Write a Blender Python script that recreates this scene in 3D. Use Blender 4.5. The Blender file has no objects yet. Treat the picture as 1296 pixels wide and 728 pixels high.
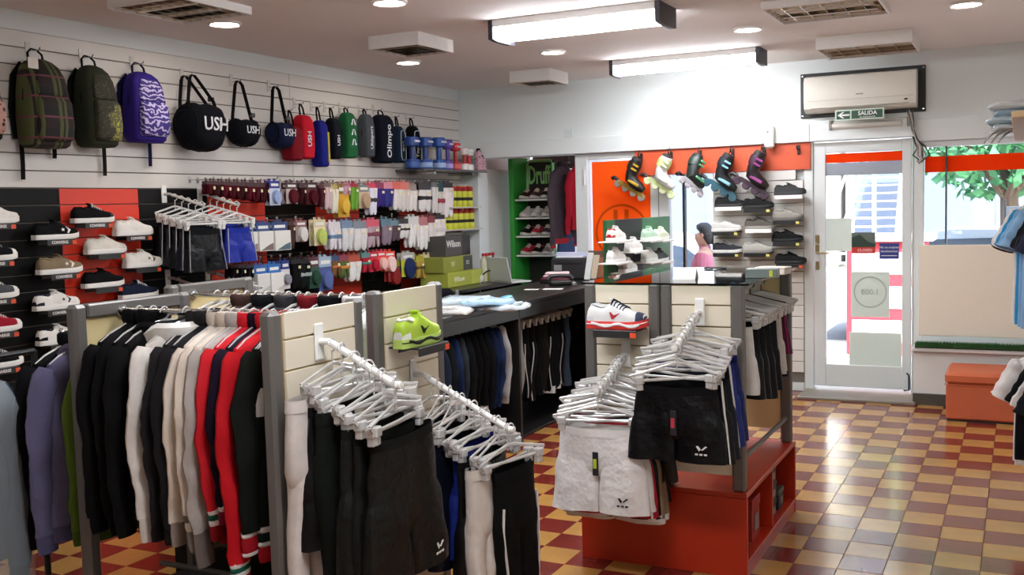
import bpy, bmesh, math, random
from mathutils import Vector, Matrix, noise

PI = math.pi
sc = bpy.context.scene
COL = sc.collection
rnd = random.Random(11)

# ------------------------------------------------------------------ camera
H = 1.62
FPX = 1293.4
YAW, PIT, ROL = math.radians(-26.565), math.radians(-4.525), math.radians(-1.578)
_f = Vector((math.sin(YAW) * math.cos(PIT), math.cos(YAW) * math.cos(PIT), math.sin(PIT)))
_r0 = Vector((math.cos(YAW), -math.sin(YAW), 0))
_u0 = _r0.cross(_f)
_r = _r0 * math.cos(ROL) + _u0 * math.sin(ROL)
_u = _u0 * math.cos(ROL) - _r0 * math.sin(ROL)
cam_data = bpy.data.cameras.new('camera')
cam = bpy.data.objects.new('camera', cam_data)
COL.objects.link(cam)
cam.matrix_world = Matrix(((_r.x, _u.x, -_f.x, 0), (_r.y, _u.y, -_f.y, 0), (_r.z, _u.z, -_f.z, H), (0, 0, 0, 1)))
cam_data.sensor_width = 36.0
cam_data.lens = FPX * 36.0 / 1296.0
cam_data.clip_start = 0.05
cam_data.clip_end = 300
sc.camera = cam

# ------------------------------------------------------------------ world, sun, exposure
world = bpy.data.worlds.new('world')
sc.world = world
world.use_nodes = True
wn = world.node_tree
bg = wn.nodes['Background']
sky = wn.nodes.new('ShaderNodeTexSky')
sky.sky_type = 'NISHITA'
sky.sun_disc = False
sky.sun_elevation = math.radians(52)
sky.sun_rotation = math.radians(150)
sky.air_density = 1.2
sky.dust_density = 2.5
wn.links.new(sky.outputs['Color'], bg.inputs['Color'])
bg.inputs['Strength'].default_value = 1.0
sun_d = bpy.data.lights.new('sun', 'SUN')
sun_d.energy = 11.0
sun_d.angle = math.radians(0.6)
sun_d.color = (1.0, 0.96, 0.9)
sun = bpy.data.objects.new('sun', sun_d)
COL.objects.link(sun)
sun.rotation_euler = (math.radians(42), 0, math.radians(18))
sun.location = (0, 0, 12)
sc.view_settings.view_transform = 'Standard'
sc.view_settings.look = 'None'
sc.view_settings.exposure = 0.55
sc.view_settings.gamma = 1.0
sc.view_settings.use_curve_mapping = False
TUBE_POWER = 31.0      # radiance of the fluorescent diffusers
SPOT_POWER = 45.0      # radiance of the recessed lamps


def at(px, py, X=None, Y=None, Z=None):
    d = _r * ((px - 648) / FPX) - _u * ((py - 364) / FPX) + _f
    if X is not None:
        t = X / d.x
    elif Y is not None:
        t = Y / d.y
    else:
        t = (Z - H) / d.z
    return Vector((0, 0, H)) + d * t


# ------------------------------------------------------------------ materials
def lin(c):
    if isinstance(c, str):
        c = c.lstrip('#')
        c = [int(c[i:i + 2], 16) / 255 for i in (0, 2, 4)]
        return tuple(x / 12.92 if x <= 0.04045 else ((x + 0.055) / 1.055) ** 2.4 for x in c) + (1,)
    return tuple(c) + (1,)


_M = {}


def mat(name, col='888888', rough=0.6, metal=0.0, var=0.06, scale=25, bump=0.0, bscale=None, trans=0.0, emit=None, es=0, alpha=1.0, coat=0.0, sheen=0.0, spec=0.5):
    if name in _M:
        return _M[name]
    m = bpy.data.materials.new(name)
    m.use_nodes = True
    nt = m.node_tree
    b = nt.nodes['Principled BSDF']
    c = lin(col)
    tc = nt.nodes.new('ShaderNodeTexCoord')
    if var > 0:
        nz = nt.nodes.new('ShaderNodeTexNoise')
        nz.inputs['Scale'].default_value = scale
        nz.inputs['Detail'].default_value = 3
        nt.links.new(tc.outputs['Object'], nz.inputs['Vector'])
        mx = nt.nodes.new('ShaderNodeMix')
        mx.data_type = 'RGBA'
        mx.inputs['A'].default_value = tuple(max(0, x * (1 - var)) for x in c[:3]) + (1,)
        mx.inputs['B'].default_value = tuple(min(1, x * (1 + var)) for x in c[:3]) + (1,)
        nt.links.new(nz.outputs['Fac'], mx.inputs['Factor'])
        nt.links.new(mx.outputs['Result'], b.inputs['Base Color'])
    else:
        b.inputs['Base Color'].default_value = c
    if bump > 0:
        n2 = nt.nodes.new('ShaderNodeTexNoise')
        n2.inputs['Scale'].default_value = bscale or scale * 4
        n2.inputs['Detail'].default_value = 2
        nt.links.new(tc.outputs['Object'], n2.inputs['Vector'])
        bp = nt.nodes.new('ShaderNodeBump')
        bp.inputs['Strength'].default_value = bump
        bp.inputs['Distance'].default_value = 0.01
        nt.links.new(n2.outputs['Fac'], bp.inputs['Height'])
        nt.links.new(bp.outputs['Normal'], b.inputs['Normal'])
    b.inputs['Roughness'].default_value = rough
    b.inputs['Metallic'].default_value = metal
    b.inputs['Transmission Weight'].default_value = trans
    b.inputs['Alpha'].default_value = alpha
    b.inputs['Coat Weight'].default_value = coat
    b.inputs['Sheen Weight'].default_value = sheen
    b.inputs['Specular IOR Level'].default_value = spec
    if emit:
        b.inputs['Emission Color'].default_value = lin(emit)
        b.inputs['Emission Strength'].default_value = es
    _M[name] = m
    return m


def dye(col):
    """very dark cloth: deepen the dye so that it reads as black"""
    v = [int(col[i:i + 2], 16) for i in (0, 2, 4)]
    if max(v) < 0x34:
        v = [int(x * .62) for x in v]
    return '%02x%02x%02x' % tuple(v)


def fab(col, rough=0.85):
    col = dye(col)
    return mat('fabric_' + col, col, rough, var=0.14, scale=30, bump=0.15, bscale=260, spec=0.15)


def satin(col):
    col = dye(col)
    return mat('satin_' + col, col, 0.42, var=0.10, scale=20, bump=0.55, bscale=30, spec=0.22)


def plas(col, rough=0.4):
    return mat('plastic_%s_%d' % (col, rough * 100), col, rough, var=0.03, scale=15)


def glass_mat(name, tint=(1, 1, 1), gloss=1.0):
    if name in _M:
        return _M[name]
    m = bpy.data.materials.new(name)
    m.use_nodes = True
    nt = m.node_tree
    nt.nodes.remove(nt.nodes['Principled BSDF'])
    out = nt.nodes['Material Output']
    tr = nt.nodes.new('ShaderNodeBsdfTransparent')
    tr.inputs['Color'].default_value = tint + (1,)
    gl = nt.nodes.new('ShaderNodeBsdfGlossy')
    gl.inputs['Roughness'].default_value = 0.02
    fr = nt.nodes.new('ShaderNodeFresnel')
    fr.inputs['IOR'].default_value = 1.45
    mu = nt.nodes.new('ShaderNodeMath')
    mu.operation = 'MULTIPLY'
    mu.inputs[1].default_value = gloss
    nt.links.new(fr.outputs['Fac'], mu.inputs[0])
    mx = nt.nodes.new('ShaderNodeMixShader')
    nt.links.new(mu.outputs[0], mx.inputs['Fac'])
    nt.links.new(tr.outputs[0], mx.inputs[1])
    nt.links.new(gl.outputs[0], mx.inputs[2])
    nt.links.new(mx.outputs[0], out.inputs['Surface'])
    _M[name] = m
    return m


def film_mat(name, col, clear=0.55):
    """clear wrapping film or clear plastic: part see-through, part milky, crinkled highlights"""
    if name in _M:
        return _M[name]
    m = bpy.data.materials.new(name)
    m.use_nodes = True
    nt = m.node_tree
    b = nt.nodes['Principled BSDF']
    out = nt.nodes['Material Output']
    b.inputs['Base Color'].default_value = lin(col)
    b.inputs['Roughness'].default_value = 0.18
    nz = nt.nodes.new('ShaderNodeTexNoise')
    nz.inputs['Scale'].default_value = 60
    tc = nt.nodes.new('ShaderNodeTexCoord')
    nt.links.new(tc.outputs['Object'], nz.inputs['Vector'])
    bp = nt.nodes.new('ShaderNodeBump')
    bp.inputs['Strength'].default_value = 0.35
    bp.inputs['Distance'].default_value = 0.01
    nt.links.new(nz.outputs['Fac'], bp.inputs['Height'])
    nt.links.new(bp.outputs['Normal'], b.inputs['Normal'])
    tr = nt.nodes.new('ShaderNodeBsdfTransparent')
    mx = nt.nodes.new('ShaderNodeMixShader')
    mx.inputs['Fac'].default_value = clear
    nt.links.new(b.outputs[0], mx.inputs[1])
    nt.links.new(tr.outputs[0], mx.inputs[2])
    nt.links.new(mx.outputs[0], out.inputs['Surface'])
    _M[name] = m
    return m


def pattern_mat(name, kind, cols, scale=10):
    if name in _M:
        return _M[name]
    m = bpy.data.materials.new(name)
    m.use_nodes = True
    nt = m.node_tree
    b = nt.nodes['Principled BSDF']
    b.inputs['Roughness'].default_value = 0.8
    tc = nt.nodes.new('ShaderNodeTexCoord')
    L = nt.links.new

    def mixer(fac, a, c2):
        mx = nt.nodes.new('ShaderNodeMix')
        mx.data_type = 'RGBA'
        L(fac, mx.inputs['Factor'])
        for sock, v in (('A', a), ('B', c2)):
            if isinstance(v, tuple):
                mx.inputs[sock].default_value = v
            else:
                L(v, mx.inputs[sock])
        return mx.outputs['Result']

    def ramp(v, lo, hi):
        r = nt.nodes.new('ShaderNodeMapRange')
        r.inputs['From Min'].default_value = lo
        r.inputs['From Max'].default_value = hi
        L(v, r.inputs['Value'])
        return r.outputs['Result']

    if kind == 'plaid':
        sp = nt.nodes.new('ShaderNodeSeparateXYZ')
        L(tc.outputs['Object'], sp.inputs['Vector'])

        def band(o, freq, width, off):
            a = nt.nodes.new('ShaderNodeMath'); a.operation = 'MULTIPLY_ADD'
            a.inputs[1].default_value = freq; a.inputs[2].default_value = off
            L(o, a.inputs[0])
            fr = nt.nodes.new('ShaderNodeMath'); fr.operation = 'FRACT'
            L(a.outputs[0], fr.inputs[0])
            lt = nt.nodes.new('ShaderNodeMath'); lt.operation = 'LESS_THAN'
            lt.inputs[1].default_value = width
            L(fr.outputs[0], lt.inputs[0])
            return lt.outputs[0]
        c = lin(cols[0])
        c = mixer(band(sp.outputs['Z'], 9, 0.45, 0.1), c, lin(cols[1]))
        c = mixer(band(sp.outputs['X'], 7, 0.16, 0.0), c, lin(cols[2]))
        c = mixer(band(sp.outputs['X'], 7, 0.12, 0.75), c, lin(cols[2]))
        c = mixer(band(sp.outputs['Z'], 9, 0.10, 0.6), c, lin(cols[3]))
    elif kind == 'camo':
        nz = nt.nodes.new('ShaderNodeTexVoronoi')
        nz.inputs['Scale'].default_value = scale
        nn = nt.nodes.new('ShaderNodeTexNoise')
        nn.inputs['Scale'].default_value = scale * 0.7
        L(tc.outputs['Object'], nn.inputs['Vector'])
        L(nn.outputs['Color'], nz.inputs['Vector'])
        nz.inputs['Scale'].default_value = scale * 1.6
        n3 = nt.nodes.new('ShaderNodeTexNoise')
        n3.inputs['Scale'].default_value = scale * 0.35
        L(tc.outputs['Object'], n3.inputs['Vector'])
        c = mixer(ramp(nz.outputs['Distance'], 0.25, 0.3), lin(cols[0]), lin(cols[1]))
        c2 = mixer(ramp(nz.outputs['Distance'], 0.28, 0.33), lin(cols[2]), lin(cols[0]))
        c = mixer(ramp(n3.outputs['Fac'], 0.52, 0.55), c, c2)
    elif kind == 'leaf':
        wv = nt.nodes.new('ShaderNodeTexWave')
        wv.wave_type = 'RINGS'
        wv.inputs['Scale'].default_value = scale
        wv.inputs['Distortion'].default_value = 9
        wv.inputs['Detail Scale'].default_value = 1.5
        L(tc.outputs['Object'], wv.inputs['Vector'])
        c = mixer(ramp(wv.outputs['Fac'], 0.62, 0.72), lin(cols[0]), lin(cols[1]))
    elif kind == 'speckle':
        vz = nt.nodes.new('ShaderNodeTexVoronoi')
        vz.inputs['Scale'].default_value = scale
        L(tc.outputs['Object'], vz.inputs['Vector'])
        c = mixer(ramp(vz.outputs['Distance'], 0.3, 0.34), lin(cols[1]), lin(cols[0]))
    elif kind == 'bands':
        sp = nt.nodes.new('ShaderNodeSeparateXYZ')
        L(tc.outputs['Object'], sp.inputs['Vector'])
        a = nt.nodes.new('ShaderNodeMath'); a.operation = 'MULTIPLY'
        a.inputs[1].default_value = scale
        L(sp.outputs['Z'], a.inputs[0])
        fr = nt.nodes.new('ShaderNodeMath'); fr.operation = 'FRACT'
        L(a.outputs[0], fr.inputs[0])
        cr = nt.nodes.new('ShaderNodeValToRGB')
        cr.color_ramp.interpolation = 'CONSTANT'
        e = cr.color_ramp.elements
        e[0].color = lin(cols[0]); e[1].position = 1 / len(cols); e[1].color = lin(cols[1])
        for i in range(2, len(cols)):
            k = e.new(i / len(cols)); k.color = lin(cols[i])
        L(fr.outputs[0], cr.inputs['Fac'])
        c = cr.outputs['Color']
    L(c, b.inputs['Base Color'])
    _M[name] = m
    return m


# ------------------------------------------------------------------ mesh helpers
class MB:
    def __init__(s):
        s.V = []
        s.F = []

    def add(s, vs, fs, M=None):
        o = len(s.V)
        s.V += [tuple(M @ Vector(v)) if M else tuple(v) for v in vs]
        s.F += [tuple(i + o for i in f) for f in fs]
        return s

    def box(s, x0, x1, y0, y1, z0, z1, c=0.0, M=None):
        if x0 > x1: x0, x1 = x1, x0
        if y0 > y1: y0, y1 = y1, y0
        if z0 > z1: z0, z1 = z1, z0
        if c <= 0:
            vs = [(x, y, z) for x in (x0, x1) for y in (y0, y1) for z in (z0, z1)]
            return s.add(vs, [(0, 1, 3, 2), (4, 6, 7, 5), (0, 4, 5, 1), (2, 3, 7, 6), (0, 2, 6, 4), (1, 5, 7, 3)], M)
        c = min(c, (x1 - x0) * .45, (y1 - y0) * .45, (z1 - z0) * .45)
        vs = []
        idx = {}
        for i, (x, xi) in enumerate(((x0, x0 + c), (x1, x1 - c))):
            for j, (y, yi) in enumerate(((y0, y0 + c), (y1, y1 - c))):
                for k, (z, zi) in enumerate(((z0, z0 + c), (z1, z1 - c))):
                    idx[i, j, k] = len(vs)
                    vs += [(x, yi, zi), (xi, y, zi), (xi, yi, z)]
        g = lambda i, j, k, a: idx[i, j, k] + a
        fs = []
        for i in (0, 1):
            fs.append((g(i, 0, 0, 0), g(i, 1, 0, 0), g(i, 1, 1, 0), g(i, 0, 1, 0)))
            fs.append((g(0, i, 0, 1), g(1, i, 0, 1), g(1, i, 1, 1), g(0, i, 1, 1)))
            fs.append((g(0, 0, i, 2), g(1, 0, i, 2), g(1, 1, i, 2), g(0, 1, i, 2)))
            for j in (0, 1):
                fs.append((g(i, j, 0, 0), g(i, j, 1, 0), g(i, j, 1, 1), g(i, j, 0, 1)))
                fs.append((g(i, 0, j, 0), g(i, 1, j, 0), g(i, 1, j, 2), g(i, 0, j, 2)))
                fs.append((g(0, i, j, 1), g(1, i, j, 1), g(1, i, j, 2), g(0, i, j, 2)))
                for k in (0, 1):
                    fs.append((g(i, j, k, 0), g(i, j, k, 1), g(i, j, k, 2)))
        return s.add(vs, fs, M)

    def loft(s, rings, cap0=True, cap1=True, closed=True, M=None):
        n = len(rings[0])
        vs = [p for r in rings for p in r]
        fs = []
        m = n if closed else n - 1
        for i in range(len(rings) - 1):
            for j in range(m):
                k = (j + 1) % n
                fs.append((i * n + j, i * n + k, (i + 1) * n + k, (i + 1) * n + j))
        if cap0:
            fs.append(tuple(range(n - 1, -1, -1)))
        if cap1:
            o = (len(rings) - 1) * n
            fs.append(tuple(o + j for j in range(n)))
        return s.add(vs, fs, M)

    def tube(s, pts, r, n=8, closed=False, flat=1.0, M=None, up=None):
        pts = [Vector(p) for p in pts]
        rr = r if isinstance(r, (list, tuple)) else [r] * len(pts)
        rings = []
        prev = None
        for i, p in enumerate(pts):
            if closed:
                t = pts[(i + 1) % len(pts)] - pts[i - 1]
            else:
                t = pts[min(i + 1, len(pts) - 1)] - pts[max(i - 1, 0)]
            if t.length < 1e-9:
                t = Vector((0, 0, 1))
            t.normalize()
            if up is not None:
                a = Vector(up)
            elif prev is None:
                a = Vector((0, 0, 1)) if abs(t.z) < .9 else Vector((1, 0, 0))
            else:
                a = prev
            b = t.cross(a)
            if b.length < 1e-6:
                b = t.cross(Vector((0.3, 1, 0.2)))
            b.normalize()
            a = b.cross(t).normalized()
            prev = a
            rings.append([tuple(p + (a * math.cos(2 * PI * k / n) + b * math.sin(2 * PI * k / n) * flat) * rr[i]) for k in range(n)])
        if closed:
            rings.append(rings[0])
            return s.loft(rings, False, False, M=M)
        return s.loft(rings, M=M)

    def lathe(s, prof, n=16, M=None):
        rings = [[(r * math.cos(2 * PI * k / n), r * math.sin(2 * PI * k / n), z) for k in range(n)] for r, z in prof]
        return s.loft(rings, M=M)

    def poly(s, pts, d, M=None):
        """prism: outline pts (3-d, planar) extruded by vector d"""
        n = len(pts)
        d = Vector(d)
        a = [tuple(p) for p in pts]
        b = [tuple(Vector(p) + d) for p in pts]
        fs = [tuple(range(n)), tuple(range(2 * n - 1, n - 1, -1))] + [(i, (i + 1) % n, n + (i + 1) % n, n + i) for i in range(n)]
        return s.add(a + b, fs, M)

    def wrinkle(s, amp, fx, fz, seed, z_from=None, span=.15):
        """soft cloth creases: push vertices along y (and a little along x) by noise"""
        o = Vector((seed * 3.7, seed * 1.9, seed * 7.3))
        out = []
        for x, y, z in s.V:
            k = 1.0 if z_from is None else min(1, max(0, (z_from - z) / span))
            n1 = noise.noise(Vector((x * fx, y * 6, z * fz)) + o)
            n2 = noise.noise(Vector((x * fx * 2.3, y * 9, z * fz * 2.0)) + o * 1.7)
            n3 = noise.noise(Vector((x * 5, z * fz * 1.6, seed)) + o * .6)
            out.append((x + amp * .3 * n3 * k, y + amp * (n1 + .5 * n2) * k, z))
        s.V = out
        return s

    def mesh(s, name, m, smooth=35):
        me = bpy.data.meshes.new(name)
        me.from_pydata(s.V, [], s.F)
        bm = bmesh.new()
        bm.from_mesh(me)
        bmesh.ops.recalc_face_normals(bm, faces=bm.faces)
        bm.to_mesh(me)
        bm.free()
        if smooth:
            me.polygons.foreach_set('use_smooth', [True] * len(me.polygons))
            me.set_sharp_from_angle(angle=math.radians(smooth))
        if m:
            me.materials.append(m)
        return me


def ob(name, mb, m=None, parent=None, loc=None, rz=0, smooth=35):
    me = mb if isinstance(mb, bpy.types.Mesh) else mb.mesh(name, m, smooth)
    o = bpy.data.objects.new(name, me)
    COL.objects.link(o)
    if parent:
        o.parent = parent
    if loc is not None:
        o.location = loc
    if rz:
        o.rotation_euler = (0, 0, rz)
    return o


def tag(o, label, cat, group=None):
    o['label'] = label
    o['category'] = cat
    if group:
        o['group'] = group
    return o


def root(name, label, cat, loc=(0, 0, 0), rz=0, group=None):
    o = bpy.data.objects.new(name, None)
    COL.objects.link(o)
    o.empty_display_size = 0.05
    o.location = loc
    o.rotation_euler = (0, 0, rz)
    return tag(o, label, cat, group)


def struct(o):
    o['kind'] = 'structure'
    return o


KIDS = {}


def dup(src, loc, rz=None, label=None, group=None, scale=None):
    def cp(o, par):
        c = o.copy()
        COL.objects.link(c)
        c.parent = par
        for ch in [x for x in o.children]:
            cp(ch, c)
        return c
    c = cp(src, None)
    c.location = loc
    if rz is not None:
        c.rotation_euler = (0, 0, rz)
    if label:
        c['label'] = label
    if group:
        c['group'] = group
    if scale:
        c.scale = scale if isinstance(scale, tuple) else (scale,) * 3
    return c


def text_mb(body, size, ext=0.0008, align='CENTER', bold=False):
    cu = bpy.data.curves.new('lettering', 'FONT')
    cu.body = body
    cu.size = size
    cu.extrude = ext
    cu.align_x = align
    cu.align_y = 'CENTER'
    cu.resolution_u = 2
    if bold:
        cu.offset = size * 0.018
    o = bpy.data.objects.new('lettering', cu)
    COL.objects.link(o)
    dg = bpy.context.evaluated_depsgraph_get()
    me = bpy.data.meshes.new_from_object(o.evaluated_get(dg))
    bpy.data.objects.remove(o)
    bpy.data.curves.remove(cu)
    mb = MB()
    mb.V = [tuple(v.co) for v in me.vertices]
    mb.F = [tuple(p.vertices) for p in me.polygons]
    bpy.data.meshes.remove(me)
    return mb


def xf(mb, M):
    r = MB()
    r.V = [tuple(M @ Vector(v)) for v in mb.V]
    r.F = mb.F
    return r


def bend(mb, fn):
    r = MB()
    r.V = [tuple(fn(Vector(v))) for v in mb.V]
    r.F = mb.F
    return r


def basis(o, x, y):
    """matrix taking local x,y to the given world directions at o"""
    x = Vector(x).normalized()
    y = Vector(y).normalized()
    z = x.cross(y)
    return Matrix(((x.x, y.x, z.x, o[0]), (x.y, y.y, z.y, o[1]), (x.z, y.z, z.z, o[2]), (0, 0, 0, 1)))


def letters(name, body, size, m, parent, o, x, y, ext=0.0008, bold=False):
    return ob(name, xf(text_mb(body, size, ext, bold=bold), basis(o, x, y)), m, parent, smooth=0)

def backlit(name, col, fac=0.55):
    if name in _M:
        return _M[name]
    m = bpy.data.materials.new(name)
    m.use_nodes = True
    nt = m.node_tree
    nt.nodes.remove(nt.nodes['Principled BSDF'])
    out = nt.nodes['Material Output']
    d = nt.nodes.new('ShaderNodeBsdfDiffuse')
    t = nt.nodes.new('ShaderNodeBsdfTranslucent')
    d.inputs['Color'].default_value = lin(col)
    t.inputs['Color'].default_value = lin(col)
    mx = nt.nodes.new('ShaderNodeMixShader')
    mx.inputs['Fac'].default_value = fac
    nt.links.new(d.outputs[0], mx.inputs[1])
    nt.links.new(t.outputs[0], mx.inputs[2])
    nt.links.new(mx.outputs[0], out.inputs['Surface'])
    _M[name] = m
    return m


# ================================================================== STRUCTURE
XL, XR, YW, YB, ZC = -4.889, 0.62, 8.75, -1.6, 2.755
m_wall = mat('wall_paint', 'dfe3e1', 0.7, var=0.03, scale=3, bump=0.03, bscale=60)
m_ceil = mat('ceiling_paint', 'ebe3de', 0.8, var=0.03, scale=2, bump=0.03, bscale=50)
m_white_slat = mat('white_melamine', 'd9d4cd', 0.45, var=0.03, scale=4)
m_cream_slat = mat('cream_melamine', 'e6dcc6', 0.4, var=0.03, scale=4)
m_black_slat = mat('black_melamine', '0a0909', 0.55, var=0.1, scale=4, spec=0.2)
m_red_slat = mat('red_melamine', 'e03a22', 0.45, var=0.05, scale=4)
m_groove = mat('groove_shadow_board', '6e665c', 0.8)
m_alu = mat('white_aluminium', 'd5d8d6', 0.35, var=0.03)
m_grey_metal = mat('grey_painted_metal', '6f6c68', 0.42, metal=0.35, var=0.06, scale=8)
m_chrome = mat('chrome', 'c9c9c6', 0.2, metal=1.0, var=0)
m_stone = mat('grey_stone', '7d766a', 0.45, var=0.2, scale=9)
m_dark_stone = mat('dark_granite', '4a4a44', 0.35, var=0.3, scale=40)
m_orange_board = mat('orange_board', 'c9502a', 0.5, var=0.04, scale=4)
m_glass = glass_mat('window_glass', (0.97, 0.99, 1.0), 0.8)
m_blackpl = plas('161616', 0.45)
m_whitepl = plas('ecebe6', 0.4)

# ---- floor
fl = struct(ob('floor', MB().box(XL - .2, XR + .2, YB - .2, YW, -.08, -.005), mat('tile_grout', '5b4334', 0.8)))
TX, TY, OX, OY = 0.188, 0.198, -1.837, 4.128
m_tile = [mat('ochre_tile', 'ad8145', 0.16, var=0.22, scale=6, bump=0.02, bscale=40), mat('dark_red_tile', '70271f', 0.16, var=0.25, scale=6, bump=0.02, bscale=40)]
tmesh = [MB().box(-TX / 2 + .0012, TX / 2 - .0012, -TY / 2 + .0012, TY / 2 - .0012, -.005, 0, .0008).mesh('tile', m_tile[i], 0) for i in (0, 1)]
rest = [MB(), MB()]
for i in range(-18, 14):
    for j in range(-30, 24):
        x, y = OX + (i + .5) * TX, OY + (j + .5) * TY
        if not (XL - .1 < x < XR + .1 and YB < y < YW - .09):
            continue
        k = (i + j + 1) % 2
        if (-1.1 < x < 0.12 and 4.25 < y < 8.7) or (-3.05 < x < -1.75 and 3.55 < y < 6.9):
            t = ob('tile', tmesh[k], parent=fl, loc=(x, y, rnd.uniform(-.0006, .0004)))
            t.rotation_euler = (rnd.uniform(-.004, .004), rnd.uniform(-.004, .004), 0)
        else:
            rest[k].box(x - TX / 2 + .0012, x + TX / 2 - .0012, y - TY / 2 + .0012, y + TY / 2 - .0012, -.005, 0)
for k in (0, 1):
    o = ob('floor_tiles', rest[k], m_tile[k], fl, smooth=0)
    o['kind'] = 'stuff'
sill = struct(ob('trim_1', MB().box(-1.62, -.72, 8.36, 8.95, -.004, .022, .006), m_stone))

# ---- ceiling
struct(ob('ceiling', MB().box(XL - .2, XR + .2, YB - .2, YW + .2, ZC, ZC + .15), m_ceil))

# ---- left wall with slatboard
wl = struct(ob('wall_left', MB().box(XL - .2, XL - .014, YB - .2, YW + 1.6, 0, ZC), m_wall))
ob('slatboard_back', MB().box(XL - .0139, XL - .009, 2.4, 8.738, .15, 2.647), m_groove, wl)
ob('plaster_band', MB().box(XL - .0139, XL - .003, 2.4, 8.75, 2.650, ZC), m_wall, wl)
P = 0.0953
seam = at(368, 150, X=XL).y
for k in range(9):
    z0 = 1.795 + k * P
    for a, b in ((2.4, seam), (seam, 8.738)):
        ob('slat', MB().box(XL - .009, XL, a + .0015, b - .0015, z0 + .003, z0 + P - .003 if k < 8 else 2.647, .0015), m_white_slat, wl)
SEG = [(2.4, 4.07, 0), (4.07, 4.65, 1), (4.65, 5.25, 0), (5.25, 5.83, 1), (5.83, 6.42, 0), (6.42, 7.0, 1), (7.0, 7.6, 0), (7.6, 8.12, 1)]
for k in range(17):
    z1 = 1.795 - k * P
    for a, b, c in SEG:
        ob('slat', MB().box(XL - .009, XL, a + .0005, b - .0005, z1 - P + .003, z1 - .003, .0015), (m_black_slat, m_red_slat)[c], wl)
for k in range(17):
    z1 = 1.795 - k * P
    ob('slat', MB().box(XL - .009, XL, 8.121, 8.738, z1 - P + .001, z1 - .001, .0015), m_white_slat, wl)
struct(ob('baseboard_left', MB().box(XL - .014, XL + .006, YB, YW, 0, .1, .003), m_dark_stone))

# ---- right and back walls
wr = struct(ob('wall_right', MB().box(XR, XR + .2, YB - .2, YW + .2, 0, ZC), m_wall))
struct(ob('wall_back', MB().box(XL - .2, XR + .2, YB - .2, YB, 0, ZC), m_wall))

# ---- front wall: upper part, fascia beam, pilaster
wf = struct(ob('wall_front', MB().box(XL - .2, XR + .2, YW, YW + .18, 2.22, ZC + .1), m_wall))
ob('fascia_beam', MB().box(XL - .01, -.76, YW - .06, YW + .18, 2.085, 2.232, .004), m_wall, wf)
ob('lintel', MB().box(-.759, XR, YW - .03, YW + .18, 2.045, 2.22, .004), m_wall, wf)
ob('pilaster', MB().box(XL - .01, -4.70, YW - .02, YW + .18, 0, 2.085, .003), m_wall, wf)
ob('junction_plate', MB().box(-3.79, -3.70, YW - .012, YW, 2.245, 2.31, .003), mat('plate_paint', 'cfd6d5', 0.5), wf)
ob('panel_joint', MB().box(-1.575, -1.571, YW - .062, YW - .058, 2.09, 2.23), m_groove, wf)

# nook behind the opening (deep shop window)
ob('nook_back', MB().box(XL, -3.6, 10.4, 10.42, 0, 2.3), backlit('translucent_nook', 'e6e4e2', .6), wf)  # nook walls made translucent, invented so that daylight brightens the nook
ob('nook_side', MB().box(-3.62, -3.60, YW + .181, 10.399, 0, 2.3), backlit('translucent_nook', ''), wf)
ob('nook_soffit', MB().box(XL, -3.58, YW + .181, 10.5, 2.30, 2.4), mat('orange_soffit', 'd9633c', 0.6), wf)
ob('nook_band', MB().box(XL, -3.66, 10.37, 10.399, 2.02, 2.16), mat('dark_band', '4d4747', 0.6), wf)
ob('nook_floor', MB().box(XL, -3.58, YW + .01, 10.5, -.02, .12), m_stone, wf)
ob('nook_panel', MB().box(-4.80, -4.77, YW + .2, 10.36, .12, 2.0, .004), mat('nook_panel_white', 'dcd7d2', 0.6), wf)

# ---- windows
def pane(parent, x0, x1, z0, z1, y=YW + .06):
    return ob('pane', MB().box(x0, x1, y - .004, y + .004, z0, z1), m_glass, parent)


def bars(lst, y0=YW - .005, y1=YW + .11, c=.004):
    b = MB()
    for x0, x1, z0, z1 in lst:
        b.box(x0, x1, y0, y1, z0, z1, c)
    return b


w1 = struct(ob('window_1', bars([(-3.69, -3.57, 0, 2.084), (-2.985, -2.80, 0, 2.084), (-2.40, -2.30, 0, 2.084), (-3.57, -2.985, 0, .30), (-2.80, -2.40, 0, .30), (-3.57, -2.985, 2.03, 2.084), (-2.80, -2.40, 2.03, 2.084)]), m_alu))
pane(w1, -3.57, -2.985, .30, 2.03)
pane(w1, -2.80, -2.40, .30, 2.03)
ob('mullion', MB().box(-2.685, -2.665, YW + .03, YW + .09, .30, 2.03), m_blackpl, w1)
ob('hinge', MB().tube([(-3.595, YW - .012, 1.80), (-3.595, YW - .012, 1.94)], .011, 8), m_alu, w1)
ob('joint_strip', MB().box(-2.895, -2.889, YW - .007, YW - .004, 0, 2.08), m_groove, w1)

w2 = struct(ob('window_2', bars([(-.775, -.70, 0, 2.044), (-.70, XR, 2.0, 2.044), (-.70, XR, .40, .52)]), m_alu))
mx_ = at(1197, 240, Y=YW).x
pane(w2, -.70, mx_, .52, 2.0)
pane(w2, mx_, XR, .52, 2.0)
ob('mullion', MB().box(mx_ - .006, mx_ + .006, YW + .03, YW + .09, .52, 2.0), plas('3a4048'), w2)
wlow = struct(ob('wall_front_low', MB().box(-.745, XR, 8.42, YW + .18, 0, .42), m_wall))
ob('display_board', MB().box(-.715, XR - .02, 8.50, 8.525, .53, 1.235, .004), mat('cream_board', 'efe4d2', 0.55, var=0.02), wlow)
struct(ob('baseboard_front', MB().box(-.745, XR, 8.40, 8.419, 0, .09, .003), m_dark_stone))
ledge = struct(ob('trim_2', MB().box(-.75, XR, 8.37, 8.70, .421, .452, .004), m_alu))

# ---- window beyond the slat panel: wall behind shoe board
ob('infill', MB().box(-2.30, -1.63, YW + .03, YW + .17, 0, 2.084), m_wall, wf)

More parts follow.
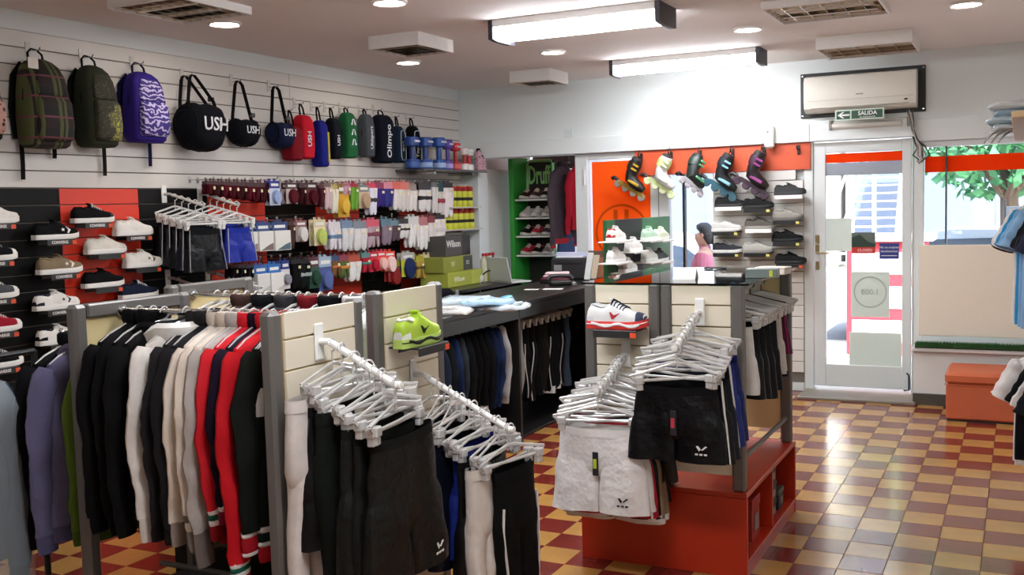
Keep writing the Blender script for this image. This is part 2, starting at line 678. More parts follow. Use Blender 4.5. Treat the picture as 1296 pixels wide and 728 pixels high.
# ---- door
dX0, dX1 = -1.547, -.792
d1 = struct(ob('door_1', bars([(dX0, dX0 + .092, .05, 2.075), (dX1 - .068, dX1, .05, 2.075), (dX0 + .092, dX1 - .068, 1.985, 2.075), (dX0 + .092, dX1 - .068, .05, .235)], YW, YW + .05), m_alu))
pane(d1, dX0 + .092, dX1 - .068, .235, 1.985, YW + .025)
ob('door_frame', bars([(-1.63, -1.553, 0, 2.084), (-.786, -.776, 0, 2.084)], YW - .01, YW + .1), m_alu, d1)
hb = MB()
for z in (1.06, 1.20, 1.30 - .02):
    hb.box(dX0 + .012, dX0 + .04, YW - .012, YW, z - .035, z + .035, .003)
ob('lock_plates', hb, mat('aged_brass', '8a7a55', 0.4, metal=0.8), d1)
ob('handle', MB().tube([(dX0 + .026, YW, 1.17), (dX0 + .026, YW - .05, 1.17), (dX0 + .03, YW - .055, 1.17), (dX0 + .13, YW - .055, 1.165)], .008, 8), mat('aged_brass', ''), d1)
ob('hinge', MB().tube([(dX1 - .005, YW - .012, 1.12), (dX1 - .005, YW - .012, 1.24)], .011, 8), m_alu, d1)
ob('floor_bolt', MB().tube([(dX1 - .03, YW - .012, .19), (dX1 - .012, YW - .014, .17), (dX1 - .012, YW - .014, .05), (dX1 - .05, YW - .014, .045)], .007, 6), m_blackpl, d1)
ob('vinyl_band', MB().box(dX0 + .093, dX1 - .069, YW + .018, YW + .0205, 1.905, 1.98), backlit('orange_vinyl', 'f0531a', .5), d1)
ob('vinyl_letter_band', MB().box(dX0 + .093, dX1 - .069, YW + .018, YW + .0205, 1.80, 1.904), backlit('grey_vinyl', 'b9bcc2', .4), d1)

# ================================================================== CEILING FIXTURES
m_diff = mat('lit_diffuser', 'ffffff', 0.5, var=0, emit='f4f8ff', es=TUBE_POWER)
m_spot = mat('lit_lamp_disc', 'ffffff', 0.5, var=0, emit='fff3e4', es=SPOT_POWER)
m_darkcap = plas('2e2b33', 0.5)
m_fix = mat('fixture_white', 'e8e4e0', 0.5, var=0.02)
m_louvre = mat('mirror_louvre', 'e8dccb', 0.12, metal=1.0, var=0)


def fluorescent(x0, x1, y0, y1, label):
    r = root('ceiling_light', label, 'ceiling light', ((x0 + x1) / 2, (y0 + y1) / 2, ZC))
    w, d = (x1 - x0) / 2, (y1 - y0) / 2
    ob('housing', MB().box(-w, w, -d, d, -.045, 0, .003), m_fix, r)
    n = 10
    prof = []
    for k in range(n + 1):
        a = PI * k / n
        prof.append((-d * .96 * math.cos(a), -.046 - .062 * math.sin(a) ** .6))
    ring = lambda x: [(x, y, z) for y, z in prof]
    ob('diffuser', MB().loft([ring(-w + .012), ring(w - .012)]), m_diff, r)
    for s in (-1, 1):
        pr = [(-d, 0), (-d, -.115), (-d * .6, -.122), (d * .6, -.122), (d, -.115), (d, 0)]
        ob('end_cap', MB().poly([(s * (w - .005), y, z) for y, z in pr], (s * .03, 0, 0)), m_darkcap, r)
    return r


fluorescent(-2.90, -1.86, 5.62, 5.93, 'lit fluorescent box with dark end caps, set farther from the front wall')
fluorescent(-2.92, -1.78, 7.72, 7.98, 'lit fluorescent box with dark end caps, close to the front wall')
fluorescent(-2.91, -1.82, 3.40, 3.70, 'unseen fluorescent box added over the clothes racks to brighten them')  # out-of-view fixture, added because the near racks came out dark
fluorescent(-1.60, -.50, 1.70, 2.00, 'unseen fluorescent box added ahead of the clothes racks to light their fronts')  # added out of view, lights the hanging shorts from the front


def downlight(x, y, label):
    r = root('downlight', label, 'ceiling light', (x, y, ZC), group='recessed ceiling lamps')
    ob('trim_ring', MB().tube([(.088 * math.cos(a), .088 * math.sin(a), -.004) for a in [2 * PI * k / 24 for k in range(24)]], .012, 6, closed=True), m_fix, r)
    ob('lens', MB().lathe([(.001, -.012), (.05, -.011), (.078, -.006), (.08, -.001)], 24), m_spot, r)
    return r


d0 = downlight(-4.25, 4.78, 'small round recessed ceiling lamp, lit')
for x, y in ((-3.1, 4.8), (-4.24, 6.8), (-3.11, 7.0), (-1.64, 6.88), (-.31, 6.78), (-4.25, 2.6), (-.4, 4.0), (-3.1, .6), (-1.2, .6)):  # the last entries are out of view, added to light the near end
    dup(d0, (x, y, ZC))


def louvre_box(x0, x1, y0, y1, h, label, nx, ny, recessed=False):  # feet under the added dark box
    r = root('louvre_light', label, 'ceiling light', ((x0 + x1) / 2, (y0 + y1) / 2, ZC))
    w, d = (x1 - x0) / 2, (y1 - y0) / 2
    t = .012
    b = MB()
    zb = -h
    top = -.002 if not recessed else -.001
    b.box(-w, w, -d, -d + t, zb, 0, .002); b.box(-w, w, d - t, d, zb, 0, .002)
    b.box(-w, -w + t, -d + t, d - t, zb, 0, .002); b.box(w - t, w, -d + t, d - t, zb, 0, .002)
    ob('housing', b, m_fix, r)
    ob('reflector', MB().box(-w + t, w - t, -d + t, d - t, -.006, -.001), m_louvre, r)
    hz = min(h - .008, .05)
    for i in range(1, nx):
        x = -w + 2 * w * i / nx
        ob('louvre_blade', MB().box(x - .002, x + .002, -d + t, d - t, zb + .003, zb + .003 + hz), m_louvre, r)
    for j in range(1, ny):
        y = -d + 2 * d * j / ny
        ob('louvre_blade', MB().box(-w + t, w - t, y - .002, y + .002, zb + .003, zb + .003 + hz), m_louvre, r)
    for s in (-.35, .35):
        ob('lamp_tube', MB().tube([(-w + .05, d * s, -.03), (w - .05, d * s, -.03)], .012, 8), m_fix, r)
    return r


def corner_box(pl, pn, pr, h, label, nx, ny):
    a, n_, c = at(*pl, Z=ZC), at(*pn, Z=ZC), at(*pr, Z=ZC)
    louvre_box(a.x, n_.x, n_.y, c.y, h, label, nx, ny)


corner_box((463, 46), (529, 39), (574, 51), .085, 'white surface louvre light near the backpack wall, unlit', 6, 5)
corner_box((643, 90), (695, 85.6), (725, 91.4), .10, 'small white surface louvre light in the corner by the front wall', 6, 4)
louvre_box(-1.32, -.68, 7.55, 8.15, .09, 'surface louvre light hanging in front of the air conditioner', 5, 4)
louvre_box(-1.36, -.72, 6.02, 6.62, .045, 'flush mirrored grid light beside a round lamp, ahead of the exit door', 6, 5)
louvre_box(-4.30, -3.80, 3.95, 4.50, .045, 'flush mirrored grid light above the hanging backpacks', 7, 6)

# ================================================================== FRONT WALL FITTINGS
def wq(px, py, y=YW):
    return at(px, py, Y=y)


# air conditioner on black board
ac = root('air_conditioner', 'white split air conditioner mounted on a black board above the door', 'air conditioner', (-1.168, YW, 2.28))
ob('backing_board', MB().box(-.481, .481, -.022, 0, 0, .362, .004), plas('15120f', 0.5), ac)
prof = [(-.022, .03), (-.13, .035), (-.175, .06), (-.19, .12), (-.19, .27), (-.17, .31), (-.10, .325), (-.022, .325)]
ob('casing', MB().poly([(-.425, y, z) for y, z in prof], (.85, 0, 0)), mat('ac_plastic', 'e4ded2', 0.35, var=0.02), ac)
ob('outlet_flap', MB().box(-.37, .37, -.192, -.16, .058, .066, .002), plas('b9b3a6'), ac)
ob('vent_seam', MB().box(-.41, .41, -.1925, -.189, .118, .121), plas('b9b3a6'), ac)
ob('display', MB().box(.34, .365, -.1935, -.189, .085, .097, .001), m_blackpl, ac)
ob('badge', MB().box(-.02, .035, -.1925, -.189, .150, .160, .001), plas('9a968c'), ac)
for sx in (-.465, .465):
    for z in (.02, .342):
        ob('screw', MB().lathe([(.001, 0), (.006, 0), (.006, .003)], 8, Matrix.Translation((sx, -.022, z)) @ Matrix.Rotation(PI / 2, 4, 'X')), m_chrome, ac)

# exit sign and emergency tube lamp
a, b_ = wq(1062, 155), wq(1123, 138)
sg = root('exit_sign', 'green exit sign reading SALIDA with a white arrow', 'sign', (a.x, YW - .20, a.z - .002))
W, Hh = b_.x - a.x, b_.z - a.z
m_green = plas('1d4a33', 0.4)
m_pale = plas('cfe0cf', 0.4)
ob('plate', MB().box(0, W, -.006, 0, 0, Hh, .001), m_pale, sg)
ob('arrow_panel', MB().box(.012, W * .31, -.009, -.006, .01, Hh - .01), m_green, sg)
ob('word_panel', MB().box(W * .34, W - .012, -.009, -.006, .01, Hh - .01), m_green, sg)
aw = W * .31
ob('arrow', MB().poly([(x * aw + .006, -.0091, Hh / 2 + z * Hh) for x, z in ((.12, 0), (.45, .3), (.58, .3), (.38, .08), (.92, .08), (.92, -.08), (.38, -.08), (.58, -.3), (.45, -.3))], (0, -.001, 0)), m_whitepl, sg)
letters('lettering', 'SALIDA', Hh * .52, m_whitepl, sg, (W * .665, -.0095, Hh * .58), (1, 0, 0), (0, 0, 1), bold=True)
letters('lettering', 'DE EMERGENCIA', Hh * .19, m_whitepl, sg, (W * .665, -.0095, Hh * .22), (1, 0, 0), (0, 0, 1))
ob('bracket', MB().box(W * .3, W * .34, 0, .20, Hh * .3, Hh * .5), m_grey_metal, sg)

a, b_ = wq(1053, 167), wq(1151, 153)
el = root('emergency_lamp', 'pale tube emergency lamp under the exit sign', 'lamp', ((a.x + b_.x) / 2, YW, a.z))
w = (b_.x - a.x) / 2
ob('housing', MB().box(-w, w, -.05, 0, .02, .085, .008), plas('b5b0a6'), el)
ob('cover', MB().tube([(-w + .01, -.06, .04), (w - .05, -.06, .04)], .028, 10), plas('cfcac0', 0.25), el)
for s in (-1, 1):
    ob('end_cap', MB().box(s * w - .012, s * w + .012, -.085, 0, .008, .09, .006), plas('8d877d'), el)

cb = root('cable_bundle', 'tangled cables running down from the air conditioner beside the door', 'cables', wq(1150, 145))
o0 = wq(1150, 145)
for k in range(6):
    pts = []
    for i, (px, py) in enumerate(((1148 + k, 140), (1152 + k * .8, 152), (1154 + k * .5, 165), (1157 + k, 175), (1160 + 2 * k, 186), (1157 + 4 * k, 196), (1164 + k, 201), (1160 + k, 206))):
        p = wq(px + rnd.uniform(-2, 2), py + rnd.uniform(-2, 2), YW - .05 - .02 * (k % 3)) - o0
        pts.append(p)
    ob('cable', MB().tube(pts, .006, 6), plas(['3a3530', '8b867c', 'b7b2a8', '4b4640', '9a9184', '2a2622'][k], 0.5), cb)

# air freshener on the fascia
p = wq(975, 188, YW - .06)
af = root('air_freshener', 'white air freshener dispenser on the fascia beam', 'dispenser', (p.x, YW - .061, p.z))
ob('body', MB().box(-.038, .038, -.06, 0, 0, .19, .015), m_whitepl, af)
ob('nozzle', MB().lathe([(.001, 0), (.010, 0), (.010, .004)], 10, Matrix.Translation((-.008, -.060, .135)) @ Matrix.Rotation(PI / 2, 4, 'X')), plas('7a756c'), af)

# orange board with hooks for skates
skb = root('skate_board_panel', 'orange hanging board with black hooks above the shoe shelves', 'wall panel', (-2.335, YW - .03, 1.862))
ob('panel', MB().box(-.765, .765, 0, .024, 0, .222, .002), m_orange_board, skb)
HOOKX = []
for px, py in ((812, 208), (850, 204), (887, 203), (928, 202), (968, 200), (1011, 193)):
    p = wq(px, py, YW - .03)
    lx = p.x + 2.335
    HOOKX.append(p.x)
    ob('hook_plate', MB().box(lx - .012, lx + .012, -.006, 0, .12, .20, .002), m_blackpl, skb)
    ob('hook', MB().tube([(lx, -.005, .17), (lx, -.07, .165), (lx, -.085, .175), (lx, -.088, .195)], .006, 6), m_blackpl, skb)

# orange window poster
op = root('window_poster', 'tall orange window poster with a faint round emblem', 'poster', (-3.245, YW - .001, .55))
ob('sheet', MB().box(-.278, .278, -.005, -.002, 0, 1.455), backlit('orange_poster', 'ff7626', .5), op)
m_ring = backlit('poster_ring', 'd65c18', .45)
cz = at(786, 294, Y=YW).z - .55
ringp = [(.255 * math.cos(2 * PI * k / 40), -.0075, cz + .255 * math.sin(2 * PI * k / 40)) for k in range(40)]
rg = MB()
rings = []
for k in range(41):
    a_ = 2 * PI * k / 40
    rings.append([(r_ * math.cos(a_), y_, cz + r_ * math.sin(a_)) for r_, y_ in ((.235, -.0052), (.255, -.0052), (.255, -.0062), (.235, -.0062))])
rg.loft(rings, False, False)
ob('emblem_ring', rg, m_ring, op)
for x in (-.075, .03):
    ob('emblem_bar', MB().box(x, x + .04, -.0062, -.0052, cz - .05, cz + .205), m_ring, op)
    ob('emblem_bar', MB().box(x, x + .04, -.0062, -.0052, cz - .40, cz - .12), m_ring, op)

# door stickers and papers
def paper(label, px0, py0, px1, py1, m, name='poster'):
    a, b = wq(px0, py1, YW + .019), wq(px1, py0, YW + .019)
    r = root(name, label, 'sign', (a.x, YW + .018, a.z))
    ob('sheet', MB().box(0, b.x - a.x, -.0015, 0, 0, b.z - a.z), m, r)
    return r, b.x - a.x, b.z - a.z


m_paper = backlit('paper_white', 'dfe3da', .4)
r, w, h = paper('pale paper with a ring and number taped low on the door glass', 1077, 344, 1126, 401, m_paper)
rg = MB()
R0 = w * .43
rings = []
for k in range(33):
    a_ = 2 * PI * k / 32
    rings.append([(w / 2 + q * math.cos(a_), y_, h * .55 + q * math.sin(a_)) for q, y_ in ((R0 * .92, -.0016), (R0, -.0016), (R0, -.0022), (R0 * .92, -.0022))])
rg.loft(rings, False, False)
m_faint = backlit('faint_print', 'bfc9bd', .4)
ob('ring', rg, m_faint, r)
letters('lettering', '1.008', h * .17, m_faint, r, (w / 2, -.0018, h * .55), (-1, 0, 0), (0, 0, 1), bold=True)
r, w, h = paper('blank pale paper taped on the upper door glass by the lock', 1046, 276, 1078, 318, m_paper)
r, w, h = paper('dark photo sign with a red strip on the door glass', 1078, 294, 1108, 321, plas('5b635c'))
ob('red_strip', MB().box(0, w, -.003, -.0016, 0, h * .30), plas('c22a24'), r)
ob('photo_hill', MB().poly([(0, -.002, h * .30), (0, -.002, h * .75), (w * .35, -.002, h * .9), (w * .7, -.002, h * .55), (w, -.002, h * .45), (w, -.002, h * .30)], (0, -.001, 0)), plas('20382c'), r)
letters('lettering', 'CLOSED', h * .18, m_whitepl, r, (w * .56, -.0032, h * .15), (1, 0, 0), (0, 0, 1))
r, w, h = paper('small blue notice with white lettering on the door glass', 1113, 308, 1138, 328, plas('26337e'))
letters('lettering', 'No se aceptan', h * .2, m_whitepl, r, (w * .5, -.0022, h * .75), (1, 0, 0), (0, 0, 1))
letters('lettering', 'devoluciones', h * .2, m_whitepl, r, (w * .5, -.0022, h * .5), (1, 0, 0), (0, 0, 1))
ob('underline', MB().box(w * .1, w * .9, -.0022, -.0016, h * .2, h * .24), m_whitepl, r)
r, w, h = paper('wide cream sheet taped at the foot of the door glass', 1075, 422, 1141, 462, m_paper)

# vinyl band across the right-hand window, grass mat, ottoman
ob('vinyl_band', MB().box(-.695, XR, YW + .05, YW + .053, 1.80, 1.925), backlit('orange_vinyl', ''), w2)

tf = root('grass_mat', 'strip of green artificial grass lying on the window ledge', 'grass mat', (-.73, 8.36, .4525))
ob('mat_base', MB().box(0, 1.30, 0, .13, 0, .012, .002), plas('1e3a1c', 0.9), tf)
blades = MB()
for k in range(5200):
    x, y = rnd.uniform(.004, 1.1), rnd.uniform(-.004, .13)
    h = rnd.uniform(.02, .042)
    dx, dy = rnd.uniform(-.012, .012), rnd.uniform(-.016, .010)
    blades.add([(x - .002, y, .008), (x + .002, y, .008), (x + dx, y + dy, .008 + h)], [(0, 1, 2)])
o = ob('grass_blades', blades, mat('grass_green', '2c5a28', 0.9, var=0.4, scale=60), tf, smooth=0)
o['kind'] = 'stuff'

ott = root('ottoman', 'square orange upholstered ottoman on the tiled floor by the window', 'ottoman', (-.22, 8.10, 0))
m_ott = mat('orange_leatherette', 'c7643f', 0.5, var=0.08, scale=10, bump=0.05)
ob('body', MB().box(-.255, .255, -.24, .24, .012, .262, .012), m_ott, ott)
ob('lid', MB().box(-.262, .262, -.247, .247, .266, .352, .022), m_ott, ott)
ob('piping', MB().tube([(-.26, -.245, .264), (.26, -.245, .264), (.26, .245, .264), (-.26, .245, .264)], .004, 6, closed=True), m_ott, ott)
ob('plinth', MB().box(-.245, .245, -.23, .23, 0, .0125), m_blackpl, ott)

# ================================================================== BUILDERS
def interp(tab, t):
    for (a, va), (b, vb) in zip(tab, tab[1:]):
        if t <= b:
            k = (t - a) / (b - a)
            k = k * k * (3 - 2 * k) * .5 + k * .5
            return va + (vb - va) * k
    return tab[-1][1]


SW = [(0, .018), (.03, .028), (.18, .034), (.4, .033), (.6, .041), (.75, .044), (.9, .036), (.97, .022), (1, .006)]
SH = [(0, .040), (.04, .064), (.14, .068), (.27, .056), (.38, .070), (.45, .084), (.6, .063), (.75, .044), (.88, .034), (.96, .022), (1, .006)]
SHOE_CACHE = {}


def shoe(label, upper, sole, pos, rz, kind='canvas', lace='f2f0ea', logo=None, logo2=None, accent=None, toe=None, L=.285, group=None, lining='2a2622', solestripe=None, sc_=1.0):
    key = (upper, sole, kind, lace, logo, accent, toe, L, lining, solestripe, logo2)
    if key in SHOE_CACHE:
        return dup(SHOE_CACHE[key], pos, rz, label, group, sc_)
    r = root('shoe', label, 'shoe', pos, rz, group)
    SHOE_CACHE[key] = r
    sz = {'canvas': .027, 'court': .034, 'work': .026}[kind]
    hk = {'canvas': .95, 'court': 1.12, 'work': .88}[kind]
    N = 16

    def ring(t, sc1, z0, hh, n=12):
        w = interp(SW, t) * sc1
        h = hh
        out = []
        for k in range(n + 1):
            a = PI * k / n
            c, s = math.cos(a), math.sin(a)
            out.append(((t - .5) * L, -w * math.copysign(abs(c) ** .65, c), z0 + h * s ** .75))
        return out
    # sole
    outl = [((t - .5) * L * 1.02, interp(SW, t) * 1.08) for t in [0, .015, .05, .12, .25, .4, .55, .7, .82, .92, .97, .99, 1.0]]
    o1 = [(x, -w) for x, w in outl] + [(x, w) for x, w in reversed(outl)]
    lift = lambda x: .012 * max(0, (x / L + .5 - .75) * 4) ** 2
    rings = []
    for f_, z in ((.96, 0), (1, .004), (1.0, sz * .8), (.97, sz)):
        rings.append([(x, y * f_, z + lift(x)) for x, y in o1])
    ob('sole', MB().loft(rings), plas(sole, 0.6), r)
    if solestripe:
        o2 = []
        st = MB()
        for side in (-1, 1):
            pts = [(x, side * w * 1.015, sz * .62 + lift(x)) for x, w in outl]
            st.tube(pts, .0022, 5)
        ob('sole_stripe', st, plas(solestripe, .6), r)
    # upper
    ts = [0, .02, .06, .12, .2, .3, .38, .43, .48, .56, .65, .75, .84, .91, .96, .99, 1.0]
    up = MB().loft([ring(t, 1.0, sz * .9 + lift((t - .5) * L), interp(SH, t) * hk) for t in ts], closed=False)
    ob('upper', up, fab(upper) if kind != 'court' else mat('synth_' + upper, upper, .5, var=.05, bump=.05, bscale=150), r)

    def side_y(t, z):
        h = interp(SH, t) * hk
        q = min(1, max(0, (z - sz * .9) / h)) ** (1 / .75)
        c = math.sqrt(max(0, 1 - q * q))
        return interp(SW, t) * c ** .65
    # opening, collar, tongue
    ell = []
    for k in range(16):
        a = 2 * PI * k / 16
        t = .20 + .145 * math.cos(a)
        ell.append(((t - .5) * L, interp(SW, t) * .62 * math.sin(a), sz * .9 + interp(SH, t) * hk * .985))
    ob('collar', MB().tube(ell, .0055, 6, closed=True), fab(accent or upper), r)
    ctr = ((.2 - .5) * L, 0, sz + .03)
    ob('lining', MB().add(ell + [ctr], [(k, (k + 1) % 16, 16) for k in range(16)]), fab(lining), r)
    tg = [((t - .5) * L, 0, sz * .9 + interp(SH, .44) * hk * f_) for t, f_ in ((.50, .86), (.44, .98), (.40, 1.06), (.375, 1.09))]
    ob('tongue', MB().tube(tg, [.012, .016, .018, .013], 8, flat=.28, up=(0, 1, 0)), fab(upper if not logo2 else logo2), r)
    # laces
    lc = MB()
    for i in range(5):
        t = .455 + i * .05
        h = interp(SH, t) * hk
        w = interp(SW, t)
        z = sz * .9 + h
        x = (t - .5) * L
        lc.tube([(x - .008, -w * .74, z - h * .20), (x - .004, -w * .45, z - h * .03), (x, 0, z + .003), (x + .004, w * .45, z - h * .03), (x + .008, w * .74, z - h * .20)], .0042, 5)
    lc.tube([((.44 - .5) * L, 0, sz + interp(SH, .45) * hk + .003), ((.45 - .5) * L, -.02, sz + interp(SH, .45) * hk), ((.43 - .5) * L, -.03, sz + interp(SH, .45) * hk - .015)], .002, 5)
    ob('laces', lc, fab(lace), r)
    if toe:
        tt = [.84, .87, .91, .95, .98, .995, 1.0]
        ob('toe_cap', MB().loft([ring(t, 1.04, sz * .85 + lift((t - .5) * L), interp(SH, t) * hk * 1.05 + .0012) for t in tt], closed=False), plas(toe, .5), r)
    if accent:
        tt = [-.008, .0, .02, .06, .1, .14]
        ob('heel_counter', MB().loft([ring(t, 1.035, sz * .88, interp(SH, t) * hk * .72) for t in tt], closed=False), fab(accent), r)
    if logo:
        ml = plas(logo, .5)

        def patch(poly):
            vs = [((t - .5) * L, -side_y(t, z) - .0016, z) for t, z in poly]
            c = (sum(v[0] for v in vs) / len(vs), sum(v[1] for v in vs) / len(vs) - .0008, sum(v[2] for v in vs) / len(vs))
            n = len(vs)
            return vs + [c], [(k, (k + 1) % n, n) for k in range(n)]
        b = MB()
        if kind == 'canvas':
            cz_ = sz + .026
            b.add(*patch([(.56 + .045 * (1 if k % 2 == 0 else .42) * math.cos(PI / 2 + k * PI / 5), cz_ + .012 * (1 if k % 2 == 0 else .42) * math.sin(PI / 2 + k * PI / 5)) for k in range(10)]))
            b.add(*patch([(.64, sz + .044), (.68, sz + .040), (.735, sz + .024), (.68, sz + .006), (.645, sz + .006), (.695, sz + .024)]))
        else:
            b.add(*patch([(.40, sz + .040), (.43, sz + .042), (.47, sz + .020), (.58, sz + .034), (.585, sz + .038), (.47, sz + .010), (.44, sz + .012)]))
        ob('side_logo', b, ml, r, smooth=0)
    if kind == 'court':
        # wavy second colour on the midsole
        b = MB()
        for side in (-1,):
            pts = []
            for t in [.1, .18, .26, .34, .42, .5, .58, .66, .74, .82, .9]:
                pts.append(((t - .5) * L * 1.02, side * interp(SW, t) * 1.08, sz * (.55 + .2 * math.sin(t * 14)) + lift((t - .5) * L)))
            b.tube(pts, .006, 6, flat=.5)
        ob('sole_wave', b, plas(solestripe or accent or 'ffffff', .5), r)
    r.scale = (sc_,) * 3
    return r


SHELF_CACHE = {}


def shoe_shelf(label, pos, rz, col='111111', tagc='d8512c', w=.20, d=.115, front='2b2b2b', word=None, group=None):
    key = (col, tagc, w, front, word)
    if key in SHELF_CACHE:
        return dup(SHELF_CACHE[key], pos, rz, label, group)
    r = root('shoe_shelf', label, 'shelf', pos, rz, group)
    SHELF_CACHE[key] = r
    m = plas(col, .35)
    ob('plate', MB().box(-w / 2, w / 2, -d, .0, -.006, 0, .0015), m, r)
    ob('front_lip', MB().box(-w / 2, w / 2, -d - .004, -d, -.032, 0, .0015), plas(front, .4), r)
    ob('back_clip', MB().box(-w * .2, w * .2, -.006, .0, -.03, .012, .001), m, r)
    if tagc:
        ob('price_tag', MB().box(w * .36, w * .36 + .028, -d - .0065, -d - .004, -.030, -.008, .0005), plas(tagc, .5), r)
    if word:
        letters('lettering', word, .022, m_whitepl, r, (-.012, -d - .0045, -.0165), (1, 0, 0), (0, 0, 1), bold=True)
    return r


# ---------------------------------------------------------------- hangers
m_clear = mat('clear_hanger_plastic', 'e9e6e2', 0.12, var=0, trans=0.45)
m_hwhite = plas('dcdad6', 0.35)
m_hblack = plas('1a1718', 0.4)


def hook_pts(z0=-.10, r=.021):
    p = [(0, 0, z0), (0, 0, -.035)] if z0 < -.06 else [(0, 0, z0), (0, 0, -.040)]
    for k in range(9):
        a = -PI / 2 + .35 + (PI * 1.35) * k / 8
        p.append((r * math.cos(a) * 1.0, 0, -.019 + r * math.sin(a)))
    return p


def hanger_meshes(m, clip=False, W=.20):
    b = MB()
    b.tube(hook_pts(-.10 if clip else -.05), .0032, 6)
    if clip:
        b.tube([(-W, 0, -.115), (-W * .5, 0, -.095), (-.03, 0, -.080), (0, 0, -.075), (.03, 0, -.080), (W * .5, 0, -.095), (W, 0, -.115)], .006, 6, flat=.6)
        b.tube([(-W, 0, -.115), (-W * .9, 0, -.135), (0, 0, -.138), (W * .9, 0, -.135), (W, 0, -.115)], .006, 6, flat=.6)
    else:
        b.tube([(-W * .9, 0, -.110), (-W * .7, 0, -.085), (-.05, 0, -.053), (0, 0, -.047), (.05, 0, -.053), (W * .7, 0, -.085), (W * .9, 0, -.110)], .007, 6, flat=.6)
        b.tube([(-W * .9, 0, -.110), (-W * .6, 0, -.120), (W * .6, 0, -.120), (W * .9, 0, -.110)], .005, 6)
    me = b.mesh('hanger_frame', m)
    cl = None
    if clip:
        c = MB()
        c.box(-.014, .014, -.012, .012, -.175, -.128, .003)
        c.box(-.018, .018, -.016, .016, -.150, -.118, .004)
        cl = c.mesh('clip', m)
    return me, cl


HM = {'clear': hanger_meshes(m_clear), 'clear_clip': hanger_meshes(m_clear, True, .19), 'white_clip': hanger_meshes(m_hwhite, True, .17), 'black_clip': hanger_meshes(m_hblack, True, .17), 'white': hanger_meshes(m_hwhite), 'clear_kid': hanger_meshes(m_clear, True, .15)}


def hanger(kind, pos, rz, label, group, clipx=.155, tilt=0):
    r = root('clothes_hanger', label, 'hanger', pos, rz, group)
    me, cl = HM[kind]
    ob('hanger_frame', me, parent=r)
    if cl:
        cx = clipx if 'kid' not in kind else .12
        if kind in ('white_clip', 'black_clip'):
            cx = .14
        for s in (-1, 1):
            ob('clip', cl, parent=r, loc=(s * cx, 0, 0))
    if tilt:
        r.rotation_euler = (0, tilt, rz)
    return r


# ---------------------------------------------------------------- garments
def fold(x, z, ph, amp, k=28):
    return amp * (math.sin(k * x + ph) * .6 + math.sin(k * 1.9 * x + 2.1 * ph + z * 3) * .4)


def flat_ring(a, b, z, n=30, amp=0, ph=0, cx=0, dz=None, k=28, yo=0):
    out = []
    for i in range(n):
        t = 2 * PI * i / n
        c, s = math.cos(t), math.sin(t)
        x = cx + a * math.copysign(abs(c) ** .75, c)
        y = yo + b * math.copysign(abs(s) ** .8, s) + fold(x, z, ph, amp, k)
        out.append((x, y, z + (dz(x) if dz else 0)))
    return out


def upper_garment(seed, W=.20, L=.62, sl=.58, thick=.05, collar=.0, loose=1.0, nb=1):
    """meshes of a hanging top: body, two sleeves, end paths for cuffs"""
    q = random.Random(seed)
    ph = q.uniform(0, 6)
    am = .009 * loose
    rows = [(-.098, .062, .030), (-.112, .095, .034), (-.130, .145, .038), (-.152, .185, .042), (-.185, .198, .047)]
    zs = -.185
    for i in range(1, 19):
        f_ = i / 18
        rows.append((zs - (L - .08) * f_, .198 + .012 * f_ * loose, thick * (.95 + .2 * math.sin(f_ * 3))))
    kx = W / .20
    rings = []
    for z, a, b in rows:
        f_ = min(1, max(0, (-z - .16) / .3))
        rings.append(flat_ring(a * kx, b, z, n=40, amp=am * f_, ph=ph + z * 1.2))
    body = MB().loft(rings, cap0=False, cap1=True).wrinkle(.016, 9, 5, seed, -.14, .2)
    sleeves = []
    ends = []
    for s in (-1, 1):
        swing = q.uniform(-.02, .03)
        pts, rr = [], []
        M_ = 22
        for i in range(M_ + 1):
            f_ = i / M_
            x = W * .90 + .062 * math.sin(min(1, f_ * 2.2) * PI / 2) - .02 * f_ ** 2
            y = swing * f_ ** 1.5 + .006 * math.sin(f_ * 9 + seed)
            z = -.168 - sl * f_
            base = .064 - .020 * f_
            if sl < .25:
                x, z, base = W * .84 + .075 * f_, -.160 - (sl - .01) * f_, .050 + .022 * f_
            pts.append((s * x, y, z))
            rr.append(base * (1 + .04 * math.sin(f_ * 21 + seed * 1.7) + .05 * math.sin(f_ * 47 + seed) * .3 * f_))
        rr[0] *= .75
        sleeves.append((pts, rr))
    return body, rows, rings, sleeves


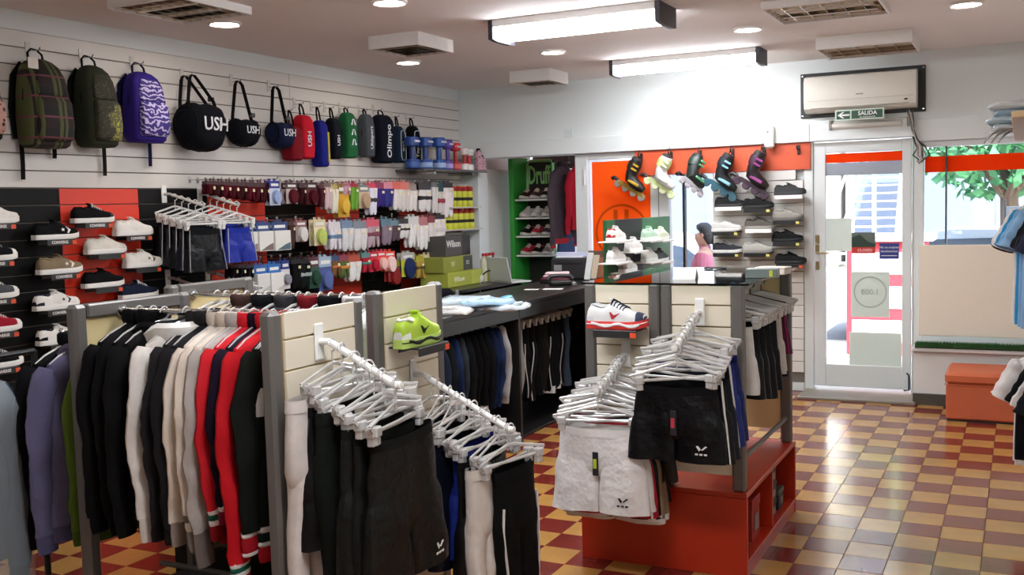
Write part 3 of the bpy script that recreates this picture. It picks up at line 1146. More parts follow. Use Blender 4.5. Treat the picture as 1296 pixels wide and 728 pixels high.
def put_top(name, label, cat, col, pos, rz, seed, group=None, cuffs=None, hem=None, collar=None, zipper=None, sl=.58, L=.62, W=.20, chest=None, piping=None, sleevec=None, m=None, thick=.030, badge=None, hood=None, short=False, hoodk=1.0):
    r = root(name, label, cat, (pos[0], pos[1], pos[2] + .045), rz, group)
    m = m or fab(col)
    if short:
        sl = .20
    body, rows, rings, sleeves = upper_garment(seed, W, L, sl, thick)
    ob('body', body, m, r)
    ms = fab(sleevec) if sleevec else m
    for (pts, rr) in sleeves:
        ob('sleeve', MB().tube(pts, rr, 14, flat=.45, up=(1, 0, 0)).wrinkle(.012, 14, 13, seed + pts[0][0], -.2, .12), ms, r)
        if cuffs:
            p0, p1 = Vector(pts[-2]), Vector(pts[-1])
            d = (p1 - p0).normalized()
            o_ = p1 - d * .003
            for ln, cc in cuffs:
                ob('cuff', MB().tube([o_, o_ + d * ln * .5, o_ + d * ln], [rr[-1] * .93, rr[-1] * .98, rr[-1] * .9], 12, flat=.45, up=(1, 0, 0)), fab(cc), r)
                o_ = o_ + d * (ln + .0004)
        if piping:
            ob('piping', MB().tube([(x, y - q_ * .45 - .002, z) for (x, y, z), q_ in zip(pts, rr)], .0045, 5), fab(piping), r)
    z = rows[-1][0]
    a, b = rows[-1][1] * W / .2, rows[-1][2]
    if hem:
        for ln, cc in hem:
            ob('hem_band', MB().loft([flat_ring(a * .985, b * .95, z + .001, amp=.007, ph=seed), flat_ring(a * 1.0, b * 1.02, z - ln * .5, amp=.007, ph=seed), flat_ring(a * .97, b * .92, z - ln, amp=.006, ph=seed)]), fab(cc), r)
            z -= ln + .0004
    if collar:
        cr = []
        for zz, aa, bb in ((-.100, .066, .034), (-.085, .072, .040), (-.060, .070, .042), (-.052, .064, .037), (-.062, .056, .030), (-.095, .05, .024)):
            cr.append(flat_ring(aa, bb, zz, n=20, dz=lambda x: -.0))
        ob('collar', MB().loft(cr, False, False), fab(collar), r)
    if hood:
        cr = []
        for zz, aa, bb in ((-.095, .085, .045), (-.085, .105, .07), (-.10, .115, .095), (-.15, .105, .100), (-.20, .07, .085), (-.215, .03, .06)):
            cr.append([(x, y + .02 * 0, z_ - .35 * max(0, y)) for x, y, z_ in flat_ring(aa * hoodk, bb * hoodk, zz, n=20)])
        ob('hood', MB().loft(cr, False, True), fab(hood), r)
    if zipper:
        zp = [(0, -b_ * 1.0 - .004 + fold(0, z_, 0, 0), z_) for z_, a_, b_ in rows[2:]]
        for s in (1, -1):
            ob('zip', MB().tube([(x, s * (-y_) * -1 if False else s * y_ - s * .005, z_) for x, y_, z_ in zp], .005, 5), fab(zipper), r)
    if chest:
        z_lo, z_hi, cc = chest
        rr_ = [g for g in rings if z_lo - .04 <= g[0][2] <= z_hi + .04]
        big = [[(x * 1.012, y * 1.03 + math.copysign(.002, y), zz) for x, y, zz in g] for g in rr_]
        if len(big) >= 2:
            ob('chest_band', MB().loft(big, False, False).wrinkle(.016, 9, 5, seed, -.14, .2), fab(cc), r)
    if badge:
        for s in (1, -1):
            ob('badge', MB().box(-.035, .035, s * (b + .008) - .001, s * (b + .008) + .001, -.30, -.27, .0005), plas(badge), r)
    return r


def put_shorts(label, col, pos, rz, seed, group=None, L=.40, W=.195, stripe=None, hem=None, m=None, tagc=None, mark=None, waist=None, name='shorts', cat='shorts', flare=1.12, inseam=.19, thick=.03, piping=None, k=26, marksize=.05):
    """hanging by the waist from clips; origin at the hook, waist at z=-.165"""
    r = root(name, label, cat, pos, rz, group)
    m = m or satin(col)
    q = random.Random(seed)
    ph = q.uniform(0, 6)
    z0 = -.162
    rise = L - inseam
    top = []
    for i in range(6):
        f_ = i / 5
        top.append(flat_ring(W * (.93 + (.10) * f_), thick * (.75 + .4 * f_), z0 - rise * f_, n=28, amp=.006 + .004 * f_, ph=ph, k=k * 1.5 if i < 2 else k, dz=(lambda x: -.010 * math.cos(x / W * PI / 2) - .006) if i == 0 else None))
    top.append(flat_ring(W * 1.01, thick * 1.0, z0 - rise - .02, n=28, amp=.009, ph=ph, k=k))
    top.append(flat_ring(W * .90, thick * .55, z0 - rise - .045, n=28, amp=.007, ph=ph, k=k))
    ob('seat', MB().loft(top, cap0=False, cap1=True).wrinkle(.010, 12, 7, seed, z0 - .03, .1), m, r)
    zt_ = z0 - rise * .55
    for s in (-1, 1):
        rings = []
        n = 12
        for i in range(n + 1):
            f_ = i / n
            z = zt_ - (L - rise * .55) * f_
            g_ = min(1, max(0, (f_ - .02) / .30))
            g_ = g_ * g_ * (3 - 2 * g_)
            fl_ = 1 + (flare - 1) * f_
            half = W * (.46 + .055 * g_) * fl_
            cx = s * W * (.47 + .05 * g_ + (flare - 1) * .5 * f_)
            rings.append(flat_ring(half, thick * (.80 + .34 * g_ + .32 * f_), z, n=24, amp=.006 + .005 * f_, ph=ph, cx=cx, k=k))
        ob('leg', MB().loft(rings).wrinkle(.012, 12, 7, seed, z0 - .03, .1), m, r)
        if hem:
            hz = z0 - L
            ob('hem_band', MB().loft([flat_ring(half * 1.01, thick * 1.48, hz + .012, n=20, amp=.011, ph=ph + s, cx=cx, k=k), flat_ring(half * 1.01, thick * 1.48, hz - .012, n=20, amp=.011, ph=ph + s, cx=cx, k=k)]), fab(hem), r)
        if stripe:
            st = MB()
            pts = []
            for i in range(9):
                f_ = i / 8
                z = z0 - .01 - (L - .012) * f_
                x = s * (W * (.95 + .1 * min(1, f_ * 2)) + W * (flare - 1) * .95 * max(0, f_ - .45) / .55) * .93
                y = -thick * (.72 + .65 * f_) * .72 + fold(x, z, ph, .006, k) - .004
                pts.append((x, y, z))
            st.tube(pts, .010 if stripe[0] != '-' else .004, 6, flat=.4, up=(0, 1, 0))
            ob('side_stripe', st, fab(stripe.lstrip('-')), r)
    wz = z0 - .004
    ob('waistband', MB().loft([flat_ring(W * .935, thick * .82, z0 + .004, n=28, amp=.006, ph=ph, k=k * 1.5, dz=lambda x: -.010 * math.cos(x / W * PI / 2) - .006), flat_ring(W * .95, thick * .9, z0 - .028, n=28, amp=.007, ph=ph, k=k * 1.5, dz=lambda x: -.010 * math.cos(x / W * PI / 2) - .006)], False, False), fab(waist or col), r)
    if tagc:
        t = ob('swing_tag', MB().box(-.012, .014, -thick - .022, -thick - .020, z0 - .20, z0 - .10, .0005), plas('24242a'), r)
        ob('tag_stripe', MB().box(-.009, .006, -thick - .0225, -thick - .0219, z0 - .17, z0 - .13), plas(tagc), t)
    if mark:
        zz = z0 - L + .055
        y = -thick * 1.45 - .010
        b = MB()
        cx = W * .62
        b.poly([(cx - .018, y, zz + .020), (cx - .010, y, zz + .022), (cx + .002, y, zz + .008), (cx - .006, y, zz)], (0, -.0015, 0))
        b.poly([(cx + .020, y, zz + .022), (cx + .028, y, zz + .020), (cx + .008, y, zz + .004), (cx + .002, y, zz + .006)], (0, -.0015, 0))
        for k_ in range(3):
            b.box(cx - .022 + k_ * .018, cx - .010 + k_ * .018, y - .0015, y, zz - .016, zz - .009)
        ob('logo', b, plas(mark), r, smooth=0)
    return r


def put_pants(label, col, pos, rz, seed, group=None, L=.92, W=.10, stripe=None, m=None, waist=None, cuff=None, piping=None, thick=.035):
    """pants hung by the waist, both legs close together"""
    r = root('trousers', label, 'trousers', pos, rz, group)
    m = m or fab(col)
    q = random.Random(seed)
    ph = q.uniform(0, 6)
    z0 = -.162
    top = [flat_ring(W * (.95 + .1 * i / 4), thick * (.8 + .3 * i / 4), z0 - .22 * i / 4, n=22, amp=.005, ph=ph) for i in range(5)]
    top.append(flat_ring(W * 1.0, thick * .95, z0 - .245, n=22, amp=.004, ph=ph))
    top.append(flat_ring(W * .88, thick * .5, z0 - .27, n=22, amp=.003, ph=ph))
    ob('seat', MB().loft(top, cap0=False, cap1=True).wrinkle(.008, 14, 7, seed, z0 - .03, .1), m, r)
    for s in (-1, 1):
        rings, pts = [], []
        for i in range(19):
            f_ = i / 18
            z = z0 - .13 - (L - .13) * f_
            g_ = min(1, f_ / .16)
            half = W * (.44 + .09 * g_ - .10 * f_)
            cx = s * W * (.52 - .02 * f_) + .010 * math.sin(f_ * 5 + ph)
            yo = .012 * math.sin(f_ * 4 + ph + s)
            rings.append(flat_ring(half, thick * (.78 + .28 * g_ - .2 * f_), z, n=18, amp=.004, ph=ph + f_ * 2, cx=cx, yo=yo * f_, k=40))
            pts.append((cx + s * half * .80, yo * f_ - thick * .80, z))
        ob('leg', MB().loft(rings).wrinkle(.010, 14, 7, seed, z0 - .03, .1), m, r)
        if stripe:
            ob('side_stripe', MB().tube(pts, .006, 6, flat=.5, up=(0, 1, 0)), fab(stripe), r)
        if cuff:
            ob('cuff', MB().loft([flat_ring(half * 1.02, thick * .85, z + .05, n=16, amp=.006, ph=ph + 2, cx=cx, yo=yo * f_, k=40), flat_ring(half * 1.02, thick * .85, z - .004, n=16, amp=.006, ph=ph + 2, cx=cx, yo=yo * f_, k=40)]), fab(cuff), r)
    ob('waistband', MB().loft([flat_ring(W * .96, thick * .86, z0 + .003, n=22, amp=.005, ph=ph), flat_ring(W * .99, thick * .95, z0 - .035, n=22, amp=.005, ph=ph)], False, False), fab(waist or col), r)
    return r


# ---------------------------------------------------------------- bags
def rbox_rings(sections, n=28, e=.45):
    rings = []
    for z, a, b, yo in sections:
        g = []
        for i in range(n):
            t = 2 * PI * i / n
            c, s = math.cos(t), math.sin(t)
            g.append((a * math.copysign(abs(c) ** e, c), yo + b * math.copysign(abs(s) ** e, s), z))
        rings.append(g)
    return rings


def strap(pts, w, t=.003):
    b = MB()
    pts = [Vector(p) for p in pts]
    rings = []
    for i, p in enumerate(pts):
        rings.append([(p.x - w / 2, p.y - t, p.z), (p.x + w / 2, p.y - t, p.z), (p.x + w / 2, p.y + t, p.z), (p.x - w / 2, p.y + t, p.z)])
    return b.loft(rings)


def backpack(label, pos, rz, W, Hb, D, m_main, m_front, trim='15130f', tails=((-.09, .20),), seed=0, tagc=None, group=None):
    """hangs by its grab loop; origin at the back face, bottom centre; front faces -y"""
    r = root('backpack', label, 'backpack', pos, rz, group)
    a, b = W / 2, D / 2
    sec = [(0, a * .80, b * .7, -b), (.015, a * .93, b * .9, -b), (.06, a * 1.0, b * 1.0, -b), (Hb * .35, a * 1.02, b * 1.05, -b), (Hb * .62, a * .98, b * .95, -b), (Hb * .80, a * .90, b * .82, -b * .95), (Hb * .91, a * .74, b * .66, -b * .85), (Hb * .97, a * .52, b * .48, -b * .75), (Hb, a * .25, b * .25, -b * .7)]
    q = random.Random(seed)
    ob('body', MB().loft(rbox_rings(sec)), m_main, r)
    s2 = [(.035, a * .70, .018, -D * .98), (.05, a * .80, .030, -D), (Hb * .25, a * .82, .038, -D * 1.02), (Hb * .5, a * .78, .034, -D), (Hb * .56, a * .70, .02, -D * .96)]
    ob('front_pocket', MB().loft(rbox_rings(s2, 24)), m_front, r)
    s3 = [(Hb * .575, a * .66, .012, -D * .955), (Hb * .60, a * .74, .020, -D * .94), (Hb * .72, a * .70, .020, -D * .90), (Hb * .82, a * .58, .016, -D * .83), (Hb * .88, a * .42, .01, -D * .76)]
    ob('top_panel', MB().loft(rbox_rings(s3, 24)), m_front, r)
    mt = fab(trim)
    zp = [(a * .98 * math.cos(t), -b * 1.1, Hb * .52 + Hb * .45 * math.sin(t)) for t in [PI * k / 14 for k in range(15)]]
    ob('zip', MB().tube(zp, .005, 6), mt, r)
    lp = [(-.05, -b * .6, Hb * .95), (-.045, -b * .5, Hb + .035), (-.015, -b * .4, Hb + .058), (.02, -b * .4, Hb + .055), (.045, -b * .5, Hb + .03), (.05, -b * .6, Hb * .95)]
    ob('grab_loop', MB().tube(lp, .009, 6, flat=.45, up=(0, 1, 0)), mt, r)
    for s in (-1, 1):
        sp = [(s * a * .45, -.012, Hb * .95), (s * a * .80, .004, Hb * .80), (s * a * .95, .004, Hb * .45), (s * a * .90, -.01, .05)]
        ob('shoulder_strap', MB().tube(sp, .022, 8, flat=.3, up=(1, 0, 0)), mt, r)
    for x, ln in tails:
        ob('strap_tail', strap([(x, -.02, .03), (x + .004, -.015, -ln * .5), (x - .004, -.02, -ln)], .024), mt, r)
    if tagc:
        ob('swing_tag', MB().box(-a * 1.0, -a * .52, -D * .9, -D * .9 + .001, Hb * .86, Hb * .98, .0004), plas(tagc), r)
    return r


def duffel(label, pos, rz, L, R, col, word, strap_h, seed=0, wordc='dfe2e6', group=None, two=False):
    """barrel bag, axis along local x, hanging by its strap; origin at bottom centre, front -y"""
    r = root('duffel_bag', label, 'duffel bag', pos, rz, group)
    rings = []
    for i in range(13):
        f_ = i / 12 * 2 - 1
        x = f_ * L / 2
        k = (1 - abs(f_) ** 5 * .45)
        sag = -.02 * (1 - f_ * f_)
        g = []
        for j in range(24):
            t = 2 * PI * j / 24
            c, s = math.cos(t), math.sin(t)
            g.append((x, -R * .8 + R * .85 * k * math.copysign(abs(c) ** .7, c), R + R * k * math.copysign(abs(s) ** .7, s) + sag + .006 * math.sin(7 * f_ + 3 * t + seed)))
        rings.append(g)
    m = fab(col)
    ob('body', MB().loft(rings), m, r)
    for s in (-1, 1):
        ob('end_piping', MB().tube([(s * L * .455, -R * .8 + R * .66 * math.cos(2 * PI * k / 20), R + R * .74 * math.sin(2 * PI * k / 20) - .004) for k in range(20)], .006, 6, closed=True), fab('0d0e12'), r)
    ob('zip', MB().tube([(x, -R * .9, 2 * R - .015 - .02 * (1 - (2 * x / L) ** 2)) for x in [L * (k / 8 - .5) * .9 for k in range(9)]], .007, 6), fab('0d0e12'), r)
    top = 2 * R + strap_h
    for off in ((-.035, .035) if two else (0,)):
        sp = [(-L * .46, -R * .8 + off, R * 1.3), (-L * .40, -R * .7 + off, R * 2.0), (-.035, -.05 + off, top - .025), (-.012, -.045 + off, top), (.012, -.045 + off, top), (.035, -.05 + off, top - .025), (L * .40, -R * .7 + off, R * 2.0), (L * .46, -R * .8 + off, R * 1.3)]
        ob('strap', MB().tube(sp, .015, 8, flat=.25, up=(0, 1, 0)), fab('1a191c'), r)
    ob('buckle', MB().box(L * .36, L * .36 + .045, -R * .72 - .012, -R * .72 + .012, R * 2.05, R * 2.05 + .03, .004), m_blackpl, r)
    if word:
        lt = xf(text_mb(word, R * .80, .0, bold=True), Matrix.Translation((L * .02, -R * .12, 0)))

        def wrap(v):
            z = v.y
            ang = z / (R * .98)
            return Vector((v.x, -R * .8 - (R * .85 + .006) * math.cos(ang) - .006, R * 1.08 + R * .98 * math.sin(ang)))
        ob('lettering', bend(lt, wrap), plas(wordc), r, smooth=0)
    return r


def pouch(label, pos, rz, W, Hb, D, col, word=None, wordc='dfe2e6', loop=.06, piping=None, seed=0, name='shoe_bag', cat='bag', marks=0, group=None, tilt=0, accent=None):
    r = root(name, label, cat, pos, rz, group)
    a, b = W / 2, D / 2
    sec = [(0, a * .8, b * .6, -b), (.012, a * .95, b * .9, -b), (Hb * .3, a * 1.0, b * 1.05, -b), (Hb * .7, a * 1.0, b, -b), (Hb * .88, a * .93, b * .85, -b), (Hb * .97, a * .74, b * .6, -b), (Hb, a * .55, b * .35, -b)]
    ob('body', MB().loft(rbox_rings(sec, 24, .38)), fab(col), r)
    ob('hang_loop', MB().tube([(-a * .35, -b, Hb * .93), (-a * .30, -b * .8, Hb + loop * .6), (-.006, -b * .7, Hb + loop), (.006, -b * .7, Hb + loop), (a * .30, -b * .8, Hb + loop * .6), (a * .35, -b, Hb * .93)], .008, 6, flat=.4, up=(0, 1, 0)), fab('17161a'), r)
    ob('zip', MB().tube([(a * 1.0 * math.cos(t), -b, Hb * .5 + Hb * .47 * math.sin(t)) for t in [PI * k / 12 for k in range(13)]], .004, 6), fab('121214'), r)
    if piping:
        pts = []
        for k in range(24):
            t = 2 * PI * k / 24
            c, s = math.cos(t), math.sin(t)
            pts.append((a * .78 * math.copysign(abs(c) ** .4, c), -D - .006, Hb * .47 + Hb * .40 * math.copysign(abs(s) ** .4, s)))
        ob('piping', MB().tube(pts, .0035, 5, closed=True), fab(piping), r)
    if accent:
        ob('side_panel', MB().box(a * .45, a * .80, -D - .006, -D * .8, Hb * .1, Hb * .75, .004), fab(accent), r)
    if word:
        lt = text_mb(word, W * .42, .0006, bold=True)
        M_ = basis((a * (-.1 if not accent else -.2), -D - .006, Hb * .45), (0, 0, 1), (-1, 0, 0))
        ob('lettering', xf(lt, M_), plas(wordc), r, smooth=0)
    for k in range(marks):
        zc = Hb * (.78 - .22 * k)
        mk = MB()
        sz = W * .24
        for s in (-1, 1):
            mk.poly([(s * sz * .1, -D - .0045, zc + sz * .8), (s * sz * .35, -D - .0045, zc + sz * .7), (s * sz * .9, -D - .0045, zc - sz * .6), (s * sz * .45, -D - .0045, zc - sz * .6), (s * sz * .28, -D - .0045, zc + sz * .1)], (0, -.0035, 0))
        ob('emblem', mk, plas(wordc), r, smooth=0)
    if tilt:
        r.rotation_euler = (0, tilt, rz)
    return r

# ================================================================== LEFT WALL GOODS
RL = PI / 2


def wspan(pl, pr, py, D):
    y0 = at(pl, py, X=XL).y
    y1 = at(pr, py, X=XL + D).y
    return (y0 + y1) / 2, y1 - y0


def wz(px, py, D=0):
    return at(px, py, X=XL + D).z


def wall_hook(y, z, ln, label='clear plastic wall hook holding a bag by its loop', group='bag hooks on the white slatboard'):
    r = root('wall_hook', label, 'hook', (XL, y, z), RL, group)
    ob('back_plate', MB().box(-.016, .016, -.005, 0, -.03, .05, .001), plas('cfcac2', .25), r)
    ob('arm', MB().tube([(0, -.004, 0), (0, -ln * .9, .0), (0, -ln, .012)], .004, 6), m_chrome, r)
    return r


plaid = pattern_mat('plaid_cloth', 'plaid', ['0f0c0b', '1e0f10', '49502a', '6a3640'])
camo = pattern_mat('camo_cloth', 'camo', ['5a5a3c', '2b2a1c', 'cfc93a'], 14)
leaf = pattern_mat('leaf_cloth', 'leaf', ['3a2a80', 'c4bce0'], 15)
pinkp = pattern_mat('pink_pattern_cloth', 'speckle', ['b98d80', '3b2522'], 30)
BP = [
    # px left, px right, py bottom, py top, D, main, front, trim, tails, label, tag
    (-62, 5, 178, 84, .16, fab('2a1c1c'), pinkp, '2a1c1c', (), 'dark backpack with pinkish patterned front beside the plaid backpack', None),
    (12, 92, 187, 76, .17, plaid, plaid, '131110', ((-.10, .17), (.11, .05)), 'dark plaid backpack with green and yellow checks', 'd8cfc4'),
    (86, 152, 186, 84, .17, fab('32372a'), camo, '25281d', ((.10, .16),), 'olive green backpack with yellow camouflage front', None),
    (148, 213, 180, 92, .15, fab('34257c'), leaf, '1d1740', ((.08, .14),), 'purple backpack with white leaf print', None),
]
for i, (pl, pr, pb, pt, D, m1, m2, tr, tails, lab, tg) in enumerate(BP):
    y, w = wspan(pl, pr, (pb + pt) / 2, D)
    z0 = wz((pl + pr) / 2, pb, D * .7)
    z1 = wz((pl + pr) / 2, pt, D * .4)
    backpack(lab, (XL + .012, y, z0), RL, w, z1 - z0, D, m1, m2, tr, tails, i, tg, 'backpacks on the white slatboard')
    wall_hook(y, z1 + .05, .10)

y, w = wspan(212, 282, 150, .20)
z0 = wz(245, 187, .15); z1 = wz(245, 128, .12); zt = wz(238, 96, .05)
duffel('large navy barrel bag with white block letters and two handles', (XL + .015, y, z0), RL, w, (z1 - z0) / 2, '10131f', 'USH', zt - z1, 1, two=True, group='navy barrel bags')
wall_hook(y, zt + .0, .09)
for k, (pl, pr, pb, pt, ptop, lab) in enumerate(((281, 334, 181, 148, 104, 'navy barrel bag with white block letters on a tall strap, next to the large one'), (331, 377, 184, 152, 111, 'navy barrel bag with white block letters beside the red pouch'))):
    y, w = wspan(pl, pr, 165, .17)
    z0 = wz((pl + pr) / 2, pb, .12); z1 = wz((pl + pr) / 2, pt, .10); zt = wz((pl + pr) / 2, ptop, .05)
    duffel(lab, (XL + .015, y, z0), RL, w, (z1 - z0) / 2, ('0f1220', '131a38')[k], 'USH', zt - z1, 2 + k, group='navy barrel bags')
    wall_hook(y, zt, .09)

PO = [
    (352, 384, 203, 160, 140, .12, '7d1420', None, None, 0, None, 'dark red pouch half hidden behind the bright red one'),
    (366, 398, 201, 146, 132, .12, 'c01a2c', 'USH', None, 0, None, 'bright red upright shoe bag with white block letters'),
    (390, 416, 211, 153, 136, .11, '1b2179', None, None, 0, 'c9b83a', 'royal blue shoe bag with a yellow side panel'),
    (407, 432, 201, 150, 137, .11, '171c2c', 'USH', None, 0, None, 'navy shoe bag with vertical white letters beside the green bag'),
    (424, 452, 200, 143, 138, .11, '1f5c37', None, None, 3, None, 'green shoe bag with three white emblems'),
    (449, 474, 199, 145, 141, .11, '454a50', 'Uhlsport', None, 0, None, 'grey shoe bag with small white lettering'),
    (464, 500, 206, 146, 140, .14, '12182e', 'Olimpo', None, 0, None, 'big navy shoe bag with outlined white vertical lettering'),
    (492, 512, 206, 160, 148, .10, '1a2a40', 'sport', 'b9c6cc', 0, None, 'blue-grey shoe bag with pale piping and lettering'),
    (509, 532, 209, 160, 150, .10, '0c0d12', 'Topper', 'c9cdd2', 0, None, 'black shoe bag with pale piping beside the blue weights'),
]
for k, (pl, pr, pb, pt, pl_, D, c, wd, pip, mk, acc, lab) in enumerate(PO):
    y, w = wspan(pl, pr, (pb + pt) / 2, D)
    z0 = wz((pl + pr) / 2, pb, D * .8); z1 = wz((pl + pr) / 2, pt, D * .5); zt = wz((pl + pr) / 2, pl_, D * .4)
    pouch(lab, (XL + .015, y, z0), RL, w, z1 - z0, D, c, wd, 'd9dde2', max(.04, zt - z1), pip, k, marks=mk, accent=acc, group='upright shoe bags in a row')
    wall_hook(y, zt, .09)

# ---- glass shelf with blister packs
zs = wz(545, 214, .24)
ys0, ys1 = at(500, 213, X=XL).y, 8.72
sh = root('wall_shelf', 'dark shelf on the white slatboard carrying blue and red weights', 'shelf', (XL, (ys0 + ys1) / 2, zs), RL)
hw = (ys1 - ys0) / 2
ob('board', MB().box(-hw, hw, -.30, 0, -.018, 0, .002), mat('smoked_shelf', '4b4a48', .25), sh)
for s in (-.6, .6):
    ob('bracket', MB().box(s * hw - .008, s * hw + .008, -.27, 0, -.045, -.019, .002), m_chrome, sh)


def weight(label, px, col, hh, body2, lab2, rad=.062, D=.11):
    p = at(px, 212, X=XL + D)
    r = root('dumbbell', label, 'dumbbell', (XL + D, p.y, zs), RL, 'weights standing on the wall shelf')
    m = plas(col, .4)
    ob('base_disc', MB().lathe([(rad * .9, 0), (rad, .008), (rad, hh * .26), (rad * .9, hh * .30), (rad * .35, hh * .31)], 14), m, r)
    ob('grip', MB().lathe([(rad * .38, hh * .3), (rad * .42, hh * .5), (rad * .38, hh * .71)], 12), plas(body2, .4), r)
    ob('top_disc', MB().lathe([(rad * .35, hh * .70), (rad * .9, hh * .71), (rad, hh * .74), (rad, hh - .008), (rad * .9, hh), (.002, hh)], 14), m, r)
    ob('label_band', MB().lathe([(rad * 1.01, hh * .06), (rad * 1.012, hh * .07), (rad * 1.012, hh * .20), (rad * 1.01, hh * .21)], 14), plas(lab2, .5), r)
    ob('brand_strip', MB().box(-rad * .6, rad * .6, -rad * 1.02, -rad * .8, hh * .83, hh * .89, .001), plas('d6dcea', .5), r)


for px, c, hh, c2, c3, lab in ((522, '1c3f86', .27, '16306a', '3a5a9a', 'blue weight at the bag end of the shelf'), (539, '1b4690', .275, '18397a', '8fa6cf', 'blue weight with pale label between two other blue ones'), (556, '2050a0', .285, '1b4488', '9fb4dc', 'tallest blue weight with white brand strip'), (567, '5a3f9e', .27, '4a3488', 'b0a0d8', 'purple weight beside the red one'), (577, 'c42a34', .25, 'a01f2a', 'd86a6a', 'red weight on the wall shelf'), (588, 'e6ded8', .21, 'b72c34', 'f2eeea', 'white and red weight with narrow grip'), (598, 'eae2dc', .20, 'c03038', 'f2eeea', 'white weight with red grip next to the pink pack')):
    weight(lab, min(px, 594), c, hh, c2, c3, D=.20, rad=.062 if px < 560 else (.05 if px < 580 else .045))
for px, hh, lab in ((606, .19, 'tall pink and grey camouflage blister pack on the shelf'), (617, .13, 'short pink and grey camouflage pack at the shelf end')):
    p = at(px, 212, X=XL + .27)
    r = root('blister_pack', lab, 'package', (XL + .265, min(p.y, 8.68), zs), RL)
    ob('card', MB().box(-.036, .036, -.03, .02, 0, hh, .01), pattern_mat('pink_camo_pack', 'speckle', ['c99aa6', '4a3f45'], 45), r)
    ob('cap', MB().tube([(-.03, -.005, hh - .01), (-.02, -.005, hh + .012), (.02, -.005, hh + .012), (.03, -.005, hh - .01)], .010, 6), fab('26201f'), r)

# ---- carded goods on pegs
m_film = film_mat('clear_film', 'f2f2f2', .6)
PEGN = [0]


def pack(pl, pr, yt, yb, hc, bc, kind, lab, D=.20, n=2, accent=None, group='carded packs on wall pegs'):
    cx = (pl + pr) / 2
    y, w = at(cx, yt, X=XL + D).y, at(pr, yt, X=XL + D).y - at(pl, yt, X=XL + D).y
    w *= .94
    z1, z0 = wz(cx, yt, D), wz(cx, yb, D)
    h = z1 - z0
    r = root(dict(socks='sock_pack', card='carded_pack', glove='glove_pack', box='boxed_pack', bundle='sock_bundle', long='sock_pair')[kind], lab, 'pack', (XL + D, y, z1), RL, group)
    hm = plas(hc, .45) if isinstance(hc, str) else hc
    bm = fab(bc) if isinstance(bc, str) else bc
    hh = h * (.30 if kind != 'long' else .18)
    ob('header_card', MB().box(-w / 2, w / 2, -.0015, .0015, -hh, 0, .0006), hm, r)
    ob('hang_tab', MB().box(-w * .12, w * .12, -.001, .001, 0, .018, .0005), hm, r)
    if kind == 'card':
        ob('card', MB().box(-w / 2, w / 2, -.004, .004, -h, -hh - .0005, .0015), bm if not isinstance(bc, str) else plas(bc, .5), r)
        ob('goods', MB().lathe([(.01, 0), (w * .36, .004), (w * .34, .03), (w * .1, .036)], 12, Matrix.Translation((0, -.003, -h * .66)) @ Matrix.Scale(1.2, 4, (0, 0, 1)) @ Matrix.Rotation(PI / 2, 4, 'X')), fab(accent or '2a2426'), r)
        ob('logo_strip', MB().box(-w * .35, w * .35, -.0045, -.002, -hh * .72, -hh * .35, .0006), plas('e8e6e2', .5), r)
    elif kind == 'box':
        ob('carton', MB().box(-w / 2, w / 2, -.03, .012, -h, -hh, .003), bm if not isinstance(bc, str) else plas(bc, .5), r)
        ob('picture', MB().poly([(-w * .42, -.0305, -h * .97), (w * .45, -.0305, -h * .97), (w * .45, -.0305, -h * .72), (w * .1, -.0305, -h * .8)], (0, -.0008, 0)), plas(accent or '6a7f7a', .5), r)
        ob('logo_strip', MB().box(-w * .35, w * .35, -.0025, -.0015, -hh * .7, -hh * .35, .0004), plas('e8e6e2', .5), r)
    elif kind in ('socks', 'bundle', 'long', 'glove'):
        k = {'socks': 2, 'bundle': 3, 'long': 2, 'glove': 2}[kind]
        for i in range(k):
            x0 = (i + .5) / k * w - w / 2
            hw_ = w / k * .5
            rg = []
            for f_ in (0, .15, .4, .7, .88, 1.0):
                z = -hh * .85 - (h - hh * .85) * f_
                q = (.85 + .25 * math.sin(f_ * 3.1 + i)) * (1 if f_ < .95 else .55)
                rg.append(flat_ring(hw_ * q, .016 * q, z, n=12, cx=x0 + .006 * math.sin(f_ * 4 + i * 2), amp=.003, ph=i, k=60))
            ob('glove' if kind == 'glove' else 'sock', MB().loft(rg), bm, r)
        if accent:
            ob('band', MB().box(-w * .52, w * .52, -.020, .018, -h * .60, -h * .46, .006), plas(accent, .5), r)
        ob('price_sticker', MB().box(w * .05, w * .30, -.0225, -.0195, -hh - .03, -hh - .01, .0005), plas('efe2b8', .5), r)
    for i in range(1, n):
        dup(r, (XL + D - .042 * i, y + rnd.uniform(-.004, .004), z1), label=' '.join((lab + ', hung behind its twin').split()[:16]))
    g = root('peg_hook', ' '.join(('wire peg hook carrying the ' + lab).split()[:16]), 'hook', (XL, y, z1 + .012), RL, 'peg hooks on the slatboard')
    ob('wire', MB().tube([(0, 0, 0), (0, -D - .02, 0), (0, -D - .03, .014)], .003, 6), m_chrome, g)
    ob('plate', MB().box(-.012, .012, -.004, 0, -.02, .02, .001), m_chrome, g)
    return r


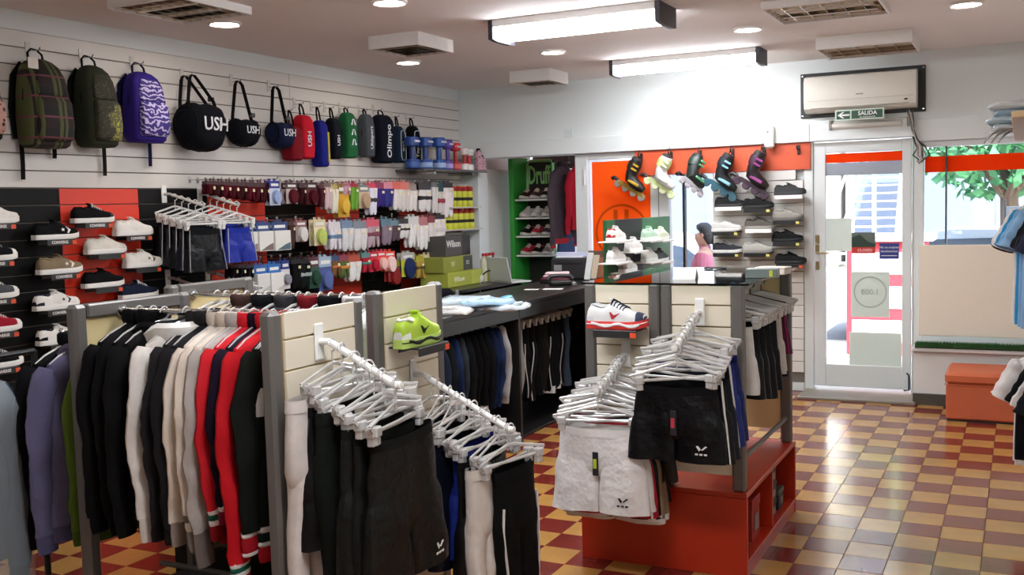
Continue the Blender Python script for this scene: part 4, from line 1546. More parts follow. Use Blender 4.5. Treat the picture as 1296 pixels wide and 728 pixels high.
# row A: maroon packs
xs = [266, 276, 286, 296, 306, 316, 326, 335]
for i, x in enumerate(xs):
    pack(x - 5, x + 5.5, 229 + i * .3, 246 + i * 1.5, '3b1218', ['4a0f1a', '3a1016', '5a1220'][i % 3], 'bundle', 'small dark maroon sock bundle in the crowded row of maroon packs', n=2, D=.18)
pack(340, 354, 229, 260, '2a2f8f', 'c9d2e4', 'card', 'blue and white carded pack between the maroon ones', n=2, accent='9fb0d8')
pack(361, 376, 231, 258, '4a2a2c', 'c8b8b4', 'card', 'maroon pack with a white printed insert', n=2, accent='5a1a24')
pack(378, 386, 231, 258, '3a1a1e', '3a1218', 'bundle', 'narrow maroon pack beside the white-insert one', n=2)
pack(387, 401, 231, 259, '3a1016', '5a1424', 'card', 'dark maroon carded pack with a white lower strip', n=2, accent='4a0f1a')
A2 = [
    (403, 410, 234, 262, '4a2228', '4a1c24', 'long', 'narrow dark red sock pair by the pink sock', None),
    (409, 419, 232, 265, '6b5a55', 'd3b6b8', 'long', 'pale pink rolled sock pair hanging from a peg', None),
    (418, 427, 234, 270, 'b3a456', 'e8e2d0', 'long', 'cream sock pair with a yellow header', None),
    (426, 441, 233, 275, '8a6a1c', 'd2a12c', 'card', 'tall mustard yellow carded pack', 'dcb44a'),
    (433, 443, 232, 247, 'b06a86', 'c9a0b4', 'bundle', 'small pink-lilac pack above the yellow card', None),
    (442, 453, 232, 266, 'a5243a', '6aa03a', 'long', 'lime green sock with a red and brown header', None),
    (453, 467, 234, 264, '7d7f80', 'cbb79e', 'card', 'beige carded pack with a grey header', 'b99c80'),
    (466, 476, 232, 272, 'd8405a', 'e4e4ee', 'long', 'white sock pair with black and red header', '1c1c20'),
    (474, 486, 231, 262, '8a3050', '3a2c78', 'socks', 'purple and blue sock pack with plum header', None),
    (485, 497, 231, 262, 'd88a9a', '3a3a80', 'socks', 'blue sock pack with a pink header', None),
    (496, 508, 231, 266, 'd8685a', 'e2ddd8', 'socks', 'white sock pack with a coral ring header', None),
    (506, 518, 231, 268, 'd8786a', 'd8cfc8', 'socks', 'grey-white sock pack with a coral header', None),
    (516, 527, 233, 267, '9a8a84', 'e6e1dc', 'socks', 'slim white sock pack with a taupe header', None),
    (529, 545, 231, 268, '3d3a3c', 'eae6e2', 'socks', 'wide white sock pack with a round black emblem', '1c1c1e'),
    (545, 553, 231, 270, '77726f', 'dedad6', 'long', 'long white sock pair beside the round emblem pack', None),
    (552, 561, 232, 274, '2a4a52', 'd8d2ce', 'socks', 'white sock pack with a red ball print', 'a02a3a'),
    (560, 573, 231, 275, '2a2a2c', 'efe6e4', 'long', 'long white sock pair with a black header next to the tennis cans', None),
]
for pl, pr, yt, yb, hc, bc, kd, lab, ac_ in A2:
    pack(pl, pr, yt, yb, hc, bc, kd, lab, n=2, accent=ac_)
# red header strip above
B2 = [
    (306, 322, 283, 318, '2c4a78', 'e2e0d8', 'box', 'white and blue boxed support nearest the blue shorts', '8a7a70'),
    (323, 342, 282, 318, '27457a', 'e6e4dc', 'box', 'white and blue boxed support in the middle of three', '7a6a62'),
    (343, 364, 281, 317, '263f70', 'e4e2da', 'box', 'white and blue boxed support beside the brown pack', '4f6a72'),
    (364, 372, 280, 315, '3c2622', '4a3430', 'long', 'slim brown pack beside the white boxes', None),
    (373, 388, 279, 306, '8a5a58', '9a8a88', 'card', 'taupe carded pack with a white figure', 'd8d4d0'),
    (396, 412, 278, 311, 'd8c8a0', 'e6d8b8', 'card', 'cream carded pack with a lime disc', 'b9c86a'),
    (415, 431, 281, 316, 'd6cfd2', 'e2dce0', 'bundle', 'white sock bundle with a blue band', '5f7f9f'),
    (431, 446, 279, 318, '6f86a0', 'd8d6d6', 'socks', 'plump white wrapped sock pair', None),
    (446, 464, 280, 317, '7d8690', 'dcd8d6', 'socks', 'long white wrapped socks beside the floral pack', None),
    (463, 480, 278, 313, 'd0586a', 'b8a0a8', 'bundle', 'pink floral pack with a white and green patch', '7a3a4a'),
    (482, 495, 277, 310, '5a7a88', '8a7a86', 'glove', 'grey and violet glove pack', None),
    (494, 506, 279, 305, '6a8a96', '5a4a52', 'glove', 'dark plum glove pack with white cuffs', None),
    (503, 517, 277, 302, '333333', 'e0dcda', 'glove', 'white glove with a black emblem card', '151515'),
    (516, 530, 274, 313, 'd8d4d2', 'ece8e6', 'bundle', 'bright white wrapped sport sock bundle', None),
    (529, 541, 275, 316, 'b8787a', 'eeeae8', 'socks', 'white wrapped sock pack with a dusty red header', None),
    (541, 551, 273, 308, '8a3a40', 'e0d8d4', 'socks', 'white sock pack with a dark red header', None),
    (549, 563, 272, 308, '2c2626', 'eae4e0', 'long', 'white sock pair with a round white logo header', 'd8d0cc'),
]
for pl, pr, yt, yb, hc, bc, kd, lab, ac_ in B2:
    pack(pl, pr, yt, yb, hc, bc, kd, lab, n=2, accent=ac_, D=.22)
C2 = [
    (291, 300, 335, 352, '4a2a30', '2a1c20', 'bundle', 'small dark pack in the row under the white boxes', None),
    (301, 310, 335, 352, '3a2a38', '1c1a24', 'bundle', 'small dark pack in the row under the white boxes', None),
    (311, 320, 335, 352, '30303c', '181a20', 'bundle', 'small dark pack in the row under the white boxes', None),
    (321, 338, 336, 372, '2a62a4', 'e2e0da', 'box', 'white box with bright blue header beside dark packs', 'b9b6ae'),
    (338, 355, 334, 372, '2f6cb0', 'e6e4de', 'box', 'white box with light blue header and printed rings', 'c9c4ba'),
    (355, 366, 330, 366, '2a3f86', 'd8d6d8', 'card', 'slim white card with royal blue header', '8a8a94'),
    (368, 380, 328, 366, '1a1a1c', '141416', 'long', 'long black strap pack', None),
    (378, 392, 328, 365, '16181a', '1a2222', 'long', 'long black and grey shin pad pack', '9aa8a8'),
    (390, 404, 326, 365, '5a3038', '33564a', 'card', 'dark green carded pack with a red header', '2a4a3a'),
    (402, 420, 325, 368, '9fb6c8', '46568a', 'card', 'blue translucent carded pack', '5a6aa0'),
    (418, 430, 324, 350, '3a4a6a', '7a5a3a', 'bundle', 'multicoloured wristband pack with blue header', 'c06a2a'),
    (429, 441, 323, 352, '8a3a4a', '5a6a3a', 'bundle', 'striped green and orange wristband pack', 'd0802a'),
    (440, 456, 323, 356, 'b0503a', 'e2e0dc', 'socks', 'white sock pair with a patterned header', None),
    (457, 468, 320, 345, '5a8a8a', 'b02a3a', 'bundle', 'red and teal wristband pack', '3a8a7a'),
    (467, 478, 319, 344, 'c02a40', 'd83a4a', 'card', 'red carded pack in the row of wristbands', 'b02038'),
    (477, 488, 318, 342, 'd8404a', 'e85a50', 'card', 'coral red carded pack with white circles', 'f0c0b8'),
    (486, 500, 318, 343, 'e0483c', 'ec6a58', 'card', 'coral carded pack with large white circles', 'f4d0c8'),
    (491, 506, 338, 356, '6a2a2a', 'b03a38', 'card', 'small dark red card below the coral ones', '8a2a2a'),
    (507, 525, 320, 350, 'b8b4ac', 'c2c63a', 'card', 'lime yellow pack with a dark blue figure', '24305a'),
    (526, 536, 324, 352, 'a8a03a', 'b89a4a', 'bundle', 'yellow and brown wristband pack', '5a4a2a'),
    (535, 549, 322, 352, 'd8c8a0', 'e0a050', 'card', 'orange and cream carded pack near the racket boxes', 'd8883a'),
]
for pl, pr, yt, yb, hc, bc, kd, lab, ac_ in C2:
    pack(pl, pr, yt, yb, hc, bc, kd, lab, n=2, accent=ac_, D=.22)

# ---- tennis cans on a small shelf
for zpx, xr, lab, n in ((290, (561, 568, 575, 582, 589, 596), 'tennis ball can with red top on the lower shelf', 6), (262, (566, 573, 580, 587, 594), 'tennis ball can with red top on the upper shelf', 5)):
    D = .16
    zsh = wz(580, zpx, D)
    y0, y1 = at(xr[0], zpx, X=XL + D).y - .06, min(8.72, at(xr[-1], zpx, X=XL + D).y + .10)
    s = root('wall_shelf', 'narrow pale shelf under the ' + ('lower' if zpx > 270 else 'upper') + ' row of tennis ball cans', 'shelf', (XL, (y0 + y1) / 2, zsh), RL)
    ob('board', MB().box(-(y1 - y0) / 2, (y1 - y0) / 2, -.24, 0, -.012, -.0005, .002), plas('c9c4ba', .4), s)
    ob('bracket', MB().box(-.008, .008, -.2, 0, -.035, -.0125, .002), m_chrome, s)
    can = None
    for i, x in enumerate(xr):
        p = at(x, zpx, X=XL + D)
        if p.y > 8.69:
            continue
        if can is None:
            can = root('tennis_ball_can', lab, 'can', (XL + D, p.y, zsh), RL, 'tennis ball cans')
            hh, rr = .20, .036
            ob('tube', MB().lathe([(.001, 0), (rr, 0), (rr, hh * .97)], 16), pattern_mat('tennis_can_print', 'bands', ['c9cc3a', 'd6d84a', '2a2418', 'd2d24a', 'd6d84a', '9a2a20', 'b8261e'], 1 / .205), can)
            ob('lid', MB().lathe([(rr * 1.03, hh * .95), (rr * 1.04, hh), (.001, hh)], 16), plas('caa890'), can)
        else:
            dup(can, (XL + D, p.y, zsh))

# ---- waterfall arms with shorts on the black slatboard
def wall_arm(pa, ln, drop, label, group):
    """pa: wall point; arm leaves the wall along +X"""
    r = ob('display_arm', MB().tube([(.006, 0, 0), (.05, 0, 0), (ln, 0, -drop), (ln + .008, 0, -drop + .012)], .009, 8), m_hwhite, wl, pa)
    ob('arm_plate', MB().box(0, .008, -.022, .022, -.055, .055, .003), m_whitepl, r)
    return r


for k, (px, py, cols, lab, kw) in enumerate((
        (207, 246, ['11141c', '141826', '10121c', '161b30', '0f1118'], 'navy black sports shorts with thin white side piping on the wall arm', dict(stripe='-c9ccd0')),
        (252, 246, ['b8283a', '1c2c8a', '22349a', '141c5a', '1e2e92'], 'royal blue shorts on the wall arm beside the maroon packs', dict(stripe='-d0d4dc')))):
    p = at(px, py, X=XL)
    pa = (XL, p.y, p.z)
    ln, drop = .33, .08
    wall_arm(pa, ln, drop, 'white sloping wall arm carrying kids shorts', 'white wall arms for shorts')
    for i, c in enumerate(cols):
        f_ = .28 + .68 * i / (len(cols) - 1)
        q = (XL + ln * f_, p.y, p.z - drop * (f_ - .1) + .012)
        hanger('white_clip', q, RL, 'white clip hanger holding ' + ('navy black' if k == 0 else 'royal blue') + ' shorts on the wall arm', 'white clip hangers on wall arms')
        put_shorts(lab if not (k == 1 and i == 0) else 'red kids shorts closest to the wall behind the royal blue ones', c, q, RL, 20 + i + 10 * k, 'shorts on the wall arms', L=.27 if k == 0 else .23, W=.15 if k == 0 else .125, inseam=.09, **kw)
for k, (px, py) in enumerate(((212, 352), (262, 345))):
    p = at(px, py, X=XL)
    wall_arm((XL, p.y, p.z), .46, .10, 'white sloping wall arm with pink hangers low on the black slats', 'low white wall arms')
    for i in range(6):
        f_ = .2 + .68 * i / 5
        q = (XL + .46 * f_, p.y, p.z - .10 * (f_ - .1) + .012)
        if i in (0, 3, 5):
            hanger('clear_kid', q, RL, 'pink-tinted kids hanger low on the left wall', 'kids hangers low on the left wall')
        put_shorts('small ' + ['teal', 'black', 'light blue', 'white', 'magenta', 'grey'][i] + ' swim shorts low on the left wall', ['2a7a9a', '14151a', '7fb6cc', 'd8dde0', 'c0347a', '5a6470'][i], q, RL, 60 + i + 7 * k, 'swim shorts low on the left wall', L=.34, W=.13, inseam=.10)

# ---- shoes on the black and red slats
CV = 'converse'
def wshoe(px, py, label, upper, sole='e9e6df', D=.085, word='CONVERSE', tagc='d8512c', **kw):
    """px,py: middle of the shoe's sole line in the photo"""
    p = at(px, py, X=XL + D)
    shoe(label, upper, sole, (XL + D, p.y, p.z + .0004), RL, **kw)
    shoe_shelf(('shelf under the ' + label).replace(' with ', ', ').replace(' and ', ', '), (XL, p.y - .02, p.z), RL, d=.15, w=.19, word=word, tagc=tagc, group='shoe shelves on the left wall')


wshoe(-8, 283, 'white leather trainer above the black canvas shoe at the wall edge', 'e4e0d8', logo=None)
wshoe(-10, 330, 'black canvas shoe with white laces above the grey one', '1d1b20', toe='e9e6df', lace='efece6')
wshoe(-8, 378, 'charcoal grey canvas shoe with white laces', '4a4a4e', toe='e9e6df')
wshoe(-4, 420, 'dark red canvas shoe with white laces', '9a1c2c', toe='e9e6df')
wshoe(-2, 465, 'black canvas shoe with white laces below the red one', '17161a', toe='e9e6df')
wshoe(71, 303, 'black trainer with white star and chevron', '15141a', logo='efece6', lace='2a2a2e')
wshoe(76, 346, 'tan trainer with white star and chevron', '85745c', logo='e8e0d0', lace='85745c')
wshoe(72, 391, 'white trainer with dark star, next to the red slats', 'e8e4dc', logo='2a2a34', accent='2a2a34', toe='e8e4dc')
wshoe(76, 434, 'white trainer with dark heel and chevron, lowest above the clothes rail', 'e6e2da', logo='3a3a44', accent='23232c')
wshoe(118, 282, 'black canvas shoe with white laces on the red slats', '17161c', toe='17161c', lace='efece6')
wshoe(134, 321, 'low white canvas shoe on the red slats', 'ded8cc', lace='ded8cc', word=None)
wshoe(131, 363, 'black canvas slip shoe on a pale shelf strip', '131216', lace='131216', word=None)
wshoe(169, 298, 'white trainer with tall collar straddling red and black slats', 'e9e5dc', lace='e9e5dc')
wshoe(181, 338, 'white trainer with a brown side patch', 'e6e2d8', logo='5a4a40', lace='e6e2d8', word=None)
wshoe(176, 377, 'navy canvas shoe with white eyelets behind the clothes frame', '1b2236', lace='e8e6e2', word=None)

# ================================================================== LEFT GONDOLAS
m_edge = mat('chipboard_edge', '9a8154', 0.8, var=0.2, scale=80)
m_back = mat('cream_back_board', 'd8c48f', 0.6, var=0.04, scale=6)


def end_frame(r, x, y0, y1, zt, side, groove0, pitch, zb=.12, x_in=None):
    """two posts, top bar, slatted panel facing +x (side=1) or -x (side=-1) in coordinates relative to r"""
    for y in (y0, y1):
        s = 1 if y == y0 else -1
        ob('post', MB().box(x - .03, x + .022, y, y + s * .058, 0, zt, .012), m_grey_metal, r)
        ob('foot', MB().box(x - .05, x + .05, y - .01 * s, y + s * .07, 0, .02, .004), m_blackpl, r)
    a, b = y0 + .06, y1 - .06
    f0, f1 = (x - .004, x + .014) if side > 0 else (x - .014, x + .004)
    ob('panel_core', MB().box(f0, f1, a, b, zb, zt - .012, .001), m_back, r)
    g0 = f1 if side > 0 else f0
    ob('panel_edge', MB().box(f0 - .001, f1 + .001, a - .006, a - .0005, zb, zt - .012), m_edge, r)
    z1, z = zt - .004, groove0
    while z1 > zb + .03:
        ob('slat', MB().box(g0, g0 + side * .010, a + .001, b - .001, max(zb, z + .003), z1 - .003, .0015), m_cream_slat, r)
        z1, z = z, z - pitch


ARMS = {}


def rack(label, xr, yr, xl, yl, zt, rail_y, rail_z, groove0, pitch):
    r = root('clothes_rack', label, 'clothes rack', (0, 0, 0))
    r.location = (xr, yr[0], 0)
    ox, oy = -xr, -yr[0]
    end_frame(r, 0, 0, yr[1] - yr[0], zt, 1, groove0, pitch)
    end_frame(r, xl + ox, yl[0] + oy, yl[1] + oy, zt, -1, groove0, pitch, zb=.62)
    ob('top_bar', MB().box(xl + ox - .022, xl + ox + .022, yl[0] + oy + .058, yl[1] + oy - .058, zt - .05, zt - .001, .006), m_grey_metal, r)
    ob('hang_rail', MB().tube([(xl + ox + .015, rail_y + oy, rail_z), (-.012, rail_y + oy, rail_z)], .0125, 12), m_chrome, r)
    for y in (rail_y - .12, rail_y + .12):
        ob('base_bar', MB().tube([(xl + ox + .02, y + oy, .30), (-.012, y + oy, .30)], .011, 8), m_grey_metal, r)
    ob('shade_filler_box', MB().box(xl + ox + .06, -.06, .03, yr[1] - yr[0] - .03, .035, .26, .006), m_black_slat, r)
    for xx in (xl + ox + .12, -.14):
        ob('filler_foot', MB().box(xx, xx + .04, .06, yr[1] - yr[0] - .06, 0, .0345), m_blackpl, r)
    ob('rail_socket', MB().lathe([(.022, 0), (.022, .012), (.013, .014)], 12, Matrix.Translation((xl + ox + .012, rail_y + oy, rail_z)) @ Matrix.Rotation(PI / 2, 4, 'Y')), m_chrome, r)
    return r


R1 = rack('grey framed clothes rack with cream slat end, full of jackets and tops', -2.05, (2.42, 2.91), -2.95, (2.47, 3.03), 1.32, 2.68, 1.283, 1.229, .098)
R2 = rack('grey framed clothes rack behind, its slat end holding a lime shoe', -2.125, (3.09, 3.58), -3.25, (3.22, 3.75), 1.325, 3.35, 1.277, 1.222, .099)

# ---- tops on the first rack: garments hang in the plane across the rail
def hl(pre, lab):
    return ' '.join((pre + lab).split()[:16])


RG = -PI / 2          # local x -> -Y, front (-y) -> -X ; local -? see below
RT = PI / 2           # local x -> +Y, front (-y) -> +X


def hang_top(X, Y, Z, name, label, cat, col, seed, hk='clear', **kw):
    hanger(hk, (X, Y, Z), RT, hl('clear hanger inside the ', label), 'hangers on the front clothes rack')
    return put_top(name, label, cat, col, (X, Y, Z), RT, seed, 'tops on the front clothes rack', **kw)


rz_, ry_ = 1.283 + .016, 2.68
G1 = [
    (112, 'jacket', 'black zip jacket at the far end of the front rack', '0d0c0d', dict(cuffs=[(.06, '0a090a')], collar='0d0c0d')),
    (128, 'jacket', 'second black jacket beside the white-collared sweatshirt', '0f0d0f', dict(cuffs=[(.06, '0c0b0c')], collar='0f0d0f')),
    (146, 'jacket', 'black hooded jacket touching the white-collared sweatshirt', '100e10', dict(cuffs=[(.06, '0c0b0c')], hood='100e10')),
    (172, 'sweatshirt', 'off-white sweatshirt with big white collar and black chest', 'd9d2ca', dict(cuffs=[(.085, 'd0c8bf')], hood='e8e4de', hoodk=1.3, hem=[(.05, 'cfc7be')], chest=(-.42, -.27, '1c1a1c'), sl=.56)),
    (192, 'jacket', 'charcoal jacket between the off-white and cream tops', '332f33', dict(cuffs=[(.06, '2c292c')], collar='332f33', hem=[(.05, '2a272a')])),
    (204, 'jacket', 'dark grey jacket squeezed beside the cream sweater', '2a272a', dict(cuffs=[(.06, '232023')], collar='2a272a')),
    (219, 'sweater', 'cream sweater with taupe cuffs', 'd8cbbd', dict(cuffs=[(.085, '8d8279')], hem=[(.06, '8d8279')], collar='c9bcae', sl=.56)),
    (234, 'sweater', 'ivory sweater with striped grey cuffs', 'd2c4b4', dict(cuffs=[(.03, '7f766e'), (.03, 'd8d0c6'), (.07, '7f766e')], hem=[(.10, '8a8078')], collar='c2b4a5', sl=.52)),
    (246, 'jacket', 'pale grey marl jacket behind the red sweatshirt', 'a8a09a', dict(cuffs=[(.12, '6f6660')], collar='a8a09a', hem=[(.06, '746b65')])),
    (258, 'sweatshirt', 'bright red sweatshirt with striped white and green cuffs', 'c8202a', dict(cuffs=[(.018, 'e6e0dc'), (.018, '1f5a4a'), (.018, 'e6e0dc'), (.05, '8a1420')], hem=[(.02, 'e6e0dc'), (.05, '8a1420')], collar='c8202a', sl=.50)),
    (272, 'track_jacket', 'dark purple track jacket with white piping', '261533', dict(cuffs=[(.02, 'e2dce0'), (.045, '7a1a3a')], hem=[(.02, 'e2dce0'), (.045, '7a1a3a')], collar='261533', piping='e6e2e6', sl=.48)),
    (287, 'sweatshirt', 'long red sweatshirt with striped cuffs beside the charcoal jacket', 'b8161f', dict(cuffs=[(.016, 'e6e0dc'), (.016, '1f5a4a'), (.016, 'e6e0dc'), (.07, '9a1018')], collar='b8161f', hem=[(.02, 'e6e0dc'), (.06, '9a1018')], sl=.66)),
    (306, 'jacket', 'charcoal green jacket with white and red stripes, last by the cream panel', '20241f', dict(cuffs=[(.018, 'ddd8d4'), (.05, 'a01722'), (.012, 'ddd8d4')], hem=[(.018, 'ddd8d4'), (.03, '14332a'), (.015, 'ddd8d4'), (.05, 'a01722')], collar='20241f', sl=.56, chest=(-.33, -.29, 'd8d3cf'))),
]
for i, (px, nm, lab, c, kw) in enumerate(G1):
    X = at(px, 470, Y=ry_ - .24).x
    Y = ry_ + rnd.uniform(-.01, .01)
    hang_top(X, Y, rz_, nm, lab, 'jacket' if 'jacket' in nm else nm, c, 100 + i, **kw)
for k in range(6):
    X = -2.13 + k * .014 - .05
    hanger('clear', (X + .02, ry_ + .01, rz_), RT, 'empty clear hanger by the cream panel on the front rack', 'empty hangers on the front rack')

# ---- tops on the outer left side of the first rack
r = ob('display_arm', MB().tube([(-.01, 0, 0), (-.35, 0, -.02), (-.36, 0, -.005)], .009, 8), m_chrome, R1, (-2.97 + 2.05, 2.74 - 2.42, 1.20))
ob('arm_plate', MB().box(-.012, -.002, -.02, .02, -.05, .05, .002), m_whitepl, r)
OUT = [(-3.045, 'jacket', 'lime green jacket on the outer end of the front rack', '5b742c', dict(cuffs=[(.06, '506826')], hem=[(.06, '506826')], collar='5b742c', sl=.60, L=.66)),
       (-3.13, 'sweatshirt', 'lavender sweatshirt on the outer end of the front rack', '625e7c', dict(cuffs=[(.07, '524e6c')], hem=[(.06, '524e6c')], hood='625e7c', sl=.60, L=.64)),
       (-3.23, 'jacket', 'black jacket behind the lavender sweatshirt', '111013', dict(cuffs=[(.06, '0d0c0f')], collar='111013', sl=.60, L=.64))]
for i, (X, nm, lab, c, kw) in enumerate(OUT):
    YO = (2.79, 2.70, 2.72)[i]
    z = 1.20 - .02 * (-2.97 - X) / .35 + .014
    hanger('white', (X, YO, z), RT, hl('white hanger inside the ', lab), 'hangers on the outer arm')
    put_top(nm, lab, 'jacket' if nm == 'jacket' else nm, c, (X, YO, z), RT, 150 + i, 'tops on the outer arm', **kw)

# plastic-bagged garment at the very left
p = at(-52, 560, Y=2.25)
g = put_top('jacket', 'blue-grey jacket wrapped in clear plastic at the shop edge', 'jacket', '33424e', (p.x, 2.22, 1.15), RT, 160, cuffs=[(.06, '2a3640')], collar='33424e', sl=.66, L=.68)
ob('plastic_cover', MB().loft([flat_ring(a, b, z, amp=.008, ph=2) for z, a, b in ((-.09, .08, .045), (-.15, .215, .07), (-.25, .275, .085), (-.6, .285, .09), (-.95, .28, .08))], True, False), film_mat('garment_film', 'dfe6ea', .72), g)
hanger('white', (p.x, 2.22, 1.15), RT, 'white hanger holding the plastic-wrapped jacket', None)
gl = root('floor_stand', 'black floor stand holding the plastic-wrapped jacket', 'stand', (p.x, 2.22, 0))
ob('pole', MB().tube([(0, .35, .01), (0, .35, 1.136)], .012, 8), m_blackpl, gl)
ob('rail', MB().tube([(0, .35, 1.136), (0, -.05, 1.136)], .011, 8), m_blackpl, gl)
ob('base', MB().lathe([(.001, 0), (.16, 0), (.16, .012), (.02, .022)], 20, Matrix.Translation((0, .35, 0))), m_blackpl, gl)

# ---- arm on the first slat end: clear hangers, trousers and shorts
def sloped_arm(par, p0, d, ln, drop):
    r = ob('display_arm', MB().tube([(.008, 0, 0), (.045, 0, .002), (ln, 0, -drop), (ln + .006, 0, -drop + .012)], .0115, 10), m_whitepl, par, Vector(p0) - par.location, math.atan2(d[1], d[0]))
    ob('arm_plate', MB().box(0, .010, -.022, .022, -.06, .06, .004), m_whitepl, r)
    ob('arm_tip', MB().lathe([(.001, 0), (.013, .002), (.013, .010), (.001, .012)], 10, Matrix.Translation((ln + .003, 0, -drop + .004)) @ Matrix.Rotation(PI / 2, 4, 'Y')), m_whitepl, r)
    return r


A1 = Vector((-2.024, 2.64, 1.204))
LN1, DR1 = .30, .13
sloped_arm(R1, A1, (1, 0), LN1, DR1)
items = [
    ('pants', 'white trousers hanging nearest the front slat panel', 'cfc6bf', dict(W=.085, L=.62), -.15),
    ('shorts', 'black sport shorts close to the front slat panel', '121112', dict(L=.44), 0),
    ('pants', 'dark green trousers on the front arm with thin white line', '1d231d', dict(W=.09, L=.78), -.10),
    ('pants', 'white trousers with black curved piping on the front arm', 'c9bfae', dict(W=.06, L=.78, stripe='16140f'), -.02),
    ('shorts', 'dark olive black training shorts on the front arm', '1a1a16', dict(L=.46), .0),
    ('shorts', 'black glossy shorts second from the tip of the front arm', '141413', dict(L=.46), .02),
    ('shorts', 'big black glossy shorts with a small white logo at the tip of the front arm', '1b1b18', dict(L=.47, mark='e6e6e2', flare=1.2), .03),
]
n = len(items)
for i, (kd, lab, c, kw, yo) in enumerate(items):
    f_ = .18 + .78 * i / (n - 1)
    q = (A1.x + LN1 * f_, A1.y + .0, A1.z - DR1 * (f_ - .14) / .86 + .015)
    hanger('clear_clip', q, RT + rnd.uniform(-.12, .12), hl('clip hanger holding the ', lab), 'clear hangers on the front slat end arm')
    q2 = (q[0], q[1] + yo, q[2])
    if kd == 'pants':
        put_pants(lab, c, q2, RT, 200 + i, 'bottoms on the front arm', **kw)
    else:
        put_shorts(lab, c, q2, RT + rnd.uniform(-.06, .06), 200 + i, 'bottoms on the front arm', **kw)
for i in range(5):
    f_ = .25 + .66 * i / 4
    q = (A1.x + LN1 * f_ + .018, A1.y, A1.z - DR1 * (f_ - .14) / .86 + .013)
    hanger('clear_clip', q, RT + rnd.uniform(-.35, .35), 'clear clip hanger on the front slat end arm', 'clear hangers on the front slat end arm', tilt=rnd.uniform(-.12, .12))

A2_ = Vector((-2.10, 3.32, .985))
LN2, DR2 = .42, .19
sloped_arm(R2, A2_, (1, 0), LN2, DR2)
items = [
    ('shorts', 'navy shorts close to the second slat panel', '141a30', dict(L=.44), 0),
    ('shorts', 'black shorts on the second arm behind the blue one', '101012', dict(L=.46), 0),
    ('shorts', 'dark navy training shorts on the second arm', '10142a', dict(L=.46), 0),
    ('shorts', 'royal blue shorts peeking out on the second arm', '1c2a7a', dict(L=.40), .05),
    ('shorts', 'black training shorts on the second arm by the white trousers', '0f0f11', dict(L=.48), 0),
    ('pants', 'pair of white trousers clipped on the second arm', 'd0c6bc', dict(W=.075, L=.60), -.13),
    ('pants', 'black trousers with a white edge at the tip of the second arm', '0e0e10', dict(W=.16, L=.62, stripe='cfcac4'), .05),
]
n = len(items)
for i, (kd, lab, c, kw, yo) in enumerate(items):
    f_ = .2 + .76 * i / (n - 1)
    q = (A2_.x + LN2 * f_, A2_.y, A2_.z - DR2 * (f_ - .1) / .9 + .015)
    hanger('clear_clip', q, RT + rnd.uniform(-.1, .1), hl('clip hanger holding the ', lab), 'clear hangers on the second slat end arm')
    q2 = (q[0], q[1] + yo, q[2])
    if kd == 'pants':
        put_pants(lab, c, q2, RT, 230 + i, 'bottoms on the second arm', **kw)
    else:
        put_shorts(lab, c, q2, RT + rnd.uniform(-.05, .05), 230 + i, 'bottoms on the second arm', **kw)
for i in range(7):
    f_ = .22 + .72 * i / 6
    q = (A2_.x + LN2 * f_ + .022, A2_.y, A2_.z - DR2 * (f_ - .1) / .9 + .013)
    hanger('clear_clip', q, RT + rnd.uniform(-.3, .3), 'clear clip hanger on the second slat end arm', 'clear hangers on the second slat end arm', tilt=rnd.uniform(-.1, .1))

# ---- second rack rail: empty clear hangers and a few dark and pale tops
for i in range(16):
    X = -3.1 + .055 * i
    if X > -2.2:
        break
    hanger('clear', (X, 3.35 + rnd.uniform(-.01, .01), 1.277 + .016), RT + rnd.uniform(-.1, .1), 'clear hanger on the rail of the second rack', 'hangers on the second rack')
for i, (X, nm, c, lab) in enumerate(((-2.95, 'shirt', '4a342e', 'brown top on the second rack rail'), (-2.84, 'shirt', '23262c', 'dark grey top on the second rack rail'), (-2.72, 'shirt', '3a3a3e', 'slate top on the second rack rail'), (-2.6, 'shirt', '7a1c24', 'dark red top on the second rack rail'), (-2.5, 'shirt', '15161a', 'black top on the second rack rail'), (-2.38, 'shirt', 'd8d6d2', 'white top on the second rack rail'), (-2.27, 'shirt', 'd2dcd8', 'pale green top by the lime shoe panel'))):
    put_top(nm, lab, 'top', c, (X + .01, 3.35, 1.293), RT, 260 + i, 'tops on the second rack', sl=.6, L=.80 if i < 5 else .58, collar=c)

# ---- lime shoe on the second slat end, faces +X, toe towards +Y
z_s = at(530, 437, X=-2.02).z
y_s = at(533, 435, X=-2.02).y
shoe('lime green and white court shoe with black lines on the second slat end', 'aacb3c', 'b9d66a', (-2.035, y_s, z_s + .0004), RL, kind='court', lace='a6c63a', logo='1d2410', accent='dfe0d6', solestripe='1c2010', L=.27, lining='8aa82e')
shoe_shelf('black shelf under the lime shoe with an orange price tag', (-2.102, y_s + .01, z_s), RL, d=.13, w=.22, word=None, tagc='e8512a')

# ================================================================== ORANGE ISLAND
BX0, BX1, BY0, BY1, BZ = -1.80, -1.035, 4.25, 5.30, .372
m_or = mat('orange_lacquer', 'b32e14', 0.35, var=0.06, scale=5)
isl = root('display_island', 'orange base island with grey posts, slat panels and a glass top', 'display island', ((BX0 + BX1) / 2, (BY0 + BY1) / 2, 0))
ox, oy = -(BX0 + BX1) / 2, -(BY0 + BY1) / 2


def ibox(name, x0, x1, y0, y1, z0, z1, c, m, par=None):
    return ob(name, MB().box(x0 + ox, x1 + ox, y0 + oy, y1 + oy, z0, z1, c), m, par or isl)


